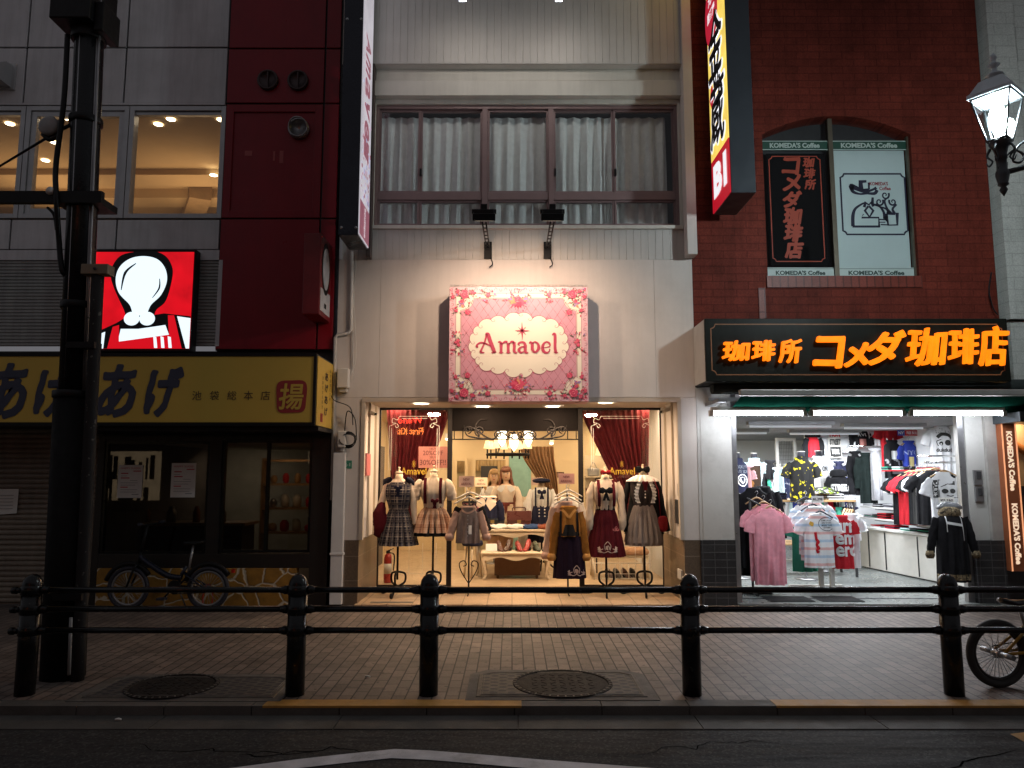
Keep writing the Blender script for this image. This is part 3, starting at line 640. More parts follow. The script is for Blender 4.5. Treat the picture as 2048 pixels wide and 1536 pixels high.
# shop recess
GY = 10.6
b = MB(); b.box(OXL, OXR, FY + .002, GY, OZ - .02, OZ + .2); b.box(OXL - .0, OXL + .05, FY - .02, FY + .05, dz, OZ - .022, 0); b.box(OXR - .05, OXR, FY - .02, FY + .05, dz, OZ - .022, 0); b.box(OXL, OXR, FY - .025, FY + .03, OZ - .06, OZ - .021)
part(b, 'recess_soffit', m_tan, cb, .003)
b = MB(); b.box(OXL - .02, OXR + .02, FY - .08, FY + 7, -.2, .022); part(b, 'shop_floor', m_ftile, cb, .004)
for x0, x1 in ((OXL + .001, OXL + .03), (OXR - .03, OXR - .001)):
    for y in (FY + .45, FY + .9): part(MB().box(x0, x1, y, y + .02, dz, OZ - .03), 'jamb_strip', m_tan, cb)
for q, m in (((OXL + .006, OXL + .014, FY + .1, FY + .4, 1.02, 1.25), 'offw'), ((OXL + .006, OXL + .014, FY + .15, FY + .2, 1.32, 1.5), 'dark'), ((OXR - .02, OXR - .006, FY + .1, FY + .4, .95, 1.25), 'dark'), ((OXR - .014, OXR - .006, FY + .15, FY + .25, 1.3, 1.45), 'steel'), ((OXR - .03, OXR - .006, FY + .1, FY + .3, .28, .4), 'offw')): part(MB().box(*q), 'wall_box', K[m], cb, .003)
b = MB(); ya, yb = FY + .15, FY + .42; b.box(OXL + .006, OXL + .05, ya, yb, 1.55, 1.83); solo(b, 'donation_box', 'small pink box fixed on the left wall of the boutique entrance', 'box', mat('pink_box', (.5, .14, .14), .5), (OXL, ya, 1.55), None, .006)
# shop front glazing
sf = part(MB().box(xx(899, 950, GY) - .03, xx(899, 950, GY) + .035, GY - .04, GY + .04, .02, OZ - .02), 'door_post', m_iron_, cb)
part(MB().box(xx(1162, 950, GY) - .035, xx(1162, 950, GY) + .03, GY - .04, GY + .04, .02, OZ - .02), 'door_post', m_iron_, cb)
dx0, dx1 = xx(899, 950, GY) + .035, xx(1162, 950, GY) - .035
gl, gr = xx(760, 950, GY), xx(1322, 950, GY); tz = zz(862, GY)
part(MB().box(dx0, dx1, GY - .02, GY + .03, tz, OZ - .021), 'transom', mat('transom_black', (.006, .005, .005), .95, 0, .1, spec=.04), cb)
for x0, x1 in ((gl, dx0 - .065), (dx1 + .065, gr)):
    b = MB(); w = .03
    for q in ((x0 - .03, x0, .02, OZ - .021), (x1, x1 + .0001, .02, OZ - .021), (x0, x1, OZ - .05, OZ - .021), (x0, x1, .022, .05)): b.box(q[0], q[1], GY - .03, GY + .03, q[2], q[3])
    if x0 > 0: b.box(x1, x1 + .03, GY - .03, GY + .03, .02, OZ - .021)
    o = part(b, 'shop_window', m_iron_, cb); b = MB(); b.box(x0, x1, GY - .004, GY + .004, .05, OZ - .05); part(b, 'pane', glass('clean_glass', (.985, .985, .98), 1.3), o)
    b = MB(); m = .12; zt_ = OZ - .14; c = .14; s = 1
    # white corner scroll decal on the glass
    for e in (0, .03):
        b.ribbon([(x0 + m + c + e, zt_ - e), (x1 - m - c - e, zt_ - e)], .006, (0, GY - .0065, 0), k=0); b.ribbon([(x0 + m + e, zt_ - c - e), (x0 + m + e, 1.62)], .006, (0, GY - .0065, 0), k=0); b.ribbon([(x1 - m - e, zt_ - c - e), (x1 - m - e, 1.62)], .006, (0, GY - .0065, 0), k=0)
    for sx_, xa in ((1, x0 + m), (-1, x1 - m)):
        b.ribbon([(xa + sx_ * c, zt_), (xa + sx_ * .11, zt_ - .05), (xa + sx_ * .05, zt_ - .03), (xa + sx_ * .04, zt_ - .09), (xa + sx_ * .09, zt_ - .10), (xa, zt_ - c)], .008, (0, GY - .0065, 0))
        b.ribbon([(xa + sx_ * .10, zt_ - .10), (xa + sx_ * .13, zt_ - .14), (xa + sx_ * .10, zt_ - .16), (xa + sx_ * .08, zt_ - .13)], .007, (0, GY - .0065, 0))
    for xk in (.2, .45, .65, .85):
        xa = x0 + (x1 - x0) * xk; b.ribbon([(xa, .62), (xa, .2)], .006, (0, GY - .0065, 0), k=0); 
    b.ribbon([(x0 + (x1 - x0) * .2, .2), (x0 + (x1 - x0) * .85, .2)], .006, (0, GY - .0065, 0), k=0)
    part(b, 'scroll_decal', mat('white_decal', (.7, .68, .62), .7, 0, 0), o)
    b = MB(); cxx = (x0 + x1) / 2 + .0; b.text('Amavel', (cxx, GY - .006, zz(942, GY)), .36, .1, mi=0, bold=.01, lift=.001); z = zz(928, GY)
    for a in range(4): b.ribbon([(cxx + .03 * cos(a * pi / 4), z + .05 * sin(a * pi / 4)), (cxx - .03 * cos(a * pi / 4), z - .05 * sin(a * pi / 4))], .006, (0, GY - .007, 0), k=0)
    part(b, 'gold_lettering', mat('gold_decal', (.65, .42, .06), .4, .3, 0), o)
# scrolled ironwork under the transom
b = MB(); cx = (dx0 + dx1) / 2; hz = tz; w2_ = (dx1 - dx0) / 2; yI = GY - .05
def spiral(cx, cz, r0, turns, a0, d=1, n=26, r1=.012): return [V(cx + (r0 + (r1 - r0) * i / n) * cos(a0 + d * 2 * pi * turns * i / n), yI, cz + (r0 + (r1 - r0) * i / n) * sin(a0 + d * 2 * pi * turns * i / n)) for i in range(n + 1)]
b.tube([V(dx0 + .0, yI, hz - .12), V(dx1, yI, hz - .12)], .009, 6)
for s in (-1, 1):
    for x in (.965, .83): b.tube([V(cx + s * w2_ * x, yI, hz - .12), V(cx + s * w2_ * x, yI, hz + .0)], .008, 6)
    b.tube(spiral(cx + s * .07, hz - .055, .06, 1.6, pi / 2 if s > 0 else pi / 2, -s), .011, 6)
    b.tube(spiral(cx + s * .24, hz - .05, .058, 1.6, -pi / 2, s), .011, 6)
    b.tube([V(cx + s * .02, yI, hz - .115), V(cx + s * .12, yI, hz - .07), V(cx + s * .2, yI, hz - .02), V(cx + s * .3, yI, hz - .11), V(cx + s * .42, yI, hz - .08), V(cx + s * .55, yI, hz + .02), V(cx + s * .68, yI, hz + .05), V(cx + s * .74, yI, hz - .02)], [.008, .012, .012, .012, .014, .012, .008], 6, 0, False, 6)
    b.tube(spiral(cx + s * .50, hz - .005, .075, 1.7, -pi / 2, s), .011, 6)
    b.tube(spiral(cx + s * .66, hz + .02, .055, 1.5, -pi / 2, -s), .010, 6)
    b.tube([V(cx + s * .36, yI, hz - .11), V(cx + s * .52, yI, hz - .1), V(cx + s * .68, yI, hz - .06), V(cx + s * .72, yI, hz + .08)], [.006, .014, .01, .003], 6, 0, False, 6)
    b.tube([V(cx + s * .5, yI, hz - .08), V(cx + s * .56, yI, hz + .05), V(cx + s * .5, yI, hz + .15), V(cx + s * .4, yI, hz + .16)], [.012, .012, .006, .003], 6, 0, False, 6)
solo(b, 'scroll_ironwork', 'black wrought iron scrollwork hanging under the boutique door transom', 'ironwork', m_iron_, (cx, yI, hz))
# soffit downlights
m_dlw = emi('warm_lens', (1, .84, .58), 6)
for px, py, lb_ in ((842, 805, 'round lit downlight in the entrance soffit above the left red curtain'), (965, 818, 'round lit downlight before the transom, left of its middle'), (1106, 818, 'round lit downlight before the transom, right of its middle'), (1213, 803, 'round lit downlight in the entrance soffit above the right red curtain')):
    z = OZ - .02; Y = (z - H) / tan(TH + atan((768 - py) / FO)); Y = min(Y, GY - .42); c = V((px - 1024) / FO * dd(z, Y), Y, z)
    t = thing('soffit_downlight', lb_, 'downlight', c, 'downlights over the boutique entrance'); b = MB(); b.lathe([(.15, -.001), (.15, -.012), (.125, -.016), (.12, -.006)], c, 28); part(b, 'trim_ring', K['white'], t)
    b = MB(); b.lathe([(.118, -.006), (.001, -.008)], c, 24); part(b, 'lens', m_dlw, t); light('AREA', 'lamp_light', c - V(0, 0, .03), 26, (1, .70, .44), t, .2, (0, .25, -1))
# security cameras
for px, py, s, lb_ in ((738, 822, 1, 'small beige security camera at the top left corner of the boutique entrance'), (1335, 818, -1, 'small beige security camera at the top right corner of the boutique entrance')):
    c = at(px, py, FY + .5); t = thing('security_camera', lb_, 'camera', c, 'cameras in the boutique entrance'); b = MB(); b.tube([V(c.x - s * .06, c.y, OZ - .02), c + V(-s * .05, 0, .06), c], .01, 8); part(b, 'bracket', K['offw'], t)
    b = MB(); b.obox(c + V(s * .03, -.03, -.02), .15, .05, .05, s * -.5, 0, s * .35); part(b, 'housing', K['offw'], t, .01); b = MB(); b.obox(c + V(s * .1, -.065, -.045), .02, .03, .03, s * -.5, 0, s * .35); part(b, 'lens', K['black'], t)

# ---------------- main boutique sign ----------------
SY = 8.93; sx0, sx1, sz0, sz1 = rc(898, 574, 1176.5, 803, SY); sw, shh = sx1 - sx0, sz1 - sz0
sg = thing('boutique_sign', 'large pink rose patterned Amavel box sign over the boutique door', 'sign', ((sx0 + sx1) / 2, SY, sz0))
b = MB(); b.box(sx0, sx1, SY, FY - .006, sz0, sz1); part(b, 'box', mat('sign_pink', (.60, .30, .34), .45, 0, .05, 3), sg, .004)
mats = [mat('rose_pink', (.62, .30, .38), .45, 0, .06, 6), mat('cream_print', (.80, .74, .62), .45, 0, .02), mat('mauve_line', (.40, .13, .17), .5, 0, 0), mat('deep_rose', (.50, .03, .09), .5, 0, 0), mat('bright_rose', (.66, .08, .16), .5, 0, 0), mat('light_rose', (.80, .30, .36), .5, 0, 0), mat('leaf_green', (.15, .13, .10), .6, 0, 0), mat('violet', (.36, .22, .46), .6, 0, 0), mat('orange_petal', (.7, .3, .15), .6, 0, 0), mat('pale_pink', (.70, .44, .49), .45, 0, .06, 6), mat('logo_red', (.50, .06, .12), .4, 0, 0)]
def S(u, v): return (sx0 + sw * u, sz0 + shh * v)
b = MB(); O = (0, SY - .0005, 0)
def rrect(e, c, h, mi, conc=True):
    pts = []
    x0, x1, z0, z1 = sx0 + e, sx1 - e, sz0 + e, sz1 - e
    for (cx_, cz_), a in (((x1, z1), 180), ((x0, z1), 270), ((x0, z0), 0), ((x1, z0), 90)):
        for i in range(9):
            t = radians(a + 90 - 90 * i / 8) if False else radians(a + 90 * (1 - i / 8.))
            pts.append((cx_ + c * cos(t), cz_ + c * sin(t)))
    b.prism(pts[::-1] if False else pts[::-1], O, h=h, mi=mi)
# border colour, cream band, inner lattice field
b.prism([(sx0 + .003, sz0 + .003), (sx1 - .003, sz0 + .003), (sx1 - .003, sz1 - .003), (sx0 + .003, sz1 - .003)], O, h=.001, mi=9)
def field(e, c, h, mi):
    x0, x1, z0, z1 = sx0 + e, sx1 - e, sz0 + e, sz1 - e; pts = []
    for cx_, cz_, a0 in ((x1, z0, 90 + 90), (x1, z1, 270), (x0, z1, 0), (x0, z0, 90)):
        for i in range(9):
            t = radians(a0 - 90 * i / 8.); pts.append((cx_ + c * cos(t), cz_ + c * sin(t)))
    b.prism(pts, O, h=h, mi=mi); return pts
o1 = field(.082, .03, .002, 1); o2 = field(.148, .15, .003, 0)
for e, c, h in ((.08, .03, .0025), (.146, .15, .0035), (.136, .15, .0025)):
    x0, x1, z0, z1 = sx0 + e, sx1 - e, sz0 + e, sz1 - e; pts = []
    for cx_, cz_, a0 in ((x1, z0, 180), (x1, z1, 270), (x0, z1, 0), (x0, z0, 90)):
        for i in range(9):
            t = radians(a0 - 90 * i / 8.); pts.append((cx_ + c * cos(t), cz_ + c * sin(t)))
    b.ribbon(pts, .005, O, mi=2, h=h, k=0, closed=True)
# diamond lattice
rnd = random.Random(5); fx0, fx1, fz0, fz1 = sx0 + .155, sx1 - .155, sz0 + .155, sz1 - .155; px_, pz_ = .105, .15
def clipseg(p, q):
    (x0, y0), (x1, y1) = p, q; t0, t1 = 0, 1
    for pp, qq in ((x0 - x1, x0 - fx0), (x1 - x0, fx1 - x0), (y0 - y1, y0 - fz0), (y1 - y0, fz1 - y0)):
        if abs(pp) < 1e-9: continue
        r = qq / pp
        if pp < 0: t0 = max(t0, r)
        else: t1 = min(t1, r)
    return None if t0 >= t1 else ((x0 + (x1 - x0) * t0, y0 + (y1 - y0) * t0), (x0 + (x1 - x0) * t1, y0 + (y1 - y0) * t1))
slope = pz_ / px_; hh = fz1 - fz0
for s in (1, -1):
    for k in range(-20, 40):
        xs_ = fx0 + k * px_ * 1.0; sgm = clipseg((xs_, fz0), (xs_ + s * hh / slope, fz1))
        if sgm:
            (xa, za), (xb, zb) = sgm; L = hypot(xb - xa, zb - za); n = max(2, int(L / .03)); pts = [(xa + (xb - xa) * i / n + rnd.uniform(-.003, .003), za + (zb - za) * i / n) for i in range(n + 1)]
            b.ribbon(pts, [rnd.choice((.002, .006, .004)) for _ in pts], O, mi=2, h=.0035, k=0)
for i in range(60):
    x = fx0 + px_ / 2 + px_ * (i % 14); z = fz0 + pz_ * (.55 + (i // 14) * 1.0)
    if x < fx1 - .04 and z < fz1 - .04: b.tube([V(x + .018 * cos(a), SY - .004, z + .02 * sin(a)) for a in [j * 1.0 for j in range(9)]], .0016, 4, 5, k=3)
# cloud shaped cream cartouche
ccx, ccz = S(.5, .495); base = []
lobes = [(-.345, .02), (-.325, .10), (-.29, .16), (-.20, .215), (-.10, .225), (0, .265), (.10, .225), (.20, .215), (.29, .165), (.325, .10), (.345, .02), (.34, -.07), (.31, -.13), (.285, -.18), (.20, -.225), (.10, -.235), (0, -.275), (-.10, -.235), (-.20, -.225), (-.285, -.18), (-.31, -.13), (-.34, -.07)]
n = len(lobes)
for i in range(n):
    x0, z0 = lobes[i]; x1, z1 = lobes[(i + 1) % n]; x0 *= sw; x1 *= sw; z0 *= shh; z1 *= shh; L = hypot(x1 - x0, z1 - z0); nx, nz = (z0 - z1) / L, (x1 - x0) / L
    for j in range(8):
        t = j / 8; bb = sin(pi * t) ** .7 * .25 * L; base.append((ccx + x0 + (x1 - x0) * t + nx * bb, ccz + z0 + (z1 - z0) * t + nz * bb))
b.prism(base[::-1], O, h=.006, mi=1); b.ribbon(base, .007, O, mi=2, h=.0066, k=0, closed=True)
for i in range(0, n):
    x, z = ccx + lobes[i][0] * sw, ccz + lobes[i][1] * shh; s = 1 if lobes[i][0] > 0 else -1; q = 1 if lobes[i][1] > 0 else -1
    b.ribbon([(x, z), (x - s * .02, z - q * .025), (x - s * .045, z - q * .02), (x - s * .045, z), (x - s * .03, z)], [.007, .005, .004, .003, .002], O, mi=2, h=.007)
    b.ribbon([(x, z), (x + s * .012, z + q * .02), (x + s * .04, z + q * .02), (x + s * .04, z)], [.006, .005, .003, .002], O, mi=4, h=.0045)
b.quad((sx0 + .004, SY, S(0, .39)[1]), X_ * (sw - .008), Z_ * .002, 9, h=.0068)
# outer scroll border
for side in range(4):
    L = sw if side % 2 == 0 else shh; k = int(L / .06)
    for i in range(k):
        u = (i + .5) / k; w_ = .033
        pt = [(u * sw, w_), (sw - w_, u * shh), (u * sw, shh - w_), (w_, u * shh)][side]; x, z = sx0 + pt[0], sz0 + pt[1]; d = 1 if i % 2 else -1
        b.ribbon([(x - .028, z - d * .012), (x - .012, z + d * .018), (x + .008, z + d * .012), (x + .006, z - d * .006), (x - .006, z - d * .002)] if side % 2 == 0 else [(x - d * .012, z - .028), (x + d * .018, z - .012), (x + d * .012, z + .008), (x - d * .006, z + .006), (x - d * .002, z - .006)], [.004, .007, .006, .004, .002], O, mi=2 if i % 3 else 4, h=.0022)
# roses
HC = [0]
def inside(x, z, r=.02): return sx0 + r < x < sx1 - r and sz0 + r < z < sz1 - r
def leaf(x, z, a, l, mi, h=.008):
    if not inside(x + l * cos(a), z + l * sin(a), .005): return
    HC[0] += 1; h = .0075 + HC[0] * 1.5e-6
    b.prism([(x, z), (x + l * .5 * cos(a + .5), z + l * .5 * sin(a + .5)), (x + l * cos(a), z + l * sin(a)), (x + l * .5 * cos(a - .5), z + l * .5 * sin(a - .5))], O, h=h, mi=mi)
def rose(x, z, r, mi=3):
    for a in range(5): leaf(x, z, a * 1.26 + rnd.random(), r * 1.5, 6, .0075)
    for i, (q, m) in enumerate(((1, 4), (.8, 5), (.66, 3), (.5, 4), (.32, 5), (.18, 3))):
        k = 9; off = rnd.random() * 6
        for j in range(5):
            a = off + j * 1.257; b.disc((x + r * q * .42 * cos(a), SY - .0125 - i * .0004 - j * .00005, z + r * q * .42 * sin(a)), r * q * .58, X_, Z_, m if j % 2 else (4 if m == 5 else m), 9, .12)
def spray(x, z, R, n, bias=None):
    for i in range(n):
        a = rnd.uniform(0, 2 * pi) if bias is None else bias + rnd.uniform(-1.2, 1.2); d = R * rnd.uniform(.5, 1); X, Z = x + d * cos(a), z + d * sin(a); m = rnd.choice((3, 4, 4, 5, 6, 6, 3, 7))
        if not inside(X, Z): continue
        HC[0] += 1
        if rnd.random() < .3: b.ribbon([(x, z), (X, Z)], .003, O, mi=6, h=.007, k=0)
        if rnd.random() < .5: leaf(X, Z, a + rnd.uniform(-.6, .6), rnd.uniform(.02, .04), m)
        else: b.disc((X, SY - .0083 - HC[0] * 1.5e-6, Z), rnd.uniform(.007, .013), X_, Z_, m, 7, .25)
for sx_ in (0, 1):
    for sz_ in (0, 1):
        f = (lambda u: u if not sx_ else 1 - u); g_ = (lambda v: v if not sz_ else 1 - v)
        x, z = S(f(.11), g_(.075 if not sz_ else .065)); spray(x, z, .15, 26); rose(x, z, .058)
        for du, dv in ((.025, .09), (.17, .05), (.05, .21), (.09, .13), (.06, .04)):
            X, Z = S(f(du), g_(dv)); rose(X, Z, .024); spray(X, Z, .05, 6)
        X, Z = S(f(.085), g_(.155)); leaf(X, Z, .5, .06, 7); leaf(X, Z, 2.2, .055, 7); leaf(X, Z, 4, .05, 7); leaf(X, Z, 5.3, .055, 8)
        X, Z = S(f(.135), g_(.225)); rose(X, Z, .036)
        X, Z = S(f(.28), g_(.07)); rose(X, Z, .032); spray(X, Z, .10, 16); X, Z = S(f(.27), g_(.13)); rose(X, Z, .018)
for v, s in ((.12, 1), (.89, -1)):
    x, z = S(.495, v); spray(x, z, .14, 40); spray(x + .09, z, .08, 12); spray(x - .09, z, .08, 12); rose(x, z, .045)
    for a in range(9): leaf(x, z, (a + .5) / 9 * pi * 1.0 if s > 0 else -(a + .5) / 9 * pi, .12, rnd.choice((3, 4, 8, 4)), .0078)
    leaf(x + .06, z - .01, .4, .07, 7); leaf(x - .06, z - .01, 2.7, .07, 7)
for u in (.065, .925):
    x, z = S(u, .51); spray(x, z + .05, .09, 14, pi / 2); spray(x, z - .05, .1, 16, -pi / 2); rose(x, z + .02, .026); rose(x + .006, z - .03, .024); rose(x - .03, z, .018)
part(b, 'floral_print', mats, sg)
# Amavel lettering as raised strokes (pixel tracing in the sign's own plane)
b = MB()
def A(pts, w): b.ribbon([(sx0 + (x - 100) / 1645 * sw, sz1 - (y - 88) / 1350 * shh) for x, y in pts], [q / 1645 * sw for q in w], O, mi=0, h=.012)
A([(446, 806), (428, 795), (440, 770), (480, 752), (540, 765), (590, 790)], [12, 26, 20, 20, 18, 12]); A([(545, 655), (535, 700), (505, 790), (470, 862)], [30, 22, 20, 26]); A([(465, 862), (490, 868), (520, 868)], [14, 22, 10])
A([(530, 652), (560, 655), (590, 740), (625, 830), (650, 868)], [16, 44, 46, 46, 20]); A([(600, 868), (630, 866), (660, 862)], [8, 24, 8])
def mstem(x, y0=745, y1=866, w=40): A([(x, y0), (x, (y0 + y1) / 2), (x, y1)], [w, w * .85, w * .8]); A([(x - 26, y1), (x, y1 + 8), (x + 30, y1)], [4, 18, 4])
A([(680, 748), (700, 742), (722, 762)], [10, 20, 30]); mstem(716, 760); A([(722, 775), (760, 742), (790, 748)], [10, 26, 30]); mstem(800, 755); A([(806, 775), (840, 742), (868, 750)], [10, 26, 30]); A([(868, 748), (872, 800), (870, 850), (890, 872), (905, 862)], [36, 34, 34, 22, 6])
A([(935, 790), (922, 765), (950, 748), (985, 752), (1002, 790), (1000, 850), (1020, 872), (1036, 862)], [6, 26, 22, 28, 38, 36, 22, 6]); A([(992, 800), (950, 805), (926, 835), (945, 868), (985, 858)], [12, 18, 34, 24, 12])
A([(1050, 765), (1060, 745), (1082, 770), (1085, 830), (1110, 868)], [10, 20, 36, 36, 22]); A([(1082, 760), (1110, 744), (1148, 762), (1160, 810), (1140, 850), (1108, 872)], [10, 18, 24, 38, 28, 16])
A([(1205, 815), (1260, 805), (1292, 790), (1280, 755), (1245, 745), (1212, 775), (1205, 820), (1225, 862), (1265, 868), (1295, 835)], [8, 10, 14, 26, 18, 30, 38, 30, 20, 6]); A([(1285, 838), (1292, 826)], [16, 16])
A([(1318, 665), (1335, 648), (1352, 665), (1352, 800), (1358, 850), (1370, 866)], [8, 22, 36, 34, 34, 22]); A([(1335, 862), (1362, 872), (1388, 862)], [6, 20, 6])
A([(962, 508), (963, 560), (964, 612)], [3, 12, 34]); A([(964, 612), (965, 670), (965, 720)], [34, 12, 3]); A([(880, 610), (964, 612)], [3, 22]); A([(964, 612), (1050, 612)], [22, 3])
for q in (((915, 565), (1010, 660)), ((1010, 565), (915, 660))): A([q[0], (964, 612), q[1]], [3, 10, 3])
part(b, 'lettering', mats[10], sg)
b = MB()
for i in range(100):
    x = sx0 + sw * (i + .5) / 100; b.tube([(x, SY + .03, sz1), (x, SY - .01, sz1 + .03)], [.003, .002], 4)
part(b, 'bird_spikes', K['steel'], sg)
# floodlights on arms
for px, lb_ in ((968, 'black floodlight on a wall arm above the pink sign, nearer the blade sign'), (1105, 'black floodlight on a wall arm above the pink sign, nearer the brick wall')):
    r = at(px + (8 if px < 1000 else -10), 500, FY); hd = at(px, 432, 7.95); t = thing('floodlight', lb_, 'floodlight', r, 'floodlights over the pink sign')
    b = MB(); e = hd + V(0, .06, -.05)
    for s in (-.02, .02): b.tube([r + V(s, -.02, .02), e + V(s, 0, 0)], .009, 6)
    for k in range(8): q = r.lerp(e, (k + .5) / 8); b.obox(q, .05, .012, .012)
    b.box(r.x - .05, r.x + .05, r.y - .03, r.y - .005, r.z - .12, r.z + .1); part(b, 'arm', K['black'], t)
    b = MB(); b.tube([r + V(.03, -.03, -.1), r + V(.06, -.06, -.2), r + V(.02, -.05, -.24)], .008, 6, k=5); part(b, 'cable', K['black'], t)
    b = MB(); b.obox(hd + V(0, .02, .05), .22, .10, .06, 0, .25); b.obox(hd + V(0, .02, .10), .07, .08, .08, 0, .25); b.obox(hd + V(0, 0, -.01), .25, .05, .08, 0, .5); b.obox(hd + V(0, .03, .06), .27, .03, .05)
    part(b, 'lamp_head', K['black'], t, .006)
    b = MB(); b.quad(hd + V(-.1, .075, -.03), X_ * .2, V(0, .03, .07)); part(b, 'lamp_glass', emi('flood_glass', (1, .82, .6), 1.5), t)
    light('SPOT', 'flood_light', hd + V(0, .0, -.16), 98, (1, .71, .50), t, .03, V(0, 1.0, -1.1), radians(146), 1)
# cold floodlights just above the frame edge
for px in (925, 1118):
    r = at(px, 1, 8.2); t = thing('wall_lamp', 'cold floodlight glowing at the top edge of the grooved cream wall', 'floodlight', r, 'cold floodlights at the top edge')
    b = MB(); b.obox(r + V(0, 0, .09), .22, .16, .1, 0, .5); b.tube([r + V(0, .95, 1.4), r + V(0, .1, 1.2), r + V(0, 0, .14)], .015, 6); part(b, 'lamp_head', K['black'], t); b = MB(); b.quad(r + V(-.04, .05, .02), X_ * .08, V(0, -.1, .0)); part(b, 'lamp_glass', emi('cold_glass', (.8, .88, 1), 12), t)
    light('SPOT', 'wall_light', r + V(0, .05, -.02), 13, (1, .90, .82), t, .06, V(0, .8, -.7), radians(165), 1)
# ---------------- blade signs ----------------
m_navy = mat('dark_navy_sheet', (.016, .017, .026), .28, .3, .15, 2)
bx0, bx1 = xx(681, 300, 8.45), xx(722, 300, 8.45); bzb = zz(470, 8.45); by0, by1 = 8.45, 9.04
bs = thing('blade_sign', 'tall vertical Amavel blade sign, navy edge and lit pale face, beside the red column', 'sign', (bx0, FY, bzb)); b = MB(); b.box(bx0, bx1 - .012, by0, by1, bzb, 9.6)
for z in (zz(455, by0), zz(38, by0)):
    for u in (.15, .85): b.lathe([(.02, 0), (.014, .008), (.001, .01)], (bx0 + (bx1 - bx0) * u, by0, z), 10, 1, ax=-Y_)
part(b, 'casing', [m_navy, K['steel']], bs, .006)
b = MB(); b.box(bx1 - .012, bx1, by0 + .01, by1 - .01, bzb + .02, 9.58); part(b, 'lit_face', emi('pale_lit_face', (.84, .80, .88), .5, 2), bs)
b = MB(); ym = (by0 + by1) / 2; zA = [zz(q, ym) for q in (95, 135, 180, 218, 262, 300)]
for ch, z in zip('Amavel', zA): b.text(ch, V(bx1, ym, z), .24, .30, -Z_, Y_, 0, .03, lift=.004)
b.quad((bx1 + .003, by0 + .012, bzb + .03), Y_ * (by1 - by0 - .024), Z_ * .42, 0); b.text('boutique', V(bx1 + .004, ym, bzb + .24), .36, .12, -Z_, Y_, 1, .01)
rnd2 = random.Random(3)
for i in range(90):
    z = bzb + .5 + abs(rnd2.gauss(0, .5)); b.disc((bx1 + .003 + i * 2e-5, rnd2.uniform(by0 + .04, by1 - .04), z), rnd2.uniform(.01, .035), Y_, Z_, rnd2.choice((0, 2, 2, 3)), 7, .3)
part(b, 'lettering', [emi('lit_crimson', (.46, .16, .22), .45), emi('lit_white', (.9, .88, .92), .7), emi('lit_mauve', (.6, .42, .55), .6), emi('lit_blue', (.5, .55, .8), .6)], bs)
for z in (bzb + .4, bzb + 2.2, bzb + 4): part(MB().box(bx0 + .05, bx1 - .05, by1, FY, z, z + .05), 'bracket', K['dark'], bs)
b = MB(); x = xx(743, 250, 9.2); b.box(x - .03, x + .03, 9.17, 9.29, zf(520), 9.9); solo(b, 'downpipe', 'square brown downpipe beside the upstairs windows', 'downpipe', mat('brown_metal', (.09, .07, .065), .5, .2), (x, 9.25, zf(510)), None, .006)
# pipes, boxes and wiring on the left pillar
b = MB(); c = at(705, 520, FY); d = at(703, 667, FY); e = at(672, 670, FY); f = at(668, 1000, FY)
b.tube([c + V(0, -.03, .1), d + V(0, -.03, .04), d + V(-.03, -.03, 0), e + V(.03, -.03, 0), e + V(0, -.03, -.04), f + V(-.02, -.03, 0)], .022, 10); solo(b, 'drain_pipe', 'thin grey pipe with two bends on the cream wall beside the blade signs', 'pipe', K['offw'], f)
p = rc(664, 905, 688, 1207, FY - .05); b = MB(); b.box(p[0], p[1], FY - .09, FY - .015, .02, zz(905, FY)); b.box(p[0] - .01, p[1] + .01, FY - .1, FY - .014, .6, .63); solo(b, 'cable_duct', 'white vertical cable duct standing at the pillar foot', 'duct', K['white'], (p[0], FY, 0), None, .006)
for q, lb_ in (((675, 737, 697, 776), 'upper grey meter box on the cream pillar among loose cables'), ((676, 862, 692, 895), 'lower small grey box on the cream pillar above the white duct')):
    p = rc(*q, FY - .1); b = MB(); b.box(p[0], p[1], FY - .13, FY - .006, p[2], p[3]); b.box(p[0] + .02, p[1] - .02, FY - .10, FY - .01, p[2] - .05, p[2] - .001); solo(b, 'meter_box', lb_, 'meter box', K['offw'], (p[0], FY, p[2]), 'meter boxes on the pillar', .01)
p = rc(686, 921, 704, 937, FY); b = MB(); b.box(p[0], p[1], FY - .012, FY - .005, p[2], p[3]); b.text('2-1', ((p[0] + p[1]) / 2, FY - .012, (p[2] + p[3]) / 2), .07, .04, mi=1); solo(b, 'address_plate', 'small green address plate on the cream pillar', 'plate', [mat('plate_green', (.03, .2, .13), .4), K['white']], (p[0], FY, p[2]))
c = at(698, 880, FY - .05); b = MB()
for k in range(5): b.tube([c + V(.09 * cos(a) * (1 + .1 * sin(k * 2)), -.03 - .012 * k + .01 * sin(3 * a), .10 * sin(a) * (1 - .08 * k)) for a in [j * pi / 8 for j in range(16)]], .006, 5, 0, True)
b.tube([c + V(-.05, -.03, .1), c + V(-.02, -.04, .35), c + V(.08, -.05, .25), c + V(.1, -.04, 0)], .007, 5, k=8); b.tube([at(660, 780, FY - .05), at(668, 800, FY - .1), at(700, 815, FY - .1), at(706, 850, FY - .06)], .006, 5, k=8)
solo(b, 'cable_coil', 'black coil of spare cable hanging on the cream pillar', 'cable', K['black'], c)
b = MB(); b.tube([at(712, 500, FY - .03), at(708, 600, FY - .02), at(712, 700, FY - .04), at(706, 740, FY - .03), at(690, 760, FY - .06)], .005, 5, k=8); b.tube([at(715, 500, FY - .02), at(706, 620, FY - .03), at(707, 760, FY - .03)], .005, 5, k=8); solo(b, 'loose_wires', 'pale loose wires running down the cream wall', 'cable', K['offw'], at(708, 600, FY))
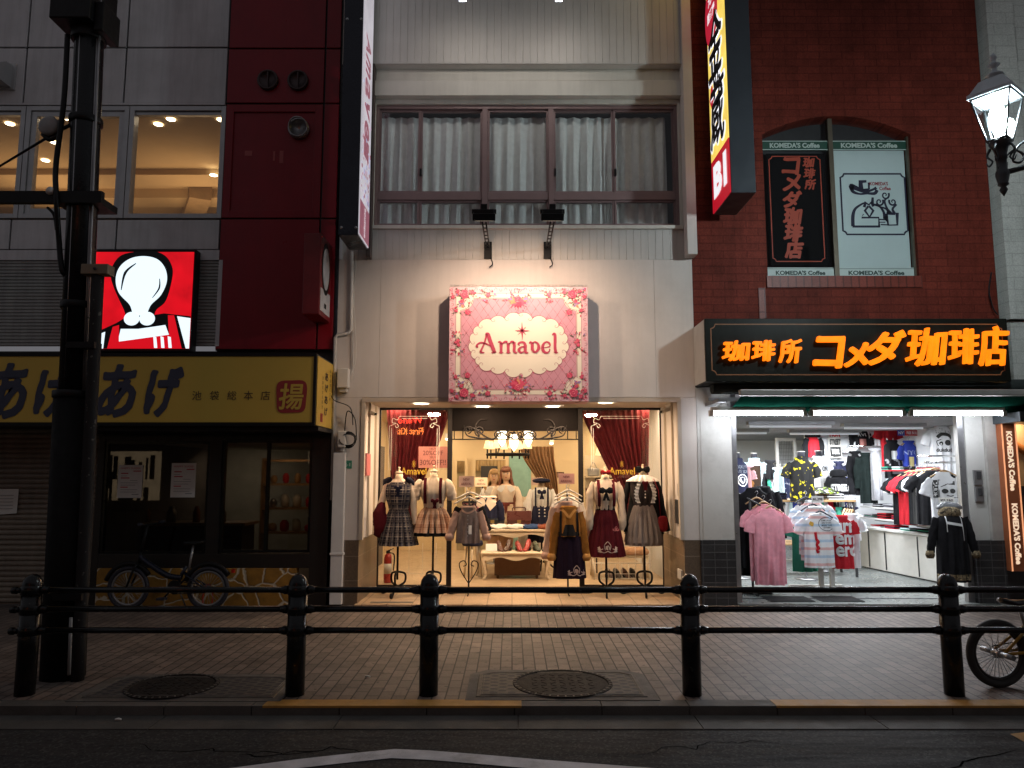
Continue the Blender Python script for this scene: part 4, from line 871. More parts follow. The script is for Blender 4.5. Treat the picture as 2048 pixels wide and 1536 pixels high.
# ---------------- left building signs ----------------
m_ycf = mat('yellow_sign_face', (.66, .43, .07), .5, 0, .05, 2)
YF = 8.52; p = rc(-260, 708, 632, 850, YF); yz0, yz1, yx1 = p[2], p[3], xx(632, 775, YF)
ys = thing('karaage_fascia_sign', 'long unlit yellow fascia sign with blue brush lettering', 'sign', (-5.5, YF, yz0))
b = MB(); b.box(LX, yx1, YF, FY - .01, yz0, yz1); part(b, 'box', K['dark'], ys)
w = .03; b = MB(); b.box(LX, yx1 - .02, YF - .012, YF - .001, yz0 + .03, yz1 - .02); b.box(yx1 + .001, yx1 + .010, YF + .02, FY - .03, yz0 + .0, yz1 - .02, 0); part(b, 'yellow_face', m_ycf, ys)
b = MB(); b.box(LX, yx1, YF - .02, YF - .013, yz1 - .03, yz1 + .01); b.box(LX, yx1, YF - .02, YF - .013, yz0 - .01, yz0 + .03); b.box(yx1 - .03, yx1 + .0, YF - .02, YF - .013, yz0 + .03, yz1 - .03); part(b, 'trim', K['black'], ys)
b = MB(); h = (yz1 - yz0) * .72; zc = (yz0 + yz1) / 2 - .02
for ch, px, hh in (('あ', 12, 1.05), ('げ', 108, .95), ('あ', 232, 1.0), ('げ', 328, .95)):
    c = at(px, 783, YF - .013); b.text(ch, c, h * hh * .72, h * hh, mi=0, bold=.012, shear=.22, wob=.012, fat=.016)
for ch, px in zip('池袋総本店', (394, 429, 464, 497, 531)): b.text(ch, at(px, 791, YF - .013), .105, .105, mi=1)
o = at(583, 793, YF - .013); r = .19; pts = []
for i in range(40):
    a = 2 * pi * i / 40; q = (abs(cos(a)) ** 5 + abs(sin(a)) ** 5) ** -.2; pts.append((r * .9 * q * cos(a) * (1 + .03 * sin(3 * a)), r * q * sin(a) * (1 + .03 * sin(2 * a + 1))))
b.prism(pts, o, h=.004, mi=2); b.text('揚', o, .27, .29, mi=3, lift=.006, shear=.1, fat=.006)
ym = (YF + FY) / 2 + .02; n_ = 0
for ch, z in zip('あげあげ', (.74, .57, .40, .23)): b.text(ch, V(yx1 + .011, ym + .02, yz0 + (yz1 - yz0) * z), .15, .10, Y_, Z_, 1, .03)
for i in range(7): b.text('味が自慢の揚'[i % 6], V(yx1 + .011, ym + .2, yz0 + (yz1 - yz0) * (.85 - .07 * i)), .05, .045, Y_, Z_, 1); b.text('池袋総本店揚'[i % 6], V(yx1 + .011, ym - .16, yz0 + (yz1 - yz0) * (.7 - .07 * i)), .05, .045, Y_, Z_, 1)
b.prism([(-.05, -.05), (.05, -.05), (.05, .05), (-.05, .05)], V(yx1 + .011, ym - .17, yz0 + .1), Y_, Z_, .002, 2)
part(b, 'brush_lettering', [mat('indigo_ink', (.045, .05, .085), .6, 0, .05), mat('brown_ink', (.06, .035, .02), .6, 0, 0), mat('stamp_red', (.33, .03, .03), .6, 0, 0), m_ycf], ys)
b = MB(); b.box(xs0 - .1, yx1 + .03, YF + .04, FY - .02, yz0 - .06, yz0 - .011); part(b, 'underside', K['black'], ys)
# lit red square sign: plain emblem in place of the portrait
KY = 9.13; p = rc(178, 504, 383, 697, KY); kx0, kx1, kz0, kz1 = p; kw, kh = kx1 - kx0, kz1 - kz0
ks = thing('chicken_shop_sign', 'brightly lit red and white square sign above the yellow fascia', 'sign', (kx0, FY, kz0)); b = MB(); b.box(kx0 - .02, kx1 + .02, KY + .012, FY - .01, kz0 - .04, kz1 + .04); part(b, 'casing', K['black'], ks, .01)
b = MB(); b.box(kx0, kx1, KY, KY + .011, kz0, kz1); part(b, 'lit_face', emi('lit_red', (.72, .004, .012), 1.0, 4), ks)
b = MB(); O2 = V(0, KY, 0)
def Kp(u, v): return (kx0 + kw * u, kz0 + kh * v)
def smooth2(p): return [(q.x, q.y) for q in smooth_path([(x, z, 0) for x, z in p], 5, True)]
def el(cu, cv, ru, rv, n=40): return [Kp(cu + ru * cos(2 * pi * i / n), cv + rv * sin(2 * pi * i / n)) for i in range(n)]
def drum(g): return [Kp(.5 + x + (g * .022 * (1 if x > 0 else -1)), .55 + z + (g * .022 * (1 if z > 0 else -1))) for x, z in ((-.05, -.20), (-.10, -.10), (-.21, .02), (-.25, .16), (-.22, .29), (-.12, .38), (.02, .405), (.15, .37), (.23, .27), (.25, .14), (.20, .0), (.11, -.10), (.06, -.20))]
b.prism(smooth2(drum(2.4))[::-1], O2, h=.003, mi=1); b.prism(smooth2(drum(0))[::-1], O2, h=.006, mi=0)
for s in (-1, 1): b.prism(el(.505 + s * .075, .305, .075, .07), O2, h=.009, mi=0)
b.ribbon([Kp(.31, .60), Kp(.34, .78), Kp(.44, .88)], [.01, .035, .01], O2, mi=1, h=.0068); b.ribbon([Kp(.62, .52), Kp(.68, .62), Kp(.68, .72)], [.008, .022, .008], O2, mi=1, h=.0068)
b.prism([Kp(*q) for q in ((0, 0), (.10, .17), (.28, .26), (.40, .34), (.62, .34), (.74, .36), (1, .33), (1, 0))], O2, h=.004, mi=1)
b.prism([Kp(*q) for q in ((.30, .02), (.33, .20), (.5, .20), (.76, .24), (.80, .14), (.5, .08))], O2, h=.007, mi=0)
b.prism([Kp(*q) for q in ((.21, .0), (.25, .22), (.31, .24), (.32, .07), (.80, .14), (.78, .34), (.84, .34), (.93, 0))], O2, h=.008, mi=2)
b.prism([Kp(*q) for q in ((.87, .33), (1, .31), (1, 0), (.97, 0))], O2, h=.007, mi=0); b.prism([Kp(*q) for q in ((.02, 0), (.06, .12), (.18, .17), (.17, 0))], O2, h=.007, mi=0)
for u in (.665, .735, .805): b.prism([Kp(u, .005), Kp(u + .03, .005), Kp(u + .015, .115), Kp(u - .015, .125)], O2, h=.010, mi=0)
part(b, 'emblem', [emi('lit_cool_white', (.78, .92, 1), 1.15), mat('black_print', (.006, .006, .008), .4, 0, 0), emi('lit_red_print', (.65, .004, .012), 1.0)], ks)
# small red blade sign
q = rc(606, 466, 640, 628, 8.75); b = MB(); x0, x1, z0, z1 = q; rb = thing('red_blade_sign', 'narrow red blade sign with white panel hanging on the red column', 'sign', (x0, FY, z0)); b.box(x0, x1, 8.75, FY - .005, z0, z1); part(b, 'casing', mat('red_casing', (.20, .012, .015), .4), rb, .008)
b = MB(); ya, yb = 8.79, FY - .05; pts = [(ya + (yb - ya) * (.5 + .42 * cos(a)), z0 + (z1 - z0) * (.62 + .33 * sin(a))) for a in [i * pi / 16 for i in range(32)]]
b.prism(pts, V(x1, 0, 0), Y_, Z_, .004, 1); b.prism([(y * .8 + (ya + yb) / 2 * .2, z * .8 + (z0 + (z1 - z0) * .62) * .2) for y, z in pts], V(x1, 0, 0), Y_, Z_, .006, 0); b.quad((x1 + .003, ya, z0 + .06), Y_ * (yb - ya), Z_ * .28, 0); b.quad((x1 + .005, (ya + yb) / 2 - .05, z0 + .12), Y_ * .1, Z_ * .06, 1)
part(b, 'emblem', [mat('dull_white', (.6, .6, .62), .5), K['black']], rb)

# ---------------- street sign opposite, seen only in the boutique glass ----------------
oz = thing('restaurant_sign', 'orange lit restaurant lettering across the street, mirrored in the boutique window', 'sign', (-4, -7, 3.4))
vy = 2 * GY + 7; c = V((810 - 1024) / FO * dd(zz(840, vy), vy), -7, zz(840, vy) - .2); b = MB(); b.text("Wendy's", c + V(0, 0, .16), 1.3, .34, -X_, Z_, 0, .03, .02, shear=.2); b.text('First Kitchen', c + V(-.05, 0, -.22), 1.5, .26, -X_, Z_, 1, .03, .02); part(b, 'lettering', [emi('lit_scarlet', (1, .06, .03), 14), emi('lit_orange', (1, .25, .05), 14)], oz)
b = MB(); b.box(c.x - 1.2, c.x + 1.2, -7.3, -7.03, c.z - .6, c.z + .7); part(b, 'panel', K['dark'], oz)
ob = thing('opposite_building', 'dark building across the street, faintly mirrored in the shop glass', 'building', (0, -14, 0)); b = MB(); b.box(-30, 30, -14.6, -14, 0, 9); part(b, 'wall', mat('dark_wall', (.10, .095, .09), .8), ob)
b = MB()
for i in range(12): b.box(-28 + i * 4.6, -24.6 + i * 4.6, -13.98, -13.95, 4.2, 5.6); 
part(b, 'dark_windows', K['dglass'], ob)
b = MB(); rq = random.Random(4)
for i in range(12):
    x = -28 + i * 4.6
    if i % 2 == 0:
        for k in range(26): xx_ = x + rq.uniform(0, 3.4); b.box(xx_, xx_ + rq.uniform(.05, .3), -13.95 + k * .001, -13.9 + k * .001, .4 + rq.choice((0, 0, .5, .9)), .6 + rq.uniform(.3, 1.8))
part(b, 'goods', K['dark'], ob)
b = MB()
for i in range(12):
    if i % 2 == 0: b.box(-28 + i * 4.6, -24.4 + i * 4.6, -13.99, -13.96, .4, 2.5)
part(b, 'lit_shopfronts', emi('far_shop_glow', (1, .72, .42), .8, 2.), ob)
# ---------------- right building: red brick coffee house above the clothes shop ----------------
m_rbrick = brickm('painted_red_brick', (.155, .029, .018), (.128, .024, .015), (.10, .018, .012), .30, .10, .007, .5, 'xz', .65, .5, .3, .12, .3)
m_rbsold = brickm('red_brick_soldier', (.185, .034, .021), (.15, .028, .017), (.095, .018, .011), .10, .30, .010, 0, 'xz', .45, .9, .14, .35)
m_ston = brickm('grey_stone_tile', (.48, .48, .45), (.455, .46, .43), (.38, .38, .355), .34, .155, .006, .5, 'xz', .6, .5, .14, .3, .1)
m_dtile = brickm('charcoal_tile', (.04, .04, .042), (.03, .03, .032), (.09, .09, .09), .145, .09, .004, 0, 'xz', .3, .4, .2, .4)
m_pill = mat('grey_white_pillar', (.52, .51, .48), .6, 0, .08, 2, grime=.3, bump=.15, bs=20)
m_navyl = mat('navy_print', (.010, .008, .035), .6, 0, 0)
rbld = thing('coffee_house_building', 'red painted brick building with an arched window over the open clothes shop', 'building', (4.2, FY, 0))
BX0, BX1 = CXR + .002, xf(1985, 450); wz0 = zf(551); WX0, WX1 = xf(1530, 400), xf(1830, 400)
wspr, wtop = zf(268), zf(231); bot = zf(772)
# wall with an arched opening
b = MB(); y0, y1 = FY + .01, FY + .25; n = 24
arc = [(WX0 + (WX1 - WX0) * i / n, wspr + (wtop - wspr) * (1 - (2 * i / n - 1) ** 2)) for i in range(n + 1)]
b.add([(BX0, y0, bot), (WX0, y0, bot), (WX0, y0, wspr), (BX0, y0, wspr), (WX1, y0, bot), (BX1, y0, bot), (BX1, y0, wspr), (WX1, y0, wspr), (WX0, y0, wz0), (WX1, y0, wz0), (BX0, y0, 10.5), (BX1, y0, 10.5), (WX0, y0, 10.5), (WX1, y0, 10.5)],
      [(0, 1, 2, 3), (4, 5, 6, 7), (1, 4, 9, 8), (3, 2, 12, 10), (7, 6, 11, 13)])
k = b.add([(x, y0, z) for x, z in arc] + [(x, y0, 10.5) for x, z in arc], [(i, i + 1, n + 2 + i, n + 1 + i) for i in range(n)])
k = b.add([(x, y0, z) for x, z in arc] + [(x, y1, z) for x, z in arc], [(i, n + 1 + i, n + 2 + i, i + 1) for i in range(n)])
b.add([(WX0, y0, wz0), (WX0, y0, wspr), (WX0, y1, wspr), (WX0, y1, wz0)], [(0, 1, 2, 3)]); b.add([(WX1, y0, wz0), (WX1, y0, wspr), (WX1, y1, wspr), (WX1, y1, wz0)], [(0, 3, 2, 1)]); b.add([(WX0, y0, wz0), (WX1, y0, wz0), (WX1, y1, wz0), (WX0, y1, wz0)], [(0, 3, 2, 1)])
part(b, 'brick_wall', m_rbrick, rbld)
b = MB(); b.box(WX0 - .02, WX1 + .02, FY - .012, FY + .009, zf(575), zf(552)); b.box(xf(1516, 560), xf(1520, 560) + .06, FY - .006, FY + .009, bot, zf(560) - .1); part(b, 'brick_sill', m_rbsold, rbld)
b = MB(); b.box(BX0, BX1, FY + .26, FY + .4, bot, 10.5); b.box(WX0 - .3, WX1 + .3, FY + 1.2, FY + 1.25, wz0, wtop + .2); part(b, 'dark_interior', K['dark'], rbld)
GYc = FY + .10; xm0, xm1 = xf(1667, 400), xf(1676, 400); b = MB(); b.box(xm0, xm1, GYc - .04, GYc + .04, wz0, wtop - .01); b.box(WX0, WX0 + .02, GYc - .03, GYc + .03, wz0, wspr); b.box(WX1 - .02, WX1, GYc - .03, GYc + .03, wz0, wspr)
ow = part(b, 'arched_window', mat('bronze_frame', (.13, .11, .08), .4, .5, .1), rbld); b = MB(); b.prism([(x, z) for x, z in [(WX0, wz0), (WX1, wz0)] + arc[::-1]], (0, GYc + .004, 0), h=.004); part(b, 'pane', glass('arched_glass', (.9, .92, .92), .6), ow)
for side, (x0, x1) in enumerate(((WX0 + .02, xm0), (xm1, WX1 - .02))):
    cx = (x0 + x1) / 2; w = x1 - x0; ya = GYc - .006; b = MB(); z0, z1 = zf(294), zf(275); zb0, zb1 = wz0 + .01, zf(531)
    b.box(x0, x1, ya, ya + .004, z0, z1, 0); b.box(x0, x1, ya - .001, ya, z1 - .012, z1 - .002, 1); b.box(x0, x1, ya - .001, ya, z0 + .002, z0 + .012, 1); b.text("KOMEDA'S Coffee", (cx, ya, (z0 + z1) / 2), w * .76, (z1 - z0) * .55, mi=1, bold=.04)
    b.box(x0, x1, ya, ya + .004, zb0, zb1, 3); b.box(x0, x1, ya - .001, ya, zb1 - .02, zb1 - .014, 2); b.text("KOMEDA'S Coffee", (cx, ya, (zb0 + zb1) / 2 - .01), w * .74, (zb1 - zb0) * .5, mi=2, bold=.04)
    part(b, 'window_lettering', [mat('sign_green', (.012, .06, .04), .5, 0, 0), mat('pale_lettering', (.42, .50, .46), .6, 0, 0), mat('dark_green_ink', (.02, .05, .04), .6, 0, 0), mat('frosted_band', (.46, .55, .53), .6, 0, .04)], ow)
# black window poster with red vertical lettering
x0, x1 = WX0 + .03, xm0 - .03; z0, z1 = zf(529), zf(298); vs_ = thing('window_poster', 'black poster with red vertical lettering in the arched window', 'poster', (x0, GYc + .05, z0)); b = MB(); yp = GYc + .04
b.box(x0 + .06, x1, yp, yp + .02, z0 + .02, z1); part(b, 'board', mat('poster_black', (.006, .006, .0065), .9, 0, 0, spec=.05), vs_); b = MB(); m_ro = mat('poster_red', (.45, .06, .025), .6, 0, .05); fr = (x0 + .09, x1 - .06, z0 + .08, z1 - .04); c = .05
def corner_frame(b, x0, x1, z0, z1, c, w, y, mi=0, h=.003):
    pts = []
    for cx_, cz_, a0 in ((x1, z0, 180), (x1, z1, 270), (x0, z1, 0), (x0, z0, 90)):
        for i in range(7):
            t = radians(a0 - 90 * i / 6.); pts.append((cx_ + c * cos(t), cz_ + c * sin(t)))
    b.ribbon(pts, w, (0, y, 0), mi=mi, h=h, k=0, closed=True)
corner_frame(b, fr[0], fr[1], fr[2], fr[3], .04, .012, yp)
for i, ch in enumerate('コメダ珈琲店'): b.text(ch, (xx(1583 - 1 + i * 1.2, 330 + i * 34, yp), yp, zz(332 + i * 33.5, yp)), .235, .215, mi=0, shear=.18, wob=.02, fat=.012)
for i, ch in enumerate('珈琲所'): b.text(ch, (xx(1618 + i * .5, 340, yp), yp, zz(325 + i * 22, yp)), .15, .13, mi=0, shear=.18, wob=.02, fat=.006)
part(b, 'lettering', m_ro, vs_)
# pale panel with the coffee house emblem
x0, x1 = xm1 + .015, WX1 - .03; cp = thing('window_panel', 'pale frosted panel with the navy coffee cup emblem in the arched window', 'panel', (x0, GYc + .05, z0)); b = MB(); b.box(x0, x1, yp, yp + .02, zb1 * 0 + zf(531), zf(292)); part(b, 'board', mat('frosted_panel', (.55, .65, .65), .6, 0, .05, 2), cp)
b = MB(); Lx0, Lx1, Lz0, Lz1 = xx(1683, 407, yp), xx(1812, 407, yp), zz(469, yp), zz(348, yp)
corner_frame(b, Lx0, Lx1, Lz0, Lz1, .045, .022, yp)
def Lg(x, y): return (Lx0 + (x - 885) / 605 * (Lx1 - Lx0), Lz1 - (y - 565) / 525 * (Lz1 - Lz0))
def ln(pts, w, mi=0, k=6): b.ribbon([Lg(*p) for p in pts], [1.5 * q / 605 * (Lx1 - Lx0) for q in (w if isinstance(w, (list, tuple)) else [w])] * (1 if isinstance(w, (list, tuple)) else 2), (0, yp, 0), mi=mi, h=.003, k=k)
ln([(1000, 700), (985, 672), (1030, 690), (1110, 720), (1190, 700), (1220, 685)], [24, 34, 30, 16, 14, 20]); ln([(985, 680), (1000, 720), (1060, 740), (1130, 735), (1200, 735), (1225, 705)], [30, 20, 12, 14, 20, 22])
ln([(1075, 700), (1075, 632), (1130, 630)], [30, 30, 16], k=0); ln([(1085, 705), (1150, 700)], 14); ln([(1150, 640), (1150, 700)], 12)
ln([(980, 1020), (985, 930), (1010, 870), (1070, 830), (1110, 815)], [22, 22, 16, 12, 10]); ln([(975, 1022), (1230, 1022)], 14, k=0); ln([(1225, 1028), (1225, 945), (1065, 945), (1085, 915)], [14, 12, 12, 8], k=0)
ln([(1180, 830), (1240, 850), (1275, 900), (1280, 955)], [14, 12, 16, 20]); ln([(1095, 855), (1110, 815), (1140, 835), (1165, 810), (1180, 850)], [18, 22, 12, 22, 16], k=0); ln([(1135, 845), (1100, 885), (1140, 940), (1178, 885), (1140, 845)], [14, 16, 16, 16, 14], k=0); ln([(1180, 770), (1172, 830)], [14, 20])
ln([(1225, 960), (1295, 960), (1310, 935)], 8); ln([(1240, 1005), (1320, 1008)], 8); ln([(1230, 985), (1285, 985)], 6)
ln([(1300, 910), (1310, 1010), (1395, 1008), (1400, 905), (1380, 912), (1300, 908)], [16, 12, 14, 22, 16, 18], k=0); ln([(1310, 935), (1280, 945), (1310, 985)], 10)
for cx_, cy_, r_, d in ((1298, 750, 38, 1), (1240, 808, 38, 1), (1366, 808, 36, -1)):
    ln([(cx_ + d * r_ * (1 - i / 22) * cos(-.5 + i * .42), cy_ + r_ * (1 - i / 22) * sin(-.5 + i * .42)) for i in range(20)][::-1], [6, 9, 13], k=2)
ln([(1330, 770), (1290, 800), (1310, 870), (1340, 905)], [8, 12, 14, 20]); ln([(1400, 830), (1360, 870), (1375, 905)], [12, 14, 18]); ln([(1205, 825), (1240, 850), (1300, 870), (1320, 905)], [12, 10, 12, 16])
x, z = Lg(1245, 650); b.text("KOMEDA'S", (x, yp, z), .24, .05, mi=1, bold=.03); x, z = Lg(1300, 692); b.text('Coffee', (x, yp, z), .15, .05, mi=1, bold=.03)
part(b, 'emblem', [m_navyl, mat('crimson_print', (.30, .012, .02), .6, 0, 0)], cp)
# grey stone neighbour on the right
st = thing('stone_building', 'pale grey stone tiled building at the right edge', 'building', (7, FY, 0)); b = MB()
SXa = xf(1985, 300); b.box(SXa + .006, SXa + .36, 9.22, FY + .5, zf(640), 10.5); b.box(SXa + .362, 16, FY, FY + .5, bot, 10.5); b.box(SXa + .1, 16, FY - .02, FY, zf(640), zf(612)); b.box(SXa + .05, SXa + .36, FY - .0, FY + .3, bot, zf(642)); part(b, 'stone_wall', m_ston, st)
b = MB(); c = at(1990, 560, 9.2); b.tube([at(1983, 545, 9.2), at(1978, 580, 9.18), at(1986, 615, 9.2), at(1996, 630, 9.2)], .008, 6, k=6); solo(b, 'hanging_wire', 'thin dark wire hanging on the stone corner above the black sign', 'cable', K['black'], c)
# ---- shop shell ----
RX0 = xf(1469, 1000); RX1 = 5.55; ceilz = 2.30
p0, p1 = CXR + .002, xf(1465, 950); dzr = .773
b = MB(); b.box(p0, p1, FY - .01, FY + .5, dzr, zf(775)); b.box(p0 + .04, p1, FY - .016, FY - .011, dzr + .002, zf(838)); part(b, 'shop_pillar', m_pill, rbld)
b = MB(); b.box(p0, p1, FY - .03, FY + .5, 0, dzr - .002); part(b, 'pillar_tiles', m_dtile, rbld)
for q in ((p1 + .001, p1 + .06, FY - .02, FY + .08), (RX1 - .02, RX1 + .06, FY + .02, FY + .1)): part(MB().box(*q, 0, 2.6), 'shutter_guide', K['steel'], rbld)
q0, q1 = RX1 + .062, 5.73; b = MB(); b.box(q0, q0 + .22, FY, FY + .12, dzr, 2.72, 0); b.box(q0 + .222, q1 + .24, FY - .05, FY + .12, dzr, 2.72, 1); part(b, 'shop_pillar', [m_pill, mat('rough_grey_pillar', (.38, .36, .33), .8, 0, .15, 6, bump=.4)], rbld)
b = MB(); b.box(q0, q1 + .24, FY - .06, FY + .12, 0, dzr - .002); part(b, 'pillar_tiles', m_dtile, rbld)
b = MB()
for px, py in ((1954, 955), (1957, 988)):
    c = at(px, py, FY - .0); b.box(c.x - .05, c.x + .05, FY - .03, FY - .001, c.z - .09, c.z + .09); b.box(c.x - .02, c.x + .03, FY - .036, FY - .0305, c.z - .02, c.z + .07, 1)
part(b, 'switch_box', [K['steel'], K['dark']], rbld)
q1x = q0 + .12; BY = FY + 7.6; WXr = 6.75; m_wht = mat('shop_white_wall', (.68, .69, .70), .7, 0, .05, 1.5)
b = MB(); b.box(p0, WXr, BY, BY + .1, 0, 2.8); b.box(p0 - .05, p0, FY + .5, BY, 0, 2.8); part(b, 'shop_back_wall', m_wht, rbld)
b = MB(); b.box(WXr, WXr + .1, FY + .12, BY, 0, 2.8); b.box(5.98, WXr, FY + .45, FY + .5, 0, 2.8); b.box(5.955, 5.979, FY + .121, FY + .5, 0, 2.8); part(b, 'shop_side_wall', m_wht, rbld)
PYw = FY + 3.9; pw0 = xx(1612, 870, PYw); b = MB(); b.box(pw0, WXr, PYw, PYw + .1, 0.02, ceilz + .3); b.prism([(xx(1680, 900, PYw), zz(905, PYw)), (xx(1722, 845, PYw), ceilz), (xx(1745, 845, PYw), ceilz), (xx(1700, 905, PYw), zz(905, PYw))], (0, PYw - .001, 0), h=.16); part(b, 'partition_wall', m_wht, rbld)
b = MB(); n = 60; pr = []
for i in range(n): y = FY + .3 + (BY - FY - .3) * i / n; pr += [(y, ceilz), (y + .05, ceilz), (y + .065, ceilz + .05), (y + .11, ceilz + .05)]
b.loft([[V(x, y, z) for y, z in pr] for x in (p0, WXr)], 0, False, False, False, closed=False); b.box(p0, WXr + .1, FY + .26, BY, ceilz + .06, ceilz + .2); m_deck = mat('ceiling_deck', (.20, .20, .20), .45, .4, .2); part(b, 'corrugated_ceiling', m_deck, rbld)
m_rfl = mat('shop_vinyl', (.17, .185, .18), .3, 0, .2, 3, grime=.3, spec=.5)
b = MB(); b.box(p1, q1 + .24, FY - .10, FY + .3, -.2, .028, 0); b.box(p0, WXr, FY + .3, BY, -.2, .03, 0)
for y, h in ((FY + .30, .012), (FY + .9, .01)): b.box(p1 + .01, RX1, y - h, y + h, .02, .0325, 1)
part(b, 'shop_floor', [m_rfl, K['ink']], rbld)
for px0, px1, lb_ in ((1546, 1637, 'dark ridged entrance mat under the striped T-shirts'), (1651, 1737, 'dark ridged entrance mat before the red T-shirt rack')):
    b = MB(); ya, yb = gy(1211), gy(1200); x0 = (px0 - 1024) / FO * dd(0, ya); x1 = (px1 - 1024) / FO * dd(0, ya); b.box(x0, x1, ya + .08, ya + .45, .0285, .036)
    for i in range(14): b.box(x0 + .01, x1 - .01, ya + .09 + i * .026, ya + .1 + i * .026, .0361, .042)
    solo(b, 'floor_mat', lb_, 'mat', K['dark'], (x0, ya, .03), 'mats at the clothes shop entrance')
# fluorescent tubes under the awning
for i, (a, c, lb_) in enumerate(((1418, 1613, 'bright fluorescent tube under the awning, nearest the boutique'), (1618, 1811, 'bright fluorescent tube under the awning, between two others'), (1818, 2012, 'bright fluorescent tube under the awning, nearest the coffee entrance'))):
    Y = 8.9; zt = zz(829, Y) + .01; x0, x1 = xx(a, 829, Y), xx(c, 829, Y); t = thing('fluorescent_lamp', lb_, 'lamp', ((x0 + x1) / 2, Y, zt), 'tubes under the green awning')
    b = MB(); b.tube([(x0 + .04, Y, zt), (x1 - .04, Y, zt)], .019, 14); part(b, 'tube', emi('tube_light', (.85, .90, 1), 40), t)
    b = MB(); b.box(x0 + .02, x1 - .02, Y - .025, Y + .025, zt + .035, zt + .075)
    for q in (x0, x1 - .05): b.box(q, q + .05, Y - .025, Y + .025, zt - .03, zt + .034)
    part(b, 'batten', K['offw'], t, .005); light('AREA', 'tube_glow', ((x0 + x1) / 2, Y, zt - .03), 6, (.88, .93, 1), t, x1 - x0, (0, .3, -1), sy=.04)
# awning
aw = thing('awning', 'rolled green shop awning under the black fascia sign', 'awning', (4.5, FY, 2.4)); m_grn = mat('green_canvas', (.0035, .030, .019), 1, 0, .2, 14, spec=0)
b = MB(); x0 = xx(1478, 795, 8.5); ax0 = xx(1440, 790, 8.7); za, zb = zz(790, 8.5), zz(826, 9.22); rows = []
for j in range(9):
    v = j / 8; rows.append([V(x0 + .03 + (8.4 - x0) * i / 40, 8.5 + .72 * v, za + (zb - za) * v - .03 * sin(pi * v) + .004 * sin(i * 1.7)) for i in range(41)])
b.loft(rows, 0, False, False, True, closed=False); part(b, 'canvas', m_grn, aw)
b = MB(); b.box(x0, 8.5, 8.44, 8.52, za - .012, za + .06); part(b, 'front_bar', mat('awning_bar', (.33, .32, .30), .45, .4, .15, 6), aw, .012)
b = MB(); b.tube([(ax0, 9.05, zf(775) - .02), (8.5, 9.05, zf(775) - .02)], .09, 14); part(b, 'roll', mat('dark_canvas', (.02, .028, .026), .8), aw)
b = MB(); b.tube([V(x0 + .05, 8.52, za + .02), V(x0 + .3, 9.2, za - .02)], .02, 8); b.box(ax0 - .02, ax0 + .08, 8.7, FY - .002, za - .06, za - .02); b.box(xx(1419, 793, 8.9), x0 + .2, 8.93, 8.96, zz(802, 8.93), zz(795, 8.93)); part(b, 'arm', K['steel'], aw)
# coffee house fascia sign
KS = 8.74; x0, x1, z0, z1 = rc(1411, 637, 2018, 763, KS); fs = thing('coffee_fascia_sign', 'black fascia sign with glowing orange brush characters', 'sign', (x0, KS, z0)); b = MB(); b.box(x0, x1, KS, FY - .002, z0, z1); part(b, 'box', [mat('black_green_face', (.009, .011, .008), .4, 0, .4, 3, streak=.5, spec=.2)], fs, .006)
b = MB(); b.box(x0 - .004, x0 - .001, KS + .03, FY - .01, z0 + .01, z1 - .01); part(b, 'pale_side', m_pill, fs)
b = MB(); corner_frame(b, x0 + .07, x1 - .07, z0 + .08, z1 - .07, .05, .012, KS); part(b, 'pinstripe', mat('gold_pinstripe', (.30, .13, .05), .5), fs)
b = MB(); yl = KS - .01
for ch, (a, t_, c, d), sh_ in (('珈', (1443, 684, 1497, 722), .1), ('琲', (1502, 683, 1547, 722), .1), ('所', (1555, 681, 1600, 726), .15), ('コ', (1624, 676, 1686, 735), .2), ('メ', (1686, 688, 1732, 734), .2), ('ダ', (1732, 664, 1806, 730), .22), ('珈', (1808, 659, 1890, 732), .16), ('琲', (1893, 660, 1952, 728), .12), ('店', (1952, 655, 2012, 732), .18)):
    q = rc(a, t_, c, d, yl); b.text(ch, ((q[0] + q[1]) / 2, KS, (q[2] + q[3]) / 2), q[1] - q[0], q[3] - q[2], mi=0, ext=.05, lift=.03, shear=sh_, wob=.008, fat=.013 if ch in 'コメダ' else .007)
part(b, 'glowing_lettering', emi('orange_neon', (1, .20, .004), 1.5, 6), fs)
# tall izakaya blade sign
V0, V1, YK0, YK1 = xx(1456, 250, 8.3), xx(1507, 250, 8.3), 8.3, 9.06; zk = zz(385, 8.3); vk = thing('yellow_blade_sign', 'tall lit yellow blade sign with black brush characters and a red foot', 'sign', (V0, FY, zk)); b = MB(); b.box(V0 + .012, V1, YK0, YK1, zk, 9.6); part(b, 'casing', [mat('slate_casing', (.035, .042, .05), .35, .2, .15, 2)], vk, .006)
b = MB(); ym = (YK0 + YK1) / 2; zr = zz(305, ym); b.box(V0, V0 + .0115, YK0 + .008, YK1 - .008, zr + .02, 9.58, 0); b.box(V0, V0 + .0115, YK0 + .008, YK1 - .008, zk + .01, zr + .018, 1); part(b, 'lit_face', [emi('lit_yellow', (.95, .68, .13), 1.0, 2.5), emi('lit_redfoot', (.55, .01, .025), .75)], vk)
b = MB(); u = -Y_
for ch, py, hh in (('金', 85, .82), ('の', 150, .26), ('蔵', 222, .82)):
    z = zz(py, ym); b.text(ch, V(V0, ym + .02, z), .64 * min(1, hh * 1.3), hh, u, Z_, 1, .0, lift=.003, shear=.12, wob=.02, fat=.034); b.text(ch, V(V0, ym + .02, z), .60 * min(1, hh * 1.3), hh * .97, u, Z_, 0, .0, lift=.008, shear=.12, wob=.02, fat=.017)
b.text('B1', V(V0, ym, zz(350, ym)), .56, .42, u, Z_, 1, .06, lift=.005)
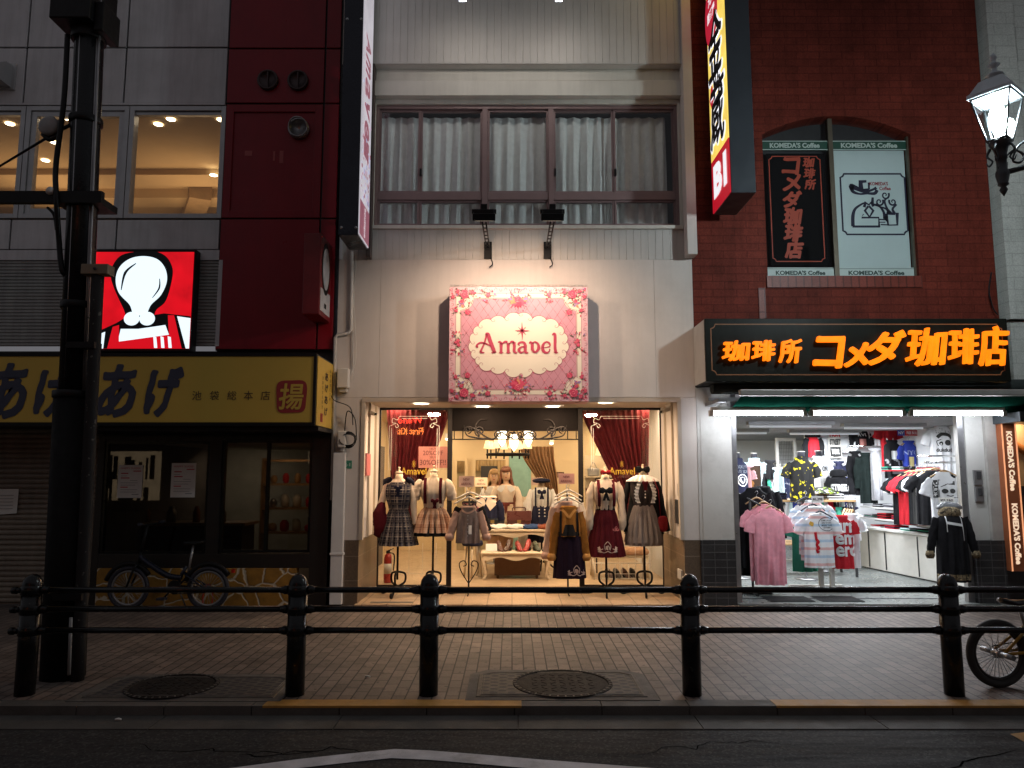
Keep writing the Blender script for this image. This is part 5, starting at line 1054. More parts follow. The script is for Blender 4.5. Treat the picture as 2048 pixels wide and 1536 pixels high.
z = zz(12, ym); pts = [(.28 * cos(a), .42 * sin(a)) for a in [i * pi / 12 for i in range(24)]]; b.prism(pts, V(V0, ym + .16, z), u, Z_, .004, 2); b.text('居酒屋', V(V0, ym + .16, z), .34, .14, u, Z_, 1, .03, lift=.006); b.text('九州', V(V0, ym + .16, z + .2), .22, .14, u, Z_, 1, .03, lift=.006)
z = zz(176, ym); b.prism([(0, -.17), (.11, 0), (0, .17), (-.11, 0)], V(V0, ym + .24, z), u, Z_, .004, 2); b.text('個室', V(V0, ym + .24, z), .12, .10, u, Z_, 1, .02, lift=.006)
part(b, 'brush_lettering', [K['ink'], emi('lit_white_outline', (.95, .95, 1), .9), emi('lit_crimson_oval', (.6, .02, .05), .7)], vk)
for z in (zk + .4, zk + 2.4): part(MB().box(V0 + .05, V1 - .05, YK1, FY + .005, z, z + .06), 'bracket', K['dark'], vk)
# coffee entrance at the far right
ex0 = xf(2000, 1000); b = MB(); pc = thing('coffee_post_sign', 'tall brown post sign with lit edges and vertical coffee lettering', 'sign', (ex0, 9.2, .35)); xs_, xe_ = xx(2013, 1000, 9.15), xx(2043, 1000, 9.15)
b = MB(); b.box(xs_, xe_, 9.15, 9.25, .42, 2.28); part(b, 'board', mat('brown_board', (.30, .085, .03), .5, 0, .08), pc)
b = MB()
for q in (xs_, xe_ - .016): b.box(q, q + .016, 9.144, 9.149, .42, 2.28)
cxp = (xs_ + xe_) / 2
for zc in (1.73, .86): b.text("KOMEDA'S Coffee", (cxp, 9.15, zc), .72, .075, -Z_, X_, 1, .05, lift=.004)
part(b, 'lit_trim', [emi('amber_edge', (1, .42, .2), .8), emi('cream_lettering', (1, .72, .5), .8)], pc)
en = thing('coffee_entrance', 'warm wooden coffee house entrance beside the brown post sign', 'entrance', (xe_ + .5, FY + .3, 0)); m_ew = mat('orange_wood', (.32, .14, .05), .5, 0, .2, 6)
e0 = q1 + .245; b = MB(); b.box(e0 + .02, 9, FY + .40, FY + .44, .4, 2.3, 0); b.box(e0 + .02, 9, FY + .3, FY + .399, 0, .42, 1); b.box(e0 + .02, 9, FY + .1, FY + .39, 2.301, 2.4, 0); part(b, 'panelling', [m_ew, K['dark']], en)
b = MB(); b.prism([(e0, 1.55), (e0 + 1.3, .9), (e0 + 1.3, 2.27), (e0, 2.27)], (0, FY + .37, 0), h=.05); part(b, 'stair_soffit', m_cream, en); b = MB(); b.tube([(e0 + .02, FY + .29, 2.2), (e0 + 1.3, FY + .29, 1.4)], .05, 10); part(b, 'handrail', m_ew, en)
b = MB(); b.box(e0 + .02, 9, FY + .24, FY + .28, .45, 1.42); 
for k, z in enumerate((.62, .88, 1.12)): b.box(e0 + .06, e0 + 1.0, FY + .21, FY + .239, z, z + .18, 1); b.text('珈琲', (e0 + .2, FY + .21, z + .09), .22, .12, mi=2, bold=.03)
part(b, 'menu_case', [K['ink'], mat('dark_menu', (.06, .02, .01), .6), emi('menu_orange', (1, .15, .02), .8)], en); light('AREA', 'entrance_light', (e0 + .4, FY + .15, 2.26), 5, (1, .6, .28), en, .3, (0, .1, -1))
b = MB(); b.box(e0 - .1, 9, FY + .0, FY + .3, -.1, .012); part(b, 'step', m_rfl, en)
b = MB(); b.box(xx(2012, 840, 9.0), 9, 8.75, FY - .01, zz(832 + 14, 9.0), zz(826, 9.0)); solo(b, 'entrance_canopy', 'dark slate canopy edge over the coffee house entrance', 'canopy', mat('canopy_slate', (.05, .06, .07), .35, .2), (6.3, 9, 2.3), None, .006)
# added ceiling fittings, nearly dark; the area lights below them brighten the shop
for x, y in ((3.9, FY + 1.2), (5.4, FY + 1.6), (3.6, FY + 3.0), (5.2, FY + 3.2), (3.4, FY + 5.6)):
    t = thing('added_ceiling_tube', 'white fluorescent fitting under the corrugated shop ceiling', 'lamp', (x, y, ceilz), 'fittings under the corrugated ceiling'); b = MB(); b.box(x - .6, x + .6, y - .06, y + .06, ceilz - .05, ceilz - .001); part(b, 'body', m_deck, t); b = MB(); b.tube([(x - .57, y, ceilz - .07), (x + .57, y, ceilz - .07)], .016, 10); part(b, 'tube', emi('added_dim_tube', (.9, .95, 1), .2), t)
    light('AREA', 'added_fill_light', (x, y, ceilz - .1), 72 if y < FY + 5 else 130, (.90, .95, 1), t, 1.2, (0, 0, -1), sy=.2)
# ---------------- utility pole and wall-side street things ----------------
UP = thing('utility_pole', 'dark steel utility pole with a thick lower sleeve and clamps', 'utility pole', (-3.5, 6.1, 0)); PY = 6.1
def pl(py, off=0): # centre of the leaning pole at a height
    return None
bx, tx = xx(127, 1330, PY), xx(178, 100, PY); zt_ = zz(100, PY)
def pc_(z): return V(bx + (tx - bx) * z / zt_, PY, z)
b = MB(); b.lathe([(.16, -.05), (.155, 1.0), (.15, zz(790, PY))], pc_(0) * 0, 28)
for i, v in enumerate(b.v): c = pc_(v.z); v.x += c.x; v.y += c.y
part(b, 'sleeve', mat('sleeve_rubber', (.009, .009, .0095), .7, 0, .3, spec=.15), UP)
b = MB(); zs_ = zz(790, PY); b.lathe([(.118, zs_ - .02), (.115, 4.2), (.11, 8.5)], (0, 0, 0), 28)
for v in b.v: c = pc_(v.z); v.x += c.x; v.y += c.y
part(b, 'shaft', mat('pole_paint', (.009, .0095, .011), .3, 0, .3, 5, spec=.3), UP)
for py in (612, 408, 243, 790):
    z = zz(py, PY); r = .125 if py != 790 else .155; b = MB(); b.lathe([(r, z - .03), (r + .006, z - .025), (r + .006, z + .025), (r, z + .03)], (0, 0, 0), 24)
    for v in b.v: c = pc_(v.z); v.x += c.x; v.y += c.y
    part(b, 'clamp', K['black'], UP)
b = MB()
for s, w in ((.10, .008), (.117, .011), (-.02, .006)): b.tube([pc_(z) + V(s, -.06 - (.05 if s < .1 else 0), 0) for z in (zs_, 3.2, 4.6, 7)], w, 6)
part(b, 'conduit', K['steel'], UP)
b = MB(); z = zz(408, PY); c = pc_(z); b.box(c.x - 3, c.x + .25, PY - .17, PY - .12, z - .05, z + .05); b.box(c.x - .18, c.x + .2, PY - .12, PY + .18, z - .03, z + .03); part(b, 'cross_arm', K['black'], UP)
b = MB(); z = zz(35, PY); c = pc_(z); b.box(c.x - .22, c.x + .12, PY - .22, PY + .2, zz(65, PY), 7, 0); b.box(c.x + .12, c.x + .2, PY - .15, PY + .12, zz(80, PY), zz(24, PY)); b.lathe([(.14, zz(85, PY)), (.14, zz(60, PY))], (c.x, c.y, 0), 16); part(b, 'equipment_box', K['black'], UP, .01)
b = MB(); b.tube([at(135, 70, PY - .1), at(128, 200, PY - .1), at(112, 330, PY - .1), at(113, 400, PY - .18), at(118, 480, PY - .1), at(124, 540, PY - .1), at(138, 552, PY - .05)], .022, 8, k=8); b.tube([at(95, 415, PY - .15), at(108, 430, PY - .15), at(113, 460, PY - .12)], .012, 6, k=6); part(b, 'cable', K['black'], UP)
t = thing('round_sensor', 'pale round disc on a thin stay wire beside the utility pole', 'sensor', at(100, 253, PY - .05)); c = at(100, 253, PY - .05); b = MB(); b.lathe([(.085, -.02), (.085, .02), (.06, .035), (.001, .04)], c, 24, ax=-Y_); part(b, 'disc', K['grey'], t)
b = MB(); b.tube([at(-30, 350, PY - .05), at(100, 272, PY - .05), at(147, 246, PY - .05)], [.008, .012, .016], 8); b.tube([at(85, 268, PY - .05), at(100, 280, PY - .05), at(118, 270, PY - .05)], .018, 8, k=4); part(b, 'stay', K['black'], t)
c = at(104, 384, PY - .15); b = MB(); b.lathe([(.03, -.02), (.035, .0), (.035, .03), (.02, .05), (.001, .05)], c, 14, ax=-Y_); solo(b, 'insulator', 'small white insulator knob on the pole cross arm', 'insulator', K['offw'], c)
# second thin weathered pole with a bracket
Y2 = 6.0; sp_ = thing('conduit_pole', 'thin weathered grey pole strapped beside the utility pole', 'pole', (-3.4, Y2, 0)); b = MB(); lo, hi = at(156, 1345, Y2), at(196, 552, Y2); lo.z = 0
pts = [lo + (hi - lo) * k / 10 for k in range(11)]; b.tube(pts, .047, 18); part(b, 'shaft', blotch('weathered_paint', (.022, .02, .02), [(.12, .11, .10)], 22, .64, .7), sp_)
c = at(196, 540, Y2 - .02); b = MB(); b.box(c.x - .12, c.x + .10, Y2 - .06, Y2 + .05, c.z - .042, c.z + .042); b.lathe([(.012, 0), (.012, .02), (.001, .021)], (c.x, Y2 - .06, c.z), 10, 1, ax=-Y_); part(b, 'bracket', [mat('beige_steel', (.24, .19, .13), .6, .2), K['ink']], sp_, .006)
for px, py in ((176, 692), (150, 1192)): c = at(px, py, Y2); part(MB().box(c.x - .14, c.x + .085, Y2 - .065, Y2 + .05, c.z - .025, c.z + .025), 'strap', K['black'], sp_)
c = at(139, 1300, PY - .2); b = MB(); b.tube([at(142, 1235, PY - .2), at(138, 1350, PY - .2)], .012, 6); solo(b, 'ground_wire_cover', 'pale narrow strip cover at the foot of the utility pole', 'cover', K['grey'], c)
# street lamp
LY = 6.3; lc = at(1997, 250, LY); LX_ = lc.x; LPX = LX_ + .75
sl = thing('street_lamp', 'ornate white lantern glowing on a scrolled bracket at the right edge', 'street lamp', (LPX, LY, 0)); m_lm = mat('lamp_iron', (.05, .055, .06), .35, .4, .2, 10); m_lw = mat('lamp_grey_white', (.55, .62, .66), .45, .2, .12, 8)
def Lz(py): return zz(py, LY)
b = MB(); b.lathe([(.001, Lz(106)), (.02, Lz(110)), (.028, Lz(117)), (.015, Lz(122)), (.022, Lz(126)), (.05, Lz(130)), (.022, Lz(136)), (.018, Lz(142)), (.06, Lz(148)), (.075, Lz(152)), (.058, Lz(154)), (.062, Lz(165)), (.001, Lz(165))], (LX_, LY, 0), 20); part(b, 'finial', m_lw, sl)
def sq(h, z, r=0): return [V(LX_ + h * sx_, LY + h * sy_, z) for sx_, sy_ in ((-1, -1), (1, -1), (1, 1), (-1, 1))]
def rot45(q, a=radians(38)): return [V(LX_ + (p.x - LX_) * cos(a) - (p.y - LY) * sin(a), LY + (p.x - LX_) * sin(a) + (p.y - LY) * cos(a), p.z) for p in q]
b = MB(); b.loft([rot45(sq(h, z)) for h, z in ((.06, Lz(158)), (.10, Lz(164)), (.155, Lz(186)), (.175, Lz(190)), (.175, Lz(197)), (.14, Lz(197)))], 0, True, True, False); part(b, 'lantern_roof', m_lw, sl)
a_, z_a, c_, z_c = .155, Lz(198), .075, Lz(282)
b = MB(); T, B_ = rot45(sq(a_, z_a)), rot45(sq(c_, z_c))
for i in range(4): b.tube([T[i], B_[i]], .008, 6); b.tube([T[i], T[(i + 1) % 4]], .011, 6); b.tube([B_[i], B_[(i + 1) % 4]], .012, 6)
part(b, 'lantern_frame', m_lm, sl); b = MB(); b.loft([rot45(sq(a_ - .006, z_a)), rot45(sq(c_ - .004, z_c))], 0, False, False, False)
part(b, 'lantern_glass', glass('lantern_pane', (.95, .98, .98), .8), sl)
b = MB(); cz_ = (z_a + z_c) / 2; b.lathe([(.001, cz_ - .15), (.03, cz_ - .14), (.062, cz_ - .04), (.07, cz_ + .04), (.045, cz_ + .11), (.001, cz_ + .14)], (LX_, LY, 0), 18); part(b, 'bulb', emi('white_bulb', (.86, .97, 1), 640), sl)
b = MB(); b.lathe([(.085, Lz(282)), (.09, Lz(288)), (.06, Lz(297)), (.045, Lz(310)), (.05, Lz(318)), (.042, Lz(320)), (.042, Lz(340)), (.055, Lz(345)), (.055, Lz(352)), (.04, Lz(366)), (.045, Lz(370)), (.02, Lz(374)), (.035, Lz(380)), (.001, Lz(393))], (LX_, LY, 0), 20)
for k in range(4):
    a = k * pi / 2 + .6; d = V(cos(a), sin(a), 0); c0 = V(LX_, LY, 0); b.tube([c0 + d * .08 + Z_ * Lz(292), c0 + d * .11 + Z_ * Lz(305), c0 + d * .07 + Z_ * Lz(318), c0 + d * .10 + Z_ * Lz(326), c0 + d * .12 + Z_ * Lz(318)], [.012, .01, .008, .008, .004], 6, k=5)
part(b, 'lantern_base', m_lm, sl)
b = MB(); b.tube([V(LX_ + .03, LY, Lz(345)), V(LX_ + .3, LY + .0, Lz(328)), V(LPX, LY, Lz(300))], .024, 10); b.tube([V(LX_ + .05, LY, Lz(312)), V(LX_ + .12, LY, Lz(300)), V(LX_ + .2, LY, Lz(310)), V(LX_ + .16, LY, Lz(325)), V(LX_ + .1, LY, Lz(318)), V(LX_ + .2, LY, Lz(285)), V(LX_ + .4, LY, Lz(290)), V(LPX, LY, Lz(320))], [.006, .01, .013, .012, .008, .012, .014, .016], 6, k=6); part(b, 'bracket', m_lm, sl)
b = MB(); b.lathe([(.12, 0), (.12, .3), (.075, .4), (.06, 3), (.055, 5.4), (.001, 5.45)], (LPX, LY, 0), 20); part(b, 'post', m_lm, sl)
# ---------------- bicycles ----------------
def bike(name, label, loc, rz, wr, wb, cols, bmx=False):
    t = thing(name, label, 'bicycle', loc, None, rz); m_fr, m_ty, m_rim = cols
    def P_(b, n, m, p=t): return part(b, n, m, p, local=True)
    for x, nm in ((0, 'rear'), (wb, 'front')):
        h = MB(); h.lathe([(.02, -.05), (.028, -.02), (.018, 0), (.028, .02), (.02, .05)], (x, 0, wr), 12, ax=Y_); w = P_(h, 'wheel', K['steel'])
        b = MB(); b.tube([V(x + (wr - .024) * cos(a), 0, wr + (wr - .024) * sin(a)) for a in [i * pi / 28 for i in range(56)]], .024 if not bmx else .028, 10, 0, True); P_(b, 'tyre', m_ty, w)
        b = MB(); b.tube([V(x + (wr - .058) * cos(a), 0, wr + (wr - .058) * sin(a)) for a in [i * pi / 28 for i in range(56)]], .012, 6, 0, True, flat=1.3); P_(b, 'rim', m_rim, w)
        b = MB()
        for k in range(28): a = k * 2 * pi / 28; b.tube([V(x + .02 * cos(a + .6 * (-1) ** k), .02 * (-1) ** k, wr + .02 * sin(a + .6 * (-1) ** k)), V(x + (wr - .06) * cos(a), 0, wr + (wr - .06) * sin(a))], .0022, 4)
        P_(b, 'spokes', K['steel'], w)
    bbx, bbz = wb * .40, wr + .02; hx = wb - .12 if not bmx else wb - .16; hz = .62 if not bmx else .58; sx_, sz_ = bbx - .13, .50
    b = MB()
    if bmx:
        b.tube([(bbx, 0, bbz), (sx_, 0, sz_)], .017, 10); b.tube([(bbx, 0, bbz), (hx, 0, hz - .06)], .02, 10); b.tube([(sx_, 0, sz_ - .02), (hx, 0, hz)], .018, 10)
        for s in (-1, 1): b.tube([(0, s * .06, wr), (bbx - .03, s * .035, bbz)], .012, 8); b.tube([(0, s * .06, wr), (sx_ + .02, s * .02, sz_ - .05)], .011, 8)
    else:
        b.tube([(bbx - .06, 0, bbz + .10), (bbx + .12, 0, bbz + .13), (hx - .06, 0, hz - .06), (hx, 0, hz)], [.03, .034, .03, .026], 12, k=6); b.tube([(bbx, 0, bbz - .03), (bbx - .06, 0, bbz + .14), (sx_ + .02, 0, sz_)], .02, 10)
        for s in (-1, 1): b.tube([(0, s * .06, wr), (bbx - .02, s * .04, bbz)], .011, 8); b.tube([(0, s * .06, wr), (bbx - .08, s * .02, bbz + .16)], .010, 8)
    P_(b, 'frame', m_fr)
    b = MB(); b.tube([(hx, 0, hz - .08), (hx - .01, 0, hz + .04)], .022, 10)
    for s in (-1, 1): b.tube([(hx + .01, s * .03, hz - .08), (hx + .04, s * .055, hz - .14), (wb, s * .055, wr)], .013, 8)
    P_(b, 'fork', m_fr if bmx else K['black'])
    tz_ = .98 if not bmx else .82; b = MB(); b.tube([(hx, 0, hz), (hx - .07, 0, tz_)], .016, 8)
    b.tube([(hx - .12, -.28, tz_ + .02), (hx - .08, -.1, tz_), (hx - .07, 0, tz_), (hx - .08, .1, tz_), (hx - .12, .28, tz_ + .02)], .012, 8, k=4); o = P_(b, 'handlebar', K['black'])
    for s in (-1, 1): P_(MB().tube([(hx - .105, s * .2, tz_ + .015), (hx - .12, s * .3, tz_ + .022)], .017, 8), 'grip', K['ink'], o)
    sh_ = .74 if not bmx else .58; b = MB(); b.tube([(sx_, 0, sz_ - .1), (sx_ - .05, 0, sh_)], .014, 8); P_(b, 'seat_post', K['steel'])
    b = MB(); sxx = sx_ - .06
    b.loft([[V(sxx + x, w * cos(a), sh_ + .03 + .022 * sin(a) + dz_) for a in [i * pi / 6 for i in range(12)]] for x, w, dz_ in ((-.13, .02, .02), (-.11, .075, .015), (-.05, .08, .0), (.02, .045, .0), (.10, .025, .0), (.13, .01, -.01))]); P_(b, 'saddle', K['gloss'])
    b = MB(); b.lathe([(.075, -.006), (.08, 0), (.075, .006)], (bbx, .05, bbz), 24, ax=Y_); b.tube([(bbx, .07, bbz), (bbx + .1, .08, bbz - .12)], .011, 6); b.tube([(bbx, -.07, bbz), (bbx - .1, -.08, bbz + .12)], .011, 6); b.tube([(bbx + .02, .05, bbz + .078), (0, .05, wr + .04)], .005, 4); b.tube([(bbx + .02, .05, bbz - .078), (0, .05, wr - .04)], .005, 4); o = P_(b, 'crank', K['black'])
    for s in (-1, 1): P_(MB().obox((bbx + s * .1, s * .13, bbz - s * .12), .09, .09, .025), 'pedal', K['ink'], o)
    if bmx:
        [P_(MB().tube([(0, s * .16, wr), (0, s * .05, wr)], .02, 12), 'peg', K['steel']) for s in (-1, 1)]
    else:
        b = MB(); b.obox((-.29, 0, wr + .2), .03, .05, .04); P_(b, 'rear_reflector', mat('red_reflector', (.4, .02, .01), .2)); [P_(MB().tube([V(x0 + (wr + .03) * cos(a), 0, wr + (wr + .03) * sin(a)) for a in [(.3 + i * .19) for i in range(13)]], .018, 6, flat=1.6), 'mudguard', K['black']) for x0 in (0, wb)]; b = MB(); b.tube([(bbx, -.03, bbz), (bbx - .06, -.14, .02)], .009, 6); P_(b, 'kickstand', K['steel'])
        b = MB(); b.tube([V(.02 + .05 * cos(a), -.05 + .02 * cos(a), .14 + .15 * sin(a)) for a in [i * pi / 8 for i in range(16)]], .008, 6, 0, True); P_(b, 'cable_lock', mat('red_cable', (.55, .03, .02), .4))
    return t
by_ = 8.95; rxp = (416 - 1024) / FO * dd(.25, by_); fxp = (254 - 1024) / FO * dd(.25, by_)
bike('folding_bicycle', 'black folding bicycle with a red cable lock leaning by the yellow stone wall', (rxp, by_, 0), pi - .03, .25, rxp - fxp, (mat('navy_frame', (.012, .015, .03), .3, .2), K['ink'], mat('grey_rim', (.30, .30, .31), .35, .6)))
bY = 5.82; bike('yellow_bicycle', 'yellow framed bicycle with axle pegs beside the last guardrail post', ((1995 - 1024) / FO * dd(.24, bY), bY, 0), .10, .245, .95, (mat('yellow_frame', (.38, .21, .02), .35, .1), mat('tyre_grey', (.03, .03, .03), .7), K['dark']), True)
# ---------------- clothes: builders ----------------
def ring(c, a, bb, n=40, fold=0., k=0, ph=0., sq=1., fa=0., pleat=False):
    o = []
    for j in range(n):
        t = 2 * pi * j / n; f = 1 + (fold * (cos(k * t + ph) + .35 * cos((k * .53 + 1) * t + 2 * ph)) if fold else 0)
        if pleat and fold: f = 1 + fold * (2.2 * abs(sin(k * t / 2 + ph)) ** .8 - 1.2 + .3 * sin(t * 5 + ph))
        ct, st_ = cos(t), sin(t)
        if sq != 1: ct = math.copysign(abs(ct) ** sq, ct); st_ = math.copysign(abs(st_) ** sq, st_)
        x = a * f * ct; w = fa * (sin(x * 55 + ph * 3 + 2.2 * sin(c[2] * 2.6 + ph)) + .6 * sin(x * 97 + 1.7 * ph - c[2] * 3.1) + .5 * sin(x * 23 + c[2] * 9 + ph)) if fa else 0
        o.append(V(c[0] + x, c[1] + bb * f * st_ + w * (1 if st_ < 0 else .6) * min(1, abs(st_) * 2.5), c[2]))
    return o
def loft_mb(prof, n=48, uv=None, mi=0, k=0, ph=0., sq=1., c0=False, c1=False, off=(0, 0), pleat=False):   # prof: z, half width, half depth, fold
    b = MB(); b.loft([ring((off[0], off[1], p[0]), p[1], p[2], n, p[3] if len(p) > 3 else 0, k, ph, sq, p[4] if len(p) > 4 else 0, pleat) for p in prof], mi, c0, c1, True, uv); return b
def skirt_mb(z1, z0, a1, a0, uv=None, k=14, fold=.05, depth=.8, flare=.7, ph=0., rows=12, n=240):
    pr = []
    for i in range(rows + 1):
        v = i / rows; q = v ** flare; pr.append((z1 + (z0 - z1) * v, a1 + (a0 - a1) * q, (a1 + (a0 - a1) * q) * depth, fold * 1.5 * min(1, .15 + v * 1.5), .006 * v))
    return loft_mb(pr, n, uv, 0, k, ph, pleat=True)
def sleeve_mb(path, radii, n=16, flat=1., fold=0., mi=0, uv=None):
    b = MB(); pts = smooth_path(path, 5); L = len(pts); rs = lerp_list(radii, L); rings = []
    for i, p in enumerate(pts):
        a = pts[max(i - 1, 0)]; c = pts[min(i + 1, L - 1)]; t = (c - a).normalized(); u = t.cross(Y_).normalized(); w = u.cross(t)
        rings.append([p + (u * cos(2 * pi * j / n) + w * flat * sin(2 * pi * j / n)) * rs[i] * (1 + fold * cos(5 * 2 * pi * j / n + i * .5) + fold * .8 * sin(i * 1.9 + 2 * cos(2 * pi * j / n))) for j in range(n)])
    b.loft(rings, mi, False, False, True, uv); return b
def shift(mb, d):
    for i in range(len(mb.v)): mb.v[i] = mb.v[i] + Vector(d)
    return mb
def merge(a, b):
    k = len(a.v); a.v += b.v; a.f += [[i + k for i in f] for f in b.f]; a.m += b.m; a.sm += b.sm
    for q, u in b.uv.items(): a.uv[q + k] = u
    return a
m_torso = cloth('dress_form_linen', (.62, .50, .36), .08)
TORSO = [(0, .048, .05), (-.05, .05, .052), (-.085, .08, .06), (-.12, .138, .072), (-.17, .152, .086), (-.24, .148, .108), (-.30, .145, .112), (-.38, .118, .09), (-.45, .105, .08), (-.55, .14, .1), (-.68, .155, .11)]
def TP(z):
    for (z0, a0, b0), (z1, a1, b1) in zip(TORSO, TORSO[1:]):
        if z1 <= z <= z0: t = (z - z0) / (z1 - z0); return a0 + (a1 - a0) * t, b0 + (b1 - b0) * t
    return TORSO[-1][1], TORSO[-1][2]
def blouse_mb(hn, g=1.10, z_lo=-.47, neck=-.07, fold=.03):
    zs = [neck, -.09, -.12, -.16, -.20, -.25, -.31, -.38, z_lo]; pr = []
    for z in zs: a, d = TP(z); pr.append((hn + z, a * g + .004, d * g + .006, fold, .0045)); 
    return loft_mb(pr, 72, None, 0, 13, 1.)
def scroll_stand(b, hn, r=.014, mi=0):
    b.tube([(0, 0, hn - .68), (0, 0, .20)], r, 8)
    for k in range(3):
        a = k * 2 * pi / 3 + .4; d = V(cos(a), sin(a), 0); b.tube([Z_ * .30 + d * .01, Z_ * .27 + d * .10, Z_ * .17 + d * .10, Z_ * .12 + d * .03, Z_ * .1 + d * .12, Z_ * .03 + d * .2, Z_ * .012 + d * .26, Z_ * .03 + d * .30, Z_ * .06 + d * .28, Z_ * .045 + d * .25], .014, 7, 0, False, 5)
    return b
def form(name, label, px, Y, hn, cat='dress form', group='dressed forms at the boutique windows', rz=0, base=.022, head=False):
    X = (px - 1024) / FO * dd(1.1, Y); t = thing(name, label, cat, (X, Y, base), group, rz)
    def P_(b, n, m, p=None): return part(b, n, m, p or t, local=True)
    P_(scroll_stand(MB(), hn), 'stand', m_iron_)
    b = MB(); b.loft([ring((0, 0, hn + z), a, d, 32) for z, a, d in TORSO]); b.lathe([(.046, .0), (.05, .012), (.045, .03), (.015, .04), (.012, .07), (.018, .085), (.001, .095)], (0, 0, hn), 16); P_(b, 'torso', m_torso)
    return t, P_
def bow(c, s, mi=0, tails=.1):
    b = MB(); c = Vector(c)
    for q in (-1, 1):
        b.loft([ring((0, 0, 0), .001, .001, 8)] and [[c + V(q * s * x, -.012 + .008 * sin(a), s * h * cos(a)) for a in [i * pi / 4 for i in range(8)]] for x, h in ((0.05, .15), (.45, .5), (.95, .42), (1.05, .1))])
        if tails: b.loft([[c + V(q * s * (.1 + .5 * v) - .02 * q + w, -.02 - .006 * v, -tails * v) for w in (-.018, .018)] for v in (0, .5, 1)], 0, False, False, True, closed=False)
    b.loft([ring((c.x, c.y - .015, c.z - s * .2), .2 * s, .012, 8), ring((c.x, c.y - .018, c.z + s * .2), .2 * s, .012, 8)])
    return b
m_bur = cloth('burgundy_cloth', (.085, .008, .014)); m_crm = cloth('cream_cloth', (.66, .54, .42), .08); m_wcl = cloth('white_cloth', (.72, .70, .67), .05)
m_nav = cloth('navy_cloth', (.016, .018, .04)); m_must = cloth('mustard_velvet', (.27, .115, .022), .25); m_pur = cloth('dark_plum', (.014, .007, .018), .2); m_gry = cloth('grey_dress_cloth', (.20, .17, .16)); m_blk = cloth('black_cloth', (.013, .013, .014), .3)
m_pl1 = plaid('navy_plaid', (.020, .020, .036), [((.50, .43, .36), .062, .015, .0, .42), ((.50, .43, .36), .062, .005, .35, .35), ((.012, .012, .022), .124, .03, .25, .6)])
m_pl2 = plaid('tan_plaid', (.44, .23, .14), [((.60, .40, .28), .12, .05, .0, .55), ((.22, .09, .05), .12, .008, .42, .6), ((.70, .52, .40), .06, .005, .2, .4)])
m_pl3 = plaid('pale_plaid', (.52, .40, .27), [((.38, .26, .15), .05, .006, .0, .6)])
def hn_of(py, Y): return zz(py, Y) - .022
# a: navy plaid pinafore
Y = 9.88; hn = hn_of(948, Y); t, P_ = form('dress_form', 'dress form in navy and cream plaid dress with burgundy wrap hanging at one arm', 797, Y, hn)
P_(blouse_mb(hn, 1.06, -.30), 'blouse', m_crm)
b = loft_mb([(hn + z, TP(z)[0] * (1.0 if z > -.12 else 1.19), TP(z)[1] * 1.24 + .006, .01) for z in (-.105, -.14, -.2, -.27, -.33, -.40, -.455)], 240, .62, 0, 9); merge(b, skirt_mb(hn - .45, zz(1090, Y) - .022, .118, .25, 1.25, 22, .05, .8, .85)); P_(b, 'plaid_dress', m_pl1)
for s in (-1, 1): P_(sleeve_mb([(s * .15, 0, hn - .12), (s * .19, -.02, hn - .28), (s * (.25 if s < 0 else .2), -.03, hn - .46), (s * (.29 if s < 0 else .22), -.04, hn - .64)], [.042, .045, .04, .03], fold=.07), 'sleeve', m_crm)
P_(sleeve_mb([(-.20, -.05, hn - .36), (-.23, -.05, hn - .50), (-.22, -.04, hn - .68), (-.27, -.03, hn - .80)], [.03, .085, .10, .04], 20, .7, .08), 'wrap', m_bur)
for s in (-1, 1): P_(sleeve_mb([(s * .10, -.05, hn - .06), (s * .16, -.02, hn - .10), (s * .185, .0, hn - .17)], [.03, .045, .02], 12, .8, .1), 'shoulder_frill', m_pl1)
P_(shift(bow((0, 0, 0), .05, 0, .12), (.01, -.125, hn - .17)), 'ribbon', m_nav); P_(loft_mb([(hn - .43, .124, .098), (hn - .47, .122, .098)], 32), 'belt', m_blk)
# b: cream blouse, tan plaid skirt
Y = 9.9; hn = hn_of(945, Y); t, P_ = form('dress_form', 'dress form in cream short sleeved blouse with tan plaid pleated skirt', 867, Y, hn)
P_(blouse_mb(hn, 1.12, -.46, -.075), 'blouse', m_crm)
for s in (-1, 1): P_(sleeve_mb([(s * .15, 0, hn - .11), (s * .20, -.01, hn - .17), (s * .23, -.02, hn - .29), (s * .235, -.02, hn - .36)], [.04, .062, .066, .042], 20, .8, .09), 'sleeve', m_crm)
P_(skirt_mb(hn - .45, zz(1064, Y) - .022, .122, .25, 1.3, 18, .085, .8, .6), 'plaid_skirt', m_pl2)
P_(skirt_mb(hn - .6, zz(1071, Y) - .022, .17, .245, None, 12, .06, .8, .8), 'lace_underskirt', m_blk); P_(loft_mb([(hn - .38, .128, .10), (hn - .43, .122, .095), (hn - .485, .128, .10)], 32), 'corset_belt', m_blk)
for s in (-1, 1): b = MB(); b.loft([[V(s * (.10 + w), -.06 - .055 * sin(v * pi), hn - .07 - .33 * v) for w in (-.02, .02)] for v in [i / 8 for i in range(9)]], 0, False, False, True, closed=False); b.v = [V(q.x, q.y - .03, q.z) for q in b.v]; P_(b, 'strap', m_bur)
P_(shift(bow((0, 0, 0), .05, 0, .1), (.03, -.135, hn - .36)), 'ribbon', m_bur)
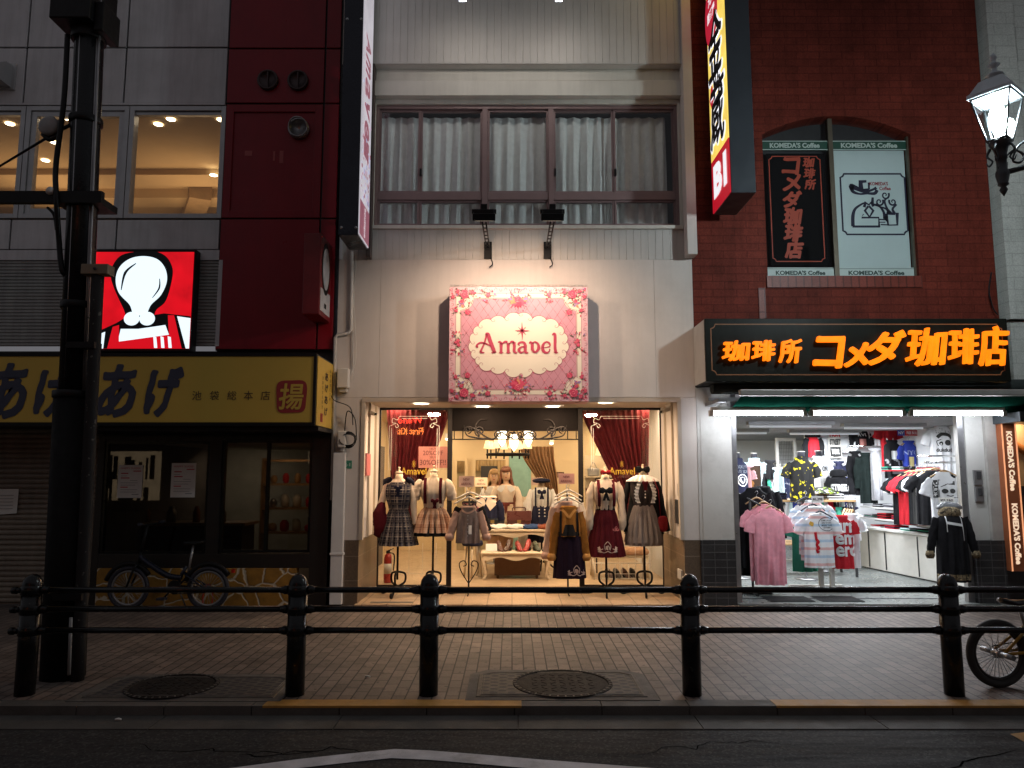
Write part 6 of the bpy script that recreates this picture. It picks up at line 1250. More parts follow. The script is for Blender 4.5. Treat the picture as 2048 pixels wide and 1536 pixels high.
# g: burgundy suspender skirt
Y = 9.9; hn = hn_of(948, Y); t, P_ = form('dress_form', 'dress form in white blouse under a long burgundy suspender skirt with embroidered hem', 1211, Y, hn)
P_(blouse_mb(hn, 1.1, -.46), 'blouse', m_crm)
for s in (-1, 1): P_(sleeve_mb([(s * .15, 0, hn - .11), (s * .20, -.01, hn - .25), (s * .205, -.02, hn - .40), (s * .215, -.03, hn - .62), (s * .205, -.04, hn - .72)], [.038, .048, .046, .052, .025], 20, .8, .08), 'sleeve', m_crm)
b = skirt_mb(hn - .46, zz(1112, Y) - .022, .122, .245, 1.2, 18, .045, .8, .8); tr = b.tree(); P_(b, 'suspender_skirt', m_bur); hz = zz(1112, Y) - .022
def emb(hz, tr, x0=0, s=1., mi=0):
    b = MB(); k = len(b.v)
    for sx_ in (-1, 1):
        b.ribbon([(x0 + 0, .02 * s), (x0 + sx_ * .05 * s, .0), (x0 + sx_ * .10 * s, .03 * s), (x0 + sx_ * .06 * s, .05 * s)], .010, V(0, 0, hz)); b.ribbon([(x0 + sx_ * .03 * s, .03 * s), (x0 + sx_ * .04 * s, .09 * s), (x0, .14 * s)], .010, V(0, 0, hz))
        for a in (0, .5, 1.): b.prism([(x0 + sx_ * .08 * s, .0), (x0 + sx_ * .13 * s, (.01 + .05 * a) * s), (x0 + sx_ * .10 * s, (.03 + .05 * a) * s)], V(0, 0, hz), h=.001)
    b.disc(V(x0, 0, hz + .06 * s), .03 * s, X_, Z_, 0, 10, .2); b.conform(0, tr, .006); return b
P_(emb(hz + .06, tr), 'embroidery', mat('silver_thread', (.48, .38, .32), .6)); b = emb(hz + .33, tr, .12, .4); P_(b, 'embroidery', mat('pink_thread', (.55, .16, .16), .6))
P_(loft_mb([(hn - .40, .128, .10), (hn - .44, .122, .096), (hn - .50, .130, .10)], 32), 'waistband', m_blk)
for s in (-1, 1): b = MB(); b.loft([[V(s * (.095 + w), -.02 - .115 * sin(v * pi * .75), hn - .075 - .34 * v) for w in (-.02, .02)] for v in [i / 8 for i in range(9)]], 0, False, False, True, closed=False); b.v = [V(q.x, q.y - .02, q.z) for q in b.v]; P_(b, 'suspender', m_bur)
P_(shift(bow((0, 0, 0), .085, 0, .13), (-.01, -.155, hn - .21)), 'ribbon', m_blk); P_(shift(bow((0, 0, 0), .065, 0, .0), (0, -.06, hn + .02)), 'neck_bow', cloth('red_cloth', (.28, .015, .02)))
# h: grey dress and black cardigan
Y = 9.92; hn = hn_of(942, Y); t, P_ = form('dress_form', 'dress form in grey dress, white ruffled collar and black cardigan, with a red bag', 1287, Y, hn)
P_(blouse_mb(hn, 1.1, -.46), 'bodice', cloth('dark_bodice', (.05, .04, .04))); b = skirt_mb(hn - .44, zz(1084, Y) - .022, .12, .235, 1.2, 18, .06, .8, .75); P_(b, 'grey_skirt', m_gry)
P_(skirt_mb(zz(1074, Y) - .022, zz(1090, Y) - .022, .228, .235, None, 36, .03, .8, .8, rows=3, n=180), 'hem_frill', m_gry)
b = loft_mb([(hn - .05, .07, .07, .0), (hn - .075, .13, .10, .04), (hn - .12, .20, .135, .10), (hn - .135, .20, .14, .12)], 120, None, 0, 17); P_(b, 'ruffle_collar', m_wcl)
for s in (-1, 1): b = MB(); b.loft([[V(s * (.06 + .055 * sin(v * 2.6) + w) + .008 * sin(v * 40) * (1 if w > 0 else 0), -.145 - .01 * sin(v * 40), hn - .13 - .28 * v) for w in (-.022 * s, .028 * s)] for v in [i / 24 for i in range(25)]], 0, False, False, True, closed=False); P_(b, 'ruffle', m_wcl)
for s in (-1, 1): P_(sleeve_mb([(s * .165, .03, hn - .12), (s * .22, .03, hn - .3), (s * .26, .02, hn - .55), (s * (.31 if s > 0 else .22), .01, hn - .78)], [.042, .042, .04, .042], 16, .7, .06), 'cardigan_sleeve', m_blk)
b = loft_mb([(hn - .10, .17, .09), (hn - .3, .18, .10), (hn - .7, .24, .12), (hn - .82, .26, .13)], 40, None, 0, 7, off=(.02, .09)); P_(b, 'cardigan', m_blk)
b = MB()
for k in range(5): b.lathe([(.010, 0), (.008, .006), (.001, .008)], (0, -.152, hn - .18 - .04 * k), 8, ax=-Y_)
P_(b, 'button', K['offw']); P_(shift(bow((0, 0, 0), .04, 0, .1), (0, -.16, hn - .15)), 'ribbon', m_bur); P_(shift(bow((0, 0, 0), .09, 0, 0), (-.01, -.05, hn + .02)), 'neck_bow', m_blk)
b = MB(); b.loft([ring((.24, -.05, hn - .66 + z), a, .05, 16) for z, a in ((.08, .03), (.06, .06), (-.08, .065), (-.12, .03))], 0, True, True); b.tube([V(.2, -.1, hn - .58), V(.17, -.16, hn - .25), V(.12, -.12, hn - .1)], .005, 5); P_(b, 'shoulder_bag', cloth('red_bag', (.22, .015, .02)))
# ---- hanging racks at the door ----
def tri_rack(label, px, Y, ztop, heart=False):
    X = (px - 1024) / FO * dd(.8, Y); t = thing('garment_rack', label, 'garment rack', (X, Y, .022), 'iron racks at the boutique door'); b = MB(); b.tube([(0, 0, .03), (0, 0, ztop)], .011, 8); b.tube([(-.02, -.24, ztop - .02), (0, 0, ztop), (.02, .24, ztop - .03)], .009, 8); b.tube([(-.28, 0, .02), (.28, 0, .02)], .009, 8); b.tube([(0, -.22, .02), (0, .2, .02)], .009, 8)
    for s in (-1, 1):
        if heart: b.tube([V(0, -.01, .14), V(s * .10, -.01, .3), V(s * .12, -.01, .40), V(s * .06, -.01, .43), V(s * .03, -.01, .38), V(s * .07, -.01, .36)], .007, 6, 0, False, 5)
        b.tube([V(s * .28, 0, .02), V(s * .31, 0, .06), V(s * .27, 0, .08)], .007, 6, 0, False, 4)
    part(b, 'frame', m_iron_, t, local=True); return t, X
def hanger(label, c, w, m, rz=0, group=None, drop=.085):
    t = thing('clothes_hanger', label, 'hanger', c, group, rz); b = MB(); b.tube([(-w / 2, 0, -drop), (-w * .25, 0, -drop * .42), (0, 0, 0), (w * .25, 0, -drop * .42), (w / 2, 0, -drop)], [.012, .014, .017, .014, .012], 8, 0, False, 4, flat=.7); part(b, 'shoulders', m, t, local=True)
    b = MB(); b.tube([(0, 0, .01), (0, 0, .04), (.02, 0, .06), (0, 0, .085), (-.022, 0, .065)], .003, 5, 0, False, 4); part(b, 'hook', K['steel'], t, local=True); return t
def garment(name, label, cat, X, Y, z, Wd, L, mats, sl=(.10, .14), long=0, depth=.055, flare=1., fold=.03, neck=.085, group=None, rz=0, hood=False, k=7, ph=None, rows=14, tank=False, dec=None, cuff=None, fa=1.):
    # z = height of the collar; Wd = body width; mats = (body, sleeve, collar)
    t = thing(name, label, cat, (X, Y, z), group, rz); mb_, ms_, mc_ = (list(mats) + [mats[0]] * 3)[:3] if isinstance(mats, (list, tuple)) else (mats,) * 3
    h = Wd / 2; ph = (X * 37.7) % 6.28 if ph is None else ph; pr = [(-.0, neck * .9, depth * .55, 0), (-.02, neck * 1.15, depth * .75, 0), (-.05, h * .60, depth * .8, 0), (-.088, h * .91, depth * .9, .0), (-.14, h * .97, depth * 1.05, fold * .2)]
    for i in range(1, rows + 1):
        v = i / rows; pr.append((-.14 - (L - .14) * v, h * (.97 + (flare - .97) * v), depth * (1.05 + .4 * v * flare), fold * (.2 + v), .004 + .009 * v * fa))
    b = loft_mb(pr, 96, Wd * 2.2, 0, k, ph); tr = b.tree(); part(b, 'body', mb_, t, local=True)
    if not tank:
        for s in (-1, 1):
            if long: path = [(s * h * .84, 0, -.085), (s * (h + .03), -.005, -.085 - long * .35), (s * (h + sl[0] * .7), -.01, -.085 - long * .7), (s * (h + sl[0]), -.012, -.085 - long)]; rr = [.062, .054, .05, .042]
            else: path = [(s * h * .80, 0, -.10), (s * (h + sl[0] * .45), 0, -.10 - sl[1] * .45), (s * (h + sl[0]), -.004, -.10 - sl[1])]; rr = [.062, .070, .070]
            sb = sleeve_mb(path, rr, 20, .48, .10); so = part(sb, 'sleeve', ms_, t, local=True)
            if cuff is not None: e = Vector(path[-1]); cb_ = MB(); cb_.loft([ring((e.x, e.y, e.z + q), rr[-1] * w, rr[-1] * .7 * w, 20, .05, 6) for q, w in ((.05, 1.0), (.0, 1.35), (-.04, .95))]); part(cb_, 'cuff', cuff, so, local=True)
    if hood: b = MB(); b.loft([ring((0, .01, zz_), a, d_, 24, .03, 5) for zz_, a, d_ in ((-.055, .13, .075), (-.02, .135, .085), (.03, .12, .08), (.055, .07, .05))], 0, False, True); part(b, 'hood', mc_, t, local=True)
    else: b = MB(); b.loft([ring((0, 0, zz_), neck * w, depth * .62 * w, 28) for zz_, w in ((-.018, 1.22), (.004, 1.02), (.004, .92))], 0, False, False); part(b, 'collar', mc_, t, local=True)
    if dec:
        for nm, m, fn in dec:
            b = MB(); fn(b); b.conform(0, tr, .007); part(b, nm, m, t, local=True)
    t.rotation_euler[2] = rz; return t
t, X = tri_rack('iron rack with heart scroll holding the grey pinafore blouse', 938, 9.95, 1.28, True)
hanger('cream curved hanger in the grey pinafore blouse', (X, 9.72, 1.275), .36, K['offw']); hanger('cream hanger just behind the grey blouse hanger', (X + .02, 9.9, 1.33), .4, K['offw'])
zc = zz(1012, 9.72)
m_gb = mat('grey_velvet', (.16, .12, .11), .7, 0, .2, 20); m_bl = cloth('blush_sheer', (.46, .30, .24))
g_ = garment('blouse', 'grey button front top with blush elbow sleeves, hanging at the doorway', 'blouse', X, 9.72, zc, .29, zc - zz(1086, 9.72), (m_gb, m_bl, m_bl), (.09, .2), .31, .055, 1.05, .05, .085, k=11, dec=[('price_tag', K['paper'], lambda b: b.patch([(.01, -.35), (.05, -.35), (.05, -.24), (.01, -.24)])), ('button', K['steel'], lambda b: [b.disc((0, 0, -.12 - .05 * i), .008) for i in range(6)]), ('neck_frill', m_bl, lambda b: b.ribbon([(-.075, -.02), (-.065, -.06), (0, -.085), (.065, -.06), (.075, -.02)], .022, (0, 0, 0)))], cuff=m_bl)
garment('blouse', 'dark floral blouse hanging behind the grey button front top', 'blouse', X + .0, 10.0, zz(1003, 10.0), .30, .36, (blotch('floral_cloth', (.04, .02, .03), [(.35, .10, .12), (.45, .3, .2)], 22, .56), m_blk, m_blk), long=.3)
garment('blouse', 'navy top with a wide cream sailor collar behind the grey top', 'blouse', X + .20, 10.5, zz(992, 10.5), .34, .30, (m_nav, m_nav, m_crm), sl=(.05, .2), long=.25, neck=.13, dec=[('sailor_collar', m_crm, lambda b: (b.patch([(-.06, -.2), (0, -.1), (-.03, -.0), (-.17, -.09)]), b.patch([(0, -.1), (.06, -.2), (.17, -.09), (.03, -.0)])))])
t, X = tri_rack('iron rack holding the mustard blouse and plum skirt', 1135, 9.95, 1.30)
for i, (dx, y) in enumerate(((0, 9.74), (.0, 9.86), (.02, 9.98))): hanger('cream curved hanger at the mustard blouse rack, %s' % ('frontmost of three', 'middle of three', 'rearmost of three')[i], (X + dx, y, 1.27 + .045 * i), .36, K['offw'])
zc = zz(1012, 9.72); m_rf = cloth('mustard_frill', (.48, .24, .07))
garment('blouse', 'mustard velvet blouse with puffed cuffs and black corset front', 'blouse', X, 9.72, zc, .29, .38, (m_must, m_must, m_must), (.075, .2), .56, .06, 1.0, .05, .085, cuff=m_rf, dec=[('corset', m_blk, lambda b: (b.patch([(-.085, -.345), (.085, -.345), (.05, -.23), (-.05, -.23)], 12, 8), b.patch([(-.125, -.35), (-.095, -.35), (-.09, -.06), (-.115, -.06)], 3, 10), b.patch([(.095, -.35), (.125, -.35), (.115, -.06), (.09, -.06)], 3, 10), b.patch([(-.13, -.37), (.13, -.37), (.13, -.34), (-.13, -.34)], 14, 3))), ('neck_frill', m_rf, lambda b: (b.ribbon([(-.11, -.02), (-.05, -.08), (.0, -.15)], .03, (0, 0, 0)), b.ribbon([(.11, -.02), (.05, -.08), (0, -.15)], .03, (0, 0, 0))))])
b = skirt_mb(0, zz(1162, 9.74) - zz(1072, 9.74), .16, .20, None, 9, .06, .5, .9); tr = b.tree(); t = thing('skirt', 'long dark plum skirt with embroidered flowers below the mustard blouse', 'skirt', (X + .01, 9.74, zz(1066, 9.74))); part(b, 'skirt_body', m_pur, t, local=True); part(emb(-.52, tr, .08, .9), 'embroidery', mat('lilac_thread', (.48, .38, .36), .6), t, local=True); b = loft_mb([(.02, .165, .085), (-.03, .165, .088)], 32); part(b, 'waistband', m_blk, t, local=True)
garment('blouse', 'pale blush blouse hanging just behind the mustard blouse', 'blouse', X - .03, 9.93, zz(1002, 9.93), .32, .45, (m_bl, cloth('blush_sheer_light', (.58, .44, .38)), m_bl), long=.62, cuff=m_bl); garment('blouse', 'white ruffled blouse rearmost on the mustard blouse rack', 'blouse', X + .02, 10.1, zz(995, 10.1), .34, .5, m_wcl, long=.5, cuff=m_wcl)
for i, (a, bb, y) in enumerate(((1085, 9, 0),)): pass
# ---- boutique interior ----
m_bw = mat('buttercream_wall', (.68, .54, .34), .85, 0, .05, 1); m_bf = mat('blond_floor', (.46, .34, .22), .35, 0, .12, 3); m_sea = mat('seafoam_door', (.22, .40, .36), .5)
IZ = 2.62; IB = FY + 6.2; il, ir = -2.6, 3.0
b = MB(); b.box(il, ir, IB, IB + .1, 0, IZ); b.box(il - .1, il, GY + .05, IB, 0, IZ); b.box(ir, ir + .1, GY + .05, IB, 0, IZ); b.box(il, OXL, GY + .0, GY + .06, 0, IZ); b.box(OXR, ir, GY, GY + .06, 0, IZ); part(b, 'interior_wall', m_bw, cb)
b = MB(); b.box(il, ir, GY + .045, IB, IZ, IZ + .1); part(b, 'interior_ceiling', mat('cream_ceiling', (.66, .54, .36), .9, 0, .03), cb); b = MB(); b.box(il, ir, GY + .05, IB, .0, .026); part(b, 'interior_floor', m_bf, cb)
# back wall features: two shallow niches with drapes, seafoam door and brown drape
for q in ((908, 916, 935, 1100), (945, 914, 1017, 1100)):
    x0, x1, z0, z1 = rc(*q, IB); b = MB(); w = .06
    for e in ((x0, x0 + w, z0, z1), (x1 - w, x1, z0, z1), (x0 + w, x1 - w, z1 - w, z1)): b.box(e[0], e[1], IB - .05, IB - .001, e[2], e[3])
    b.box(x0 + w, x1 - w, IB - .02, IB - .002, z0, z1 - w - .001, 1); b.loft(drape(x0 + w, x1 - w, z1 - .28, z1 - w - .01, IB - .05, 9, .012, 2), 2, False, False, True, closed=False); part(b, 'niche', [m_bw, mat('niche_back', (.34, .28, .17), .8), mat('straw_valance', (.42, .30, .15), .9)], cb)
x0, x1, z0, z1 = rc(1018, 912, 1062, 1110, IB); b = MB(); b.box(x0, x1, IB - .06, IB - .001, .03, z1)
for e in ((.12, .42), (.55, .93)): b.box(x0 + (x1 - x0) * .15, x0 + (x1 - x0) * .85, IB - .075, IB - .061, z1 * e[0], z1 * e[1])
part(b, 'inner_door', m_sea, cb, .004)
cA = at(1050, 895, 14.2); b = MB(); xr = xx(1108, 960, 14.2); xl = xx(1040, 960, 14.2)
def gat(xl, xr, ztop, zmid, xm_, wm):
    def f(u, v, x, z):
        q = min(1, v / .75); q = q * q * (3 - 2 * q); a = xl + (xm_ - wm - xl) * q; c = xr + (xm_ + wm - xr) * q
        return a + (c - a) * u, z
    return f
b.loft(drape(xl, xr, .9, zz(893, 14.2), 14.2, 9, .03, 5, gat(xl, xr, 0, 0, xr - .08, .16), 16), 0, False, False, True, closed=False); solo(b, 'drape', 'tan gathered drape beside the seafoam door at the back of the boutique', 'curtain', cloth('tan_drape', (.34, .20, .11)), ((xl + xr) / 2, 14.2, 0))
# red velvet drapes in both show windows
m_vel = mat('red_velvet', (.17, .008, .014), .75, 0, .2, 8)
for lb_, xl, xr, xm_ in (('red velvet drape swept to the left in the left show window', gl + .0, dx0 - .08, gl + .16), ('red velvet drape swept to the right in the right show window', dx1 + .06, gr - .06, gr - .2)):
    b = MB(); yv = GY + .45; s = 1 if xl < 0 else -1
    def f(u, v, x, z, xl=xl, xr=xr, s=s):
        q = min(1, v / .80)
        if s > 0: a = xl + .10 * q; c = xr + (xl + .42 - xr) * q ** 1.3
        else: a = xl + (xr - .40 - xl) * q ** 1.05; c = xr - .05 * q
        if v > .72: a -= 0; 
        return a + (c - a) * u, z - .18 * (u if s > 0 else 1 - u) * min(1, v) * 0
    b.loft(drape(xl, xr, .85, IZ - .1, yv, 12, .035, 9, f, 18), 0, False, False, True, closed=False); solo(b, 'velvet_drape', lb_, 'curtain', m_vel, ((xl + xr) / 2, yv, .8), 'red drapes in the show windows')
# lights
for i, (x, y) in enumerate(((-1.7, 11.1), (2.0, 11.1), (-.6, 11.5), (.8, 11.5), (-1.2, 13.2), (1.4, 13.2), (.1, 14.6), (-1.6, 14.8), (1.9, 14.8))):
    t = thing('ceiling_spotlight', 'small round warm downlight in the boutique ceiling', 'downlight', (x, y, IZ), 'downlights in the boutique ceiling'); b = MB(); b.lathe([(.08, -.001), (.08, -.008), (.06, -.012), (.001, -.01)], (x, y, IZ), 18); part(b, 'lens', m_dlw, t); light('AREA', 'spot_glow', (x, y, IZ - .03), 19.5, (1, .75, .47), t, .35, (0, 0, -1))
# chandelier
cy_ = 12.6; cc = at(1016, 909, cy_); t = thing('chandelier', 'dark iron ring chandelier with small lit fabric shades', 'chandelier', (cc.x, cy_, cc.z)); b = MB(); R_ = .35; b.tube([cc + V(R_ * cos(a), R_ * sin(a), 0) for a in [i * pi / 18 for i in range(36)]], .022, 8, 0, True)
for k in range(3): a = k * 2 * pi / 3; b.tube([cc + V(R_ * cos(a), R_ * sin(a), 0), V(cc.x, cy_, IZ - .05)], .006, 5)
for k in range(8): a = k * pi / 4 + .2; q = cc + V(R_ * cos(a), R_ * sin(a), 0); b.tube([q - Z_ * .07, q + Z_ * .09], .014, 6)
part(b, 'iron_ring', m_iron_, t); m_shd = emi('lit_shade', (1, .68, .32), 1.6)
for k in range(8): a = k * pi / 4 + .2; q = cc + V(R_ * cos(a), R_ * sin(a), .10); b = MB(); b.lathe([(.065, 0), (.03, .13)], q, 16); part(b, 'shade', m_shd, t)
for px, lb_ in ((1004, 'glowing glass drop pendant, leftmost above the chandelier'), (1028, 'glowing glass drop pendant, middle and lowest above the chandelier'), (1057, 'glowing glass drop pendant, rightmost above the chandelier')):
    q = at(px, 877 if px != 1028 else 886, 11.9); t = thing('pendant_lamp', lb_, 'lamp', (q.x, q.y, q.z), 'glass pendants'); b = MB(); b.lathe([(.03, .14), (.07, .11), (.075, .03), (.05, -.06), (.02, -.11), (.001, -.13)], q, 18); part(b, 'glass_drop', emi('glass_glow', (1, .86, .62), 5), t); b = MB(); b.tube([q + Z_ * .14, V(q.x, q.y, IZ)], .006, 5); b.lathe([(.035, .13), (.03, .17), (.001, .18)], q, 12); part(b, 'cord', m_iron_, t)
light('POINT', 'chandelier_light', (cc.x, cy_, cc.z + .2), 14, (1, .7, .4), None, .3)
q = at(1199, 901, 12.5); t = thing('wall_sconce', 'small lit shade lamp on the right wall of the boutique', 'lamp', q); b = MB(); b.lathe([(.07, -.08), (.035, .08)], q, 16); part(b, 'shade', m_shd, t); b = MB(); b.tube([q + Z_ * .08, V(q.x, q.y, IZ)], .006, 5); part(b, 'stem', m_iron_, t)
for px, py, lb_ in ((1103, 886, 'small track spotlight at the right of the boutique ceiling'), (894, 877, 'small track spotlight above the left drape')):
    q = at(px, py, 12.); t = thing('track_spot', lb_, 'spotlight', q, 'track spots'); b = MB(); b.tube([q + V(.02, 0, .06), V(q.x + .05, q.y, IZ)], .008, 5); b.obox(q + Z_ * .04, .06, .06, .08); part(b, 'body', K['offw'], t); b = MB(); b.lathe([(.001, -.03), (.03, -.015), (.03, .0)], q, 12); part(b, 'lens', m_dlw, t)
# furniture
def cabriole(name, label, x0, x1, y0, y1, zt, m):
    t = thing(name, label, 'table', ((x0 + x1) / 2, y0, .026)); b = MB(); b.box(x0 - .03, x1 + .03, y0 - .03, y1 + .03, zt - .03, zt); part(b, 'tabletop', m, t, .008)
    b = MB(); n = 24; top = [(x0 + (x1 - x0) * i / n, zt - .03) for i in range(n + 1)]; botm = [(x0 + (x1 - x0) * i / n, zt - .10 - .025 * cos(4 * pi * i / n)) for i in range(n + 1)]; b.prism(botm + top[::-1], (0, y0 + .02, 0), h=.025); b.prism(botm + top[::-1], (0, y1, 0), h=.02); b.box(x0, x0 + .02, y0, y1, zt - .1, zt - .031); b.box(x1 - .02, x1, y0, y1, zt - .1, zt - .031); part(b, 'apron', m, t)
    for x, s in ((x0 + .03, -1), (x1 - .03, 1)):
        for y in (y0 + .03, y1 - .03): b = MB(); b.tube([V(x, y, zt - .04), V(x + s * .025, y, zt - .12), V(x + s * .01, y, zt * .45), V(x - s * .01, y, .10), V(x + s * .03, y, .035)], [.04, .036, .024, .016, .024], 10, 0, False, 6); part(b, 'leg', m, t)
m_anw = mat('antique_white', (.66, .55, .40), .45, 0, .1, 4)
bx0, bx1 = xx(966, 1110, 11.2), xx(1098, 1110, 11.2); cabriole('display_bench', 'low white cabriole legged display table holding shoes', bx0, bx1, 11.2, 11.55, .43, m_anw)
tx0, tx1 = xx(952, 1065, 11.7), xx(1100, 1065, 11.7); cabriole('display_table', 'taller white display table with folded clothes and two satchels', tx0, tx1, 11.7, 12.4, .72, m_anw)
c0 = (bx0 + bx1) / 2; b = MB(); b.box(c0 - .32, c0 + .36, 11.4, 11.75, .07, .33); 
for sx_ in (-.27, .31): b.tube([(c0 + sx_, 11.42, .026), (c0 + sx_, 11.42, .07)], .022, 8)
solo(b, 'storage_box', 'plain brown storage box on small feet under the low table', 'box', mat('brown_fibre', (.13, .07, .035), .7), (c0, 11.4, .03), None, .01)
def shoe(c, a, m, h):
    t = thing('shoe', '', 'shoe', c, None, a); b = MB(); b.loft([[V(x, w * cos(q), zc + hh * (.5 + .5 * sin(q))) for q in [i * pi / 6 for i in range(12)]] for x, w, zc, hh in ((-.11, .02, .05, .04), (-.10, .04, .045, h), (-.05, .04, .035, h * .95), (0, .04, .015, .075), (.06, .042, .005, .05), (.10, .03, .003, .035), (.12, .01, .003, .02))]); part(b, 'upper', m, t, local=True); b = MB(); b.obox((-.085, 0, .025), .05, .06, .05); part(b, 'heel', K['black'], t, local=True); return t
sm = [(.02, mat('brown_leather', (.07, .02, .012), .3), .11), (.12, mat('brown_leather_dark', (.05, .018, .012), .3), .18), (.27, mat('wine_leather', (.20, .015, .015), .3), .1), (.37, mat('red_leather', (.28, .02, .02), .3), .17), (.5, mat('green_leather', (.03, .04, .022), .3), .1), (.61, mat('black_leather', (.02, .018, .016), .3), .16)]
for (u, m, h), lb_ in zip(sm, ('low brown shoe at the left end of the low white table', 'dark brown ankle boot on the low white table', 'wine red low shoe on the low white table', 'bright red ankle boot on the low white table', 'olive green low shoe on the low white table', 'black ankle boot at the right end of the low white table')):
    t = shoe((bx0 + .22 + u * 1.15, 11.36, .43), -1.3 if h < .12 else -1.9, m, min(h, .13)); t['label'] = lb_; t['group'] = 'shoes on the low table'
b = MB(); b.obox((bx0 + .12, 11.3, .49), .17, .006, .11, .1, -.3); solo(b, 'price_card', 'blank white card standing on the low white table', 'card', K['paper'], (bx0 + .1, 11.3, .43))
for px, m, lb_ in ((985, mat('navy_leather', (.03, .035, .045), .3), 'dark navy leather satchel on the display table'), (1038, mat('oxblood_leather', (.11, .035, .03), .3), 'oxblood leather satchel on the display table')):
    x = xx(px, 1042, 12.2); t = thing('satchel', lb_, 'bag', (x, 12.2, .72), 'satchels on the table'); b = MB(); b.box(x - .19, x + .19, 12.12, 12.28, .72, .98); part(b, 'body', m, t, .03); b = MB(); b.box(x - .195, x + .195, 12.10, 12.119, .82, .985); part(b, 'flap', m, t, .01); b = MB(); b.tube([(x - .1, 12.2, .98), (x - .09, 12.2, 1.03), (x + .09, 12.2, 1.03), (x + .1, 12.2, .98)], .01, 6, k=4); part(b, 'handle', m, t); b = MB(); b.box(x - .03, x + .03, 12.09, 12.0995, .79, .84); part(b, 'buckle', mat('brass', (.5, .35, .12), .3, .9), t)
for u, m, lb_ in ((.08, m_wcl, 'folded white top at the left on the display table'), (.30, m_wcl, 'folded white top with navy trim near the middle of the display table'), (.52, m_wcl, 'loosely folded white top before the oxblood satchel'), (.74, cloth('blue_cloth', (.03, .06, .15)), 'folded blue garment on the display table'), (.93, cloth('rust_cloth', (.22, .06, .03)), 'folded cream and rust top at the right on the display table')):
    x = tx0 + (tx1 - tx0) * u; b = MB(); b.loft([[V(x + sx_ * w + .02 * sin(7 * sx_ + i), 11.86 + sy_ * d, .721 + h + .012 * sin(5 * sx_ + 3 * sy_ + i)) for sx_, sy_ in [(cos(a), sin(a)) for a in [j * pi / 12 for j in range(24)]]] for i, (h, w, d) in enumerate(((0, .15, .14), (.02, .16, .15), (.045, .15, .14), (.06, .10, .1)))]); solo(b, 'folded_garment', lb_, 'folded clothing', m, (x, 11.86, .72), 'folded clothes on the display table')
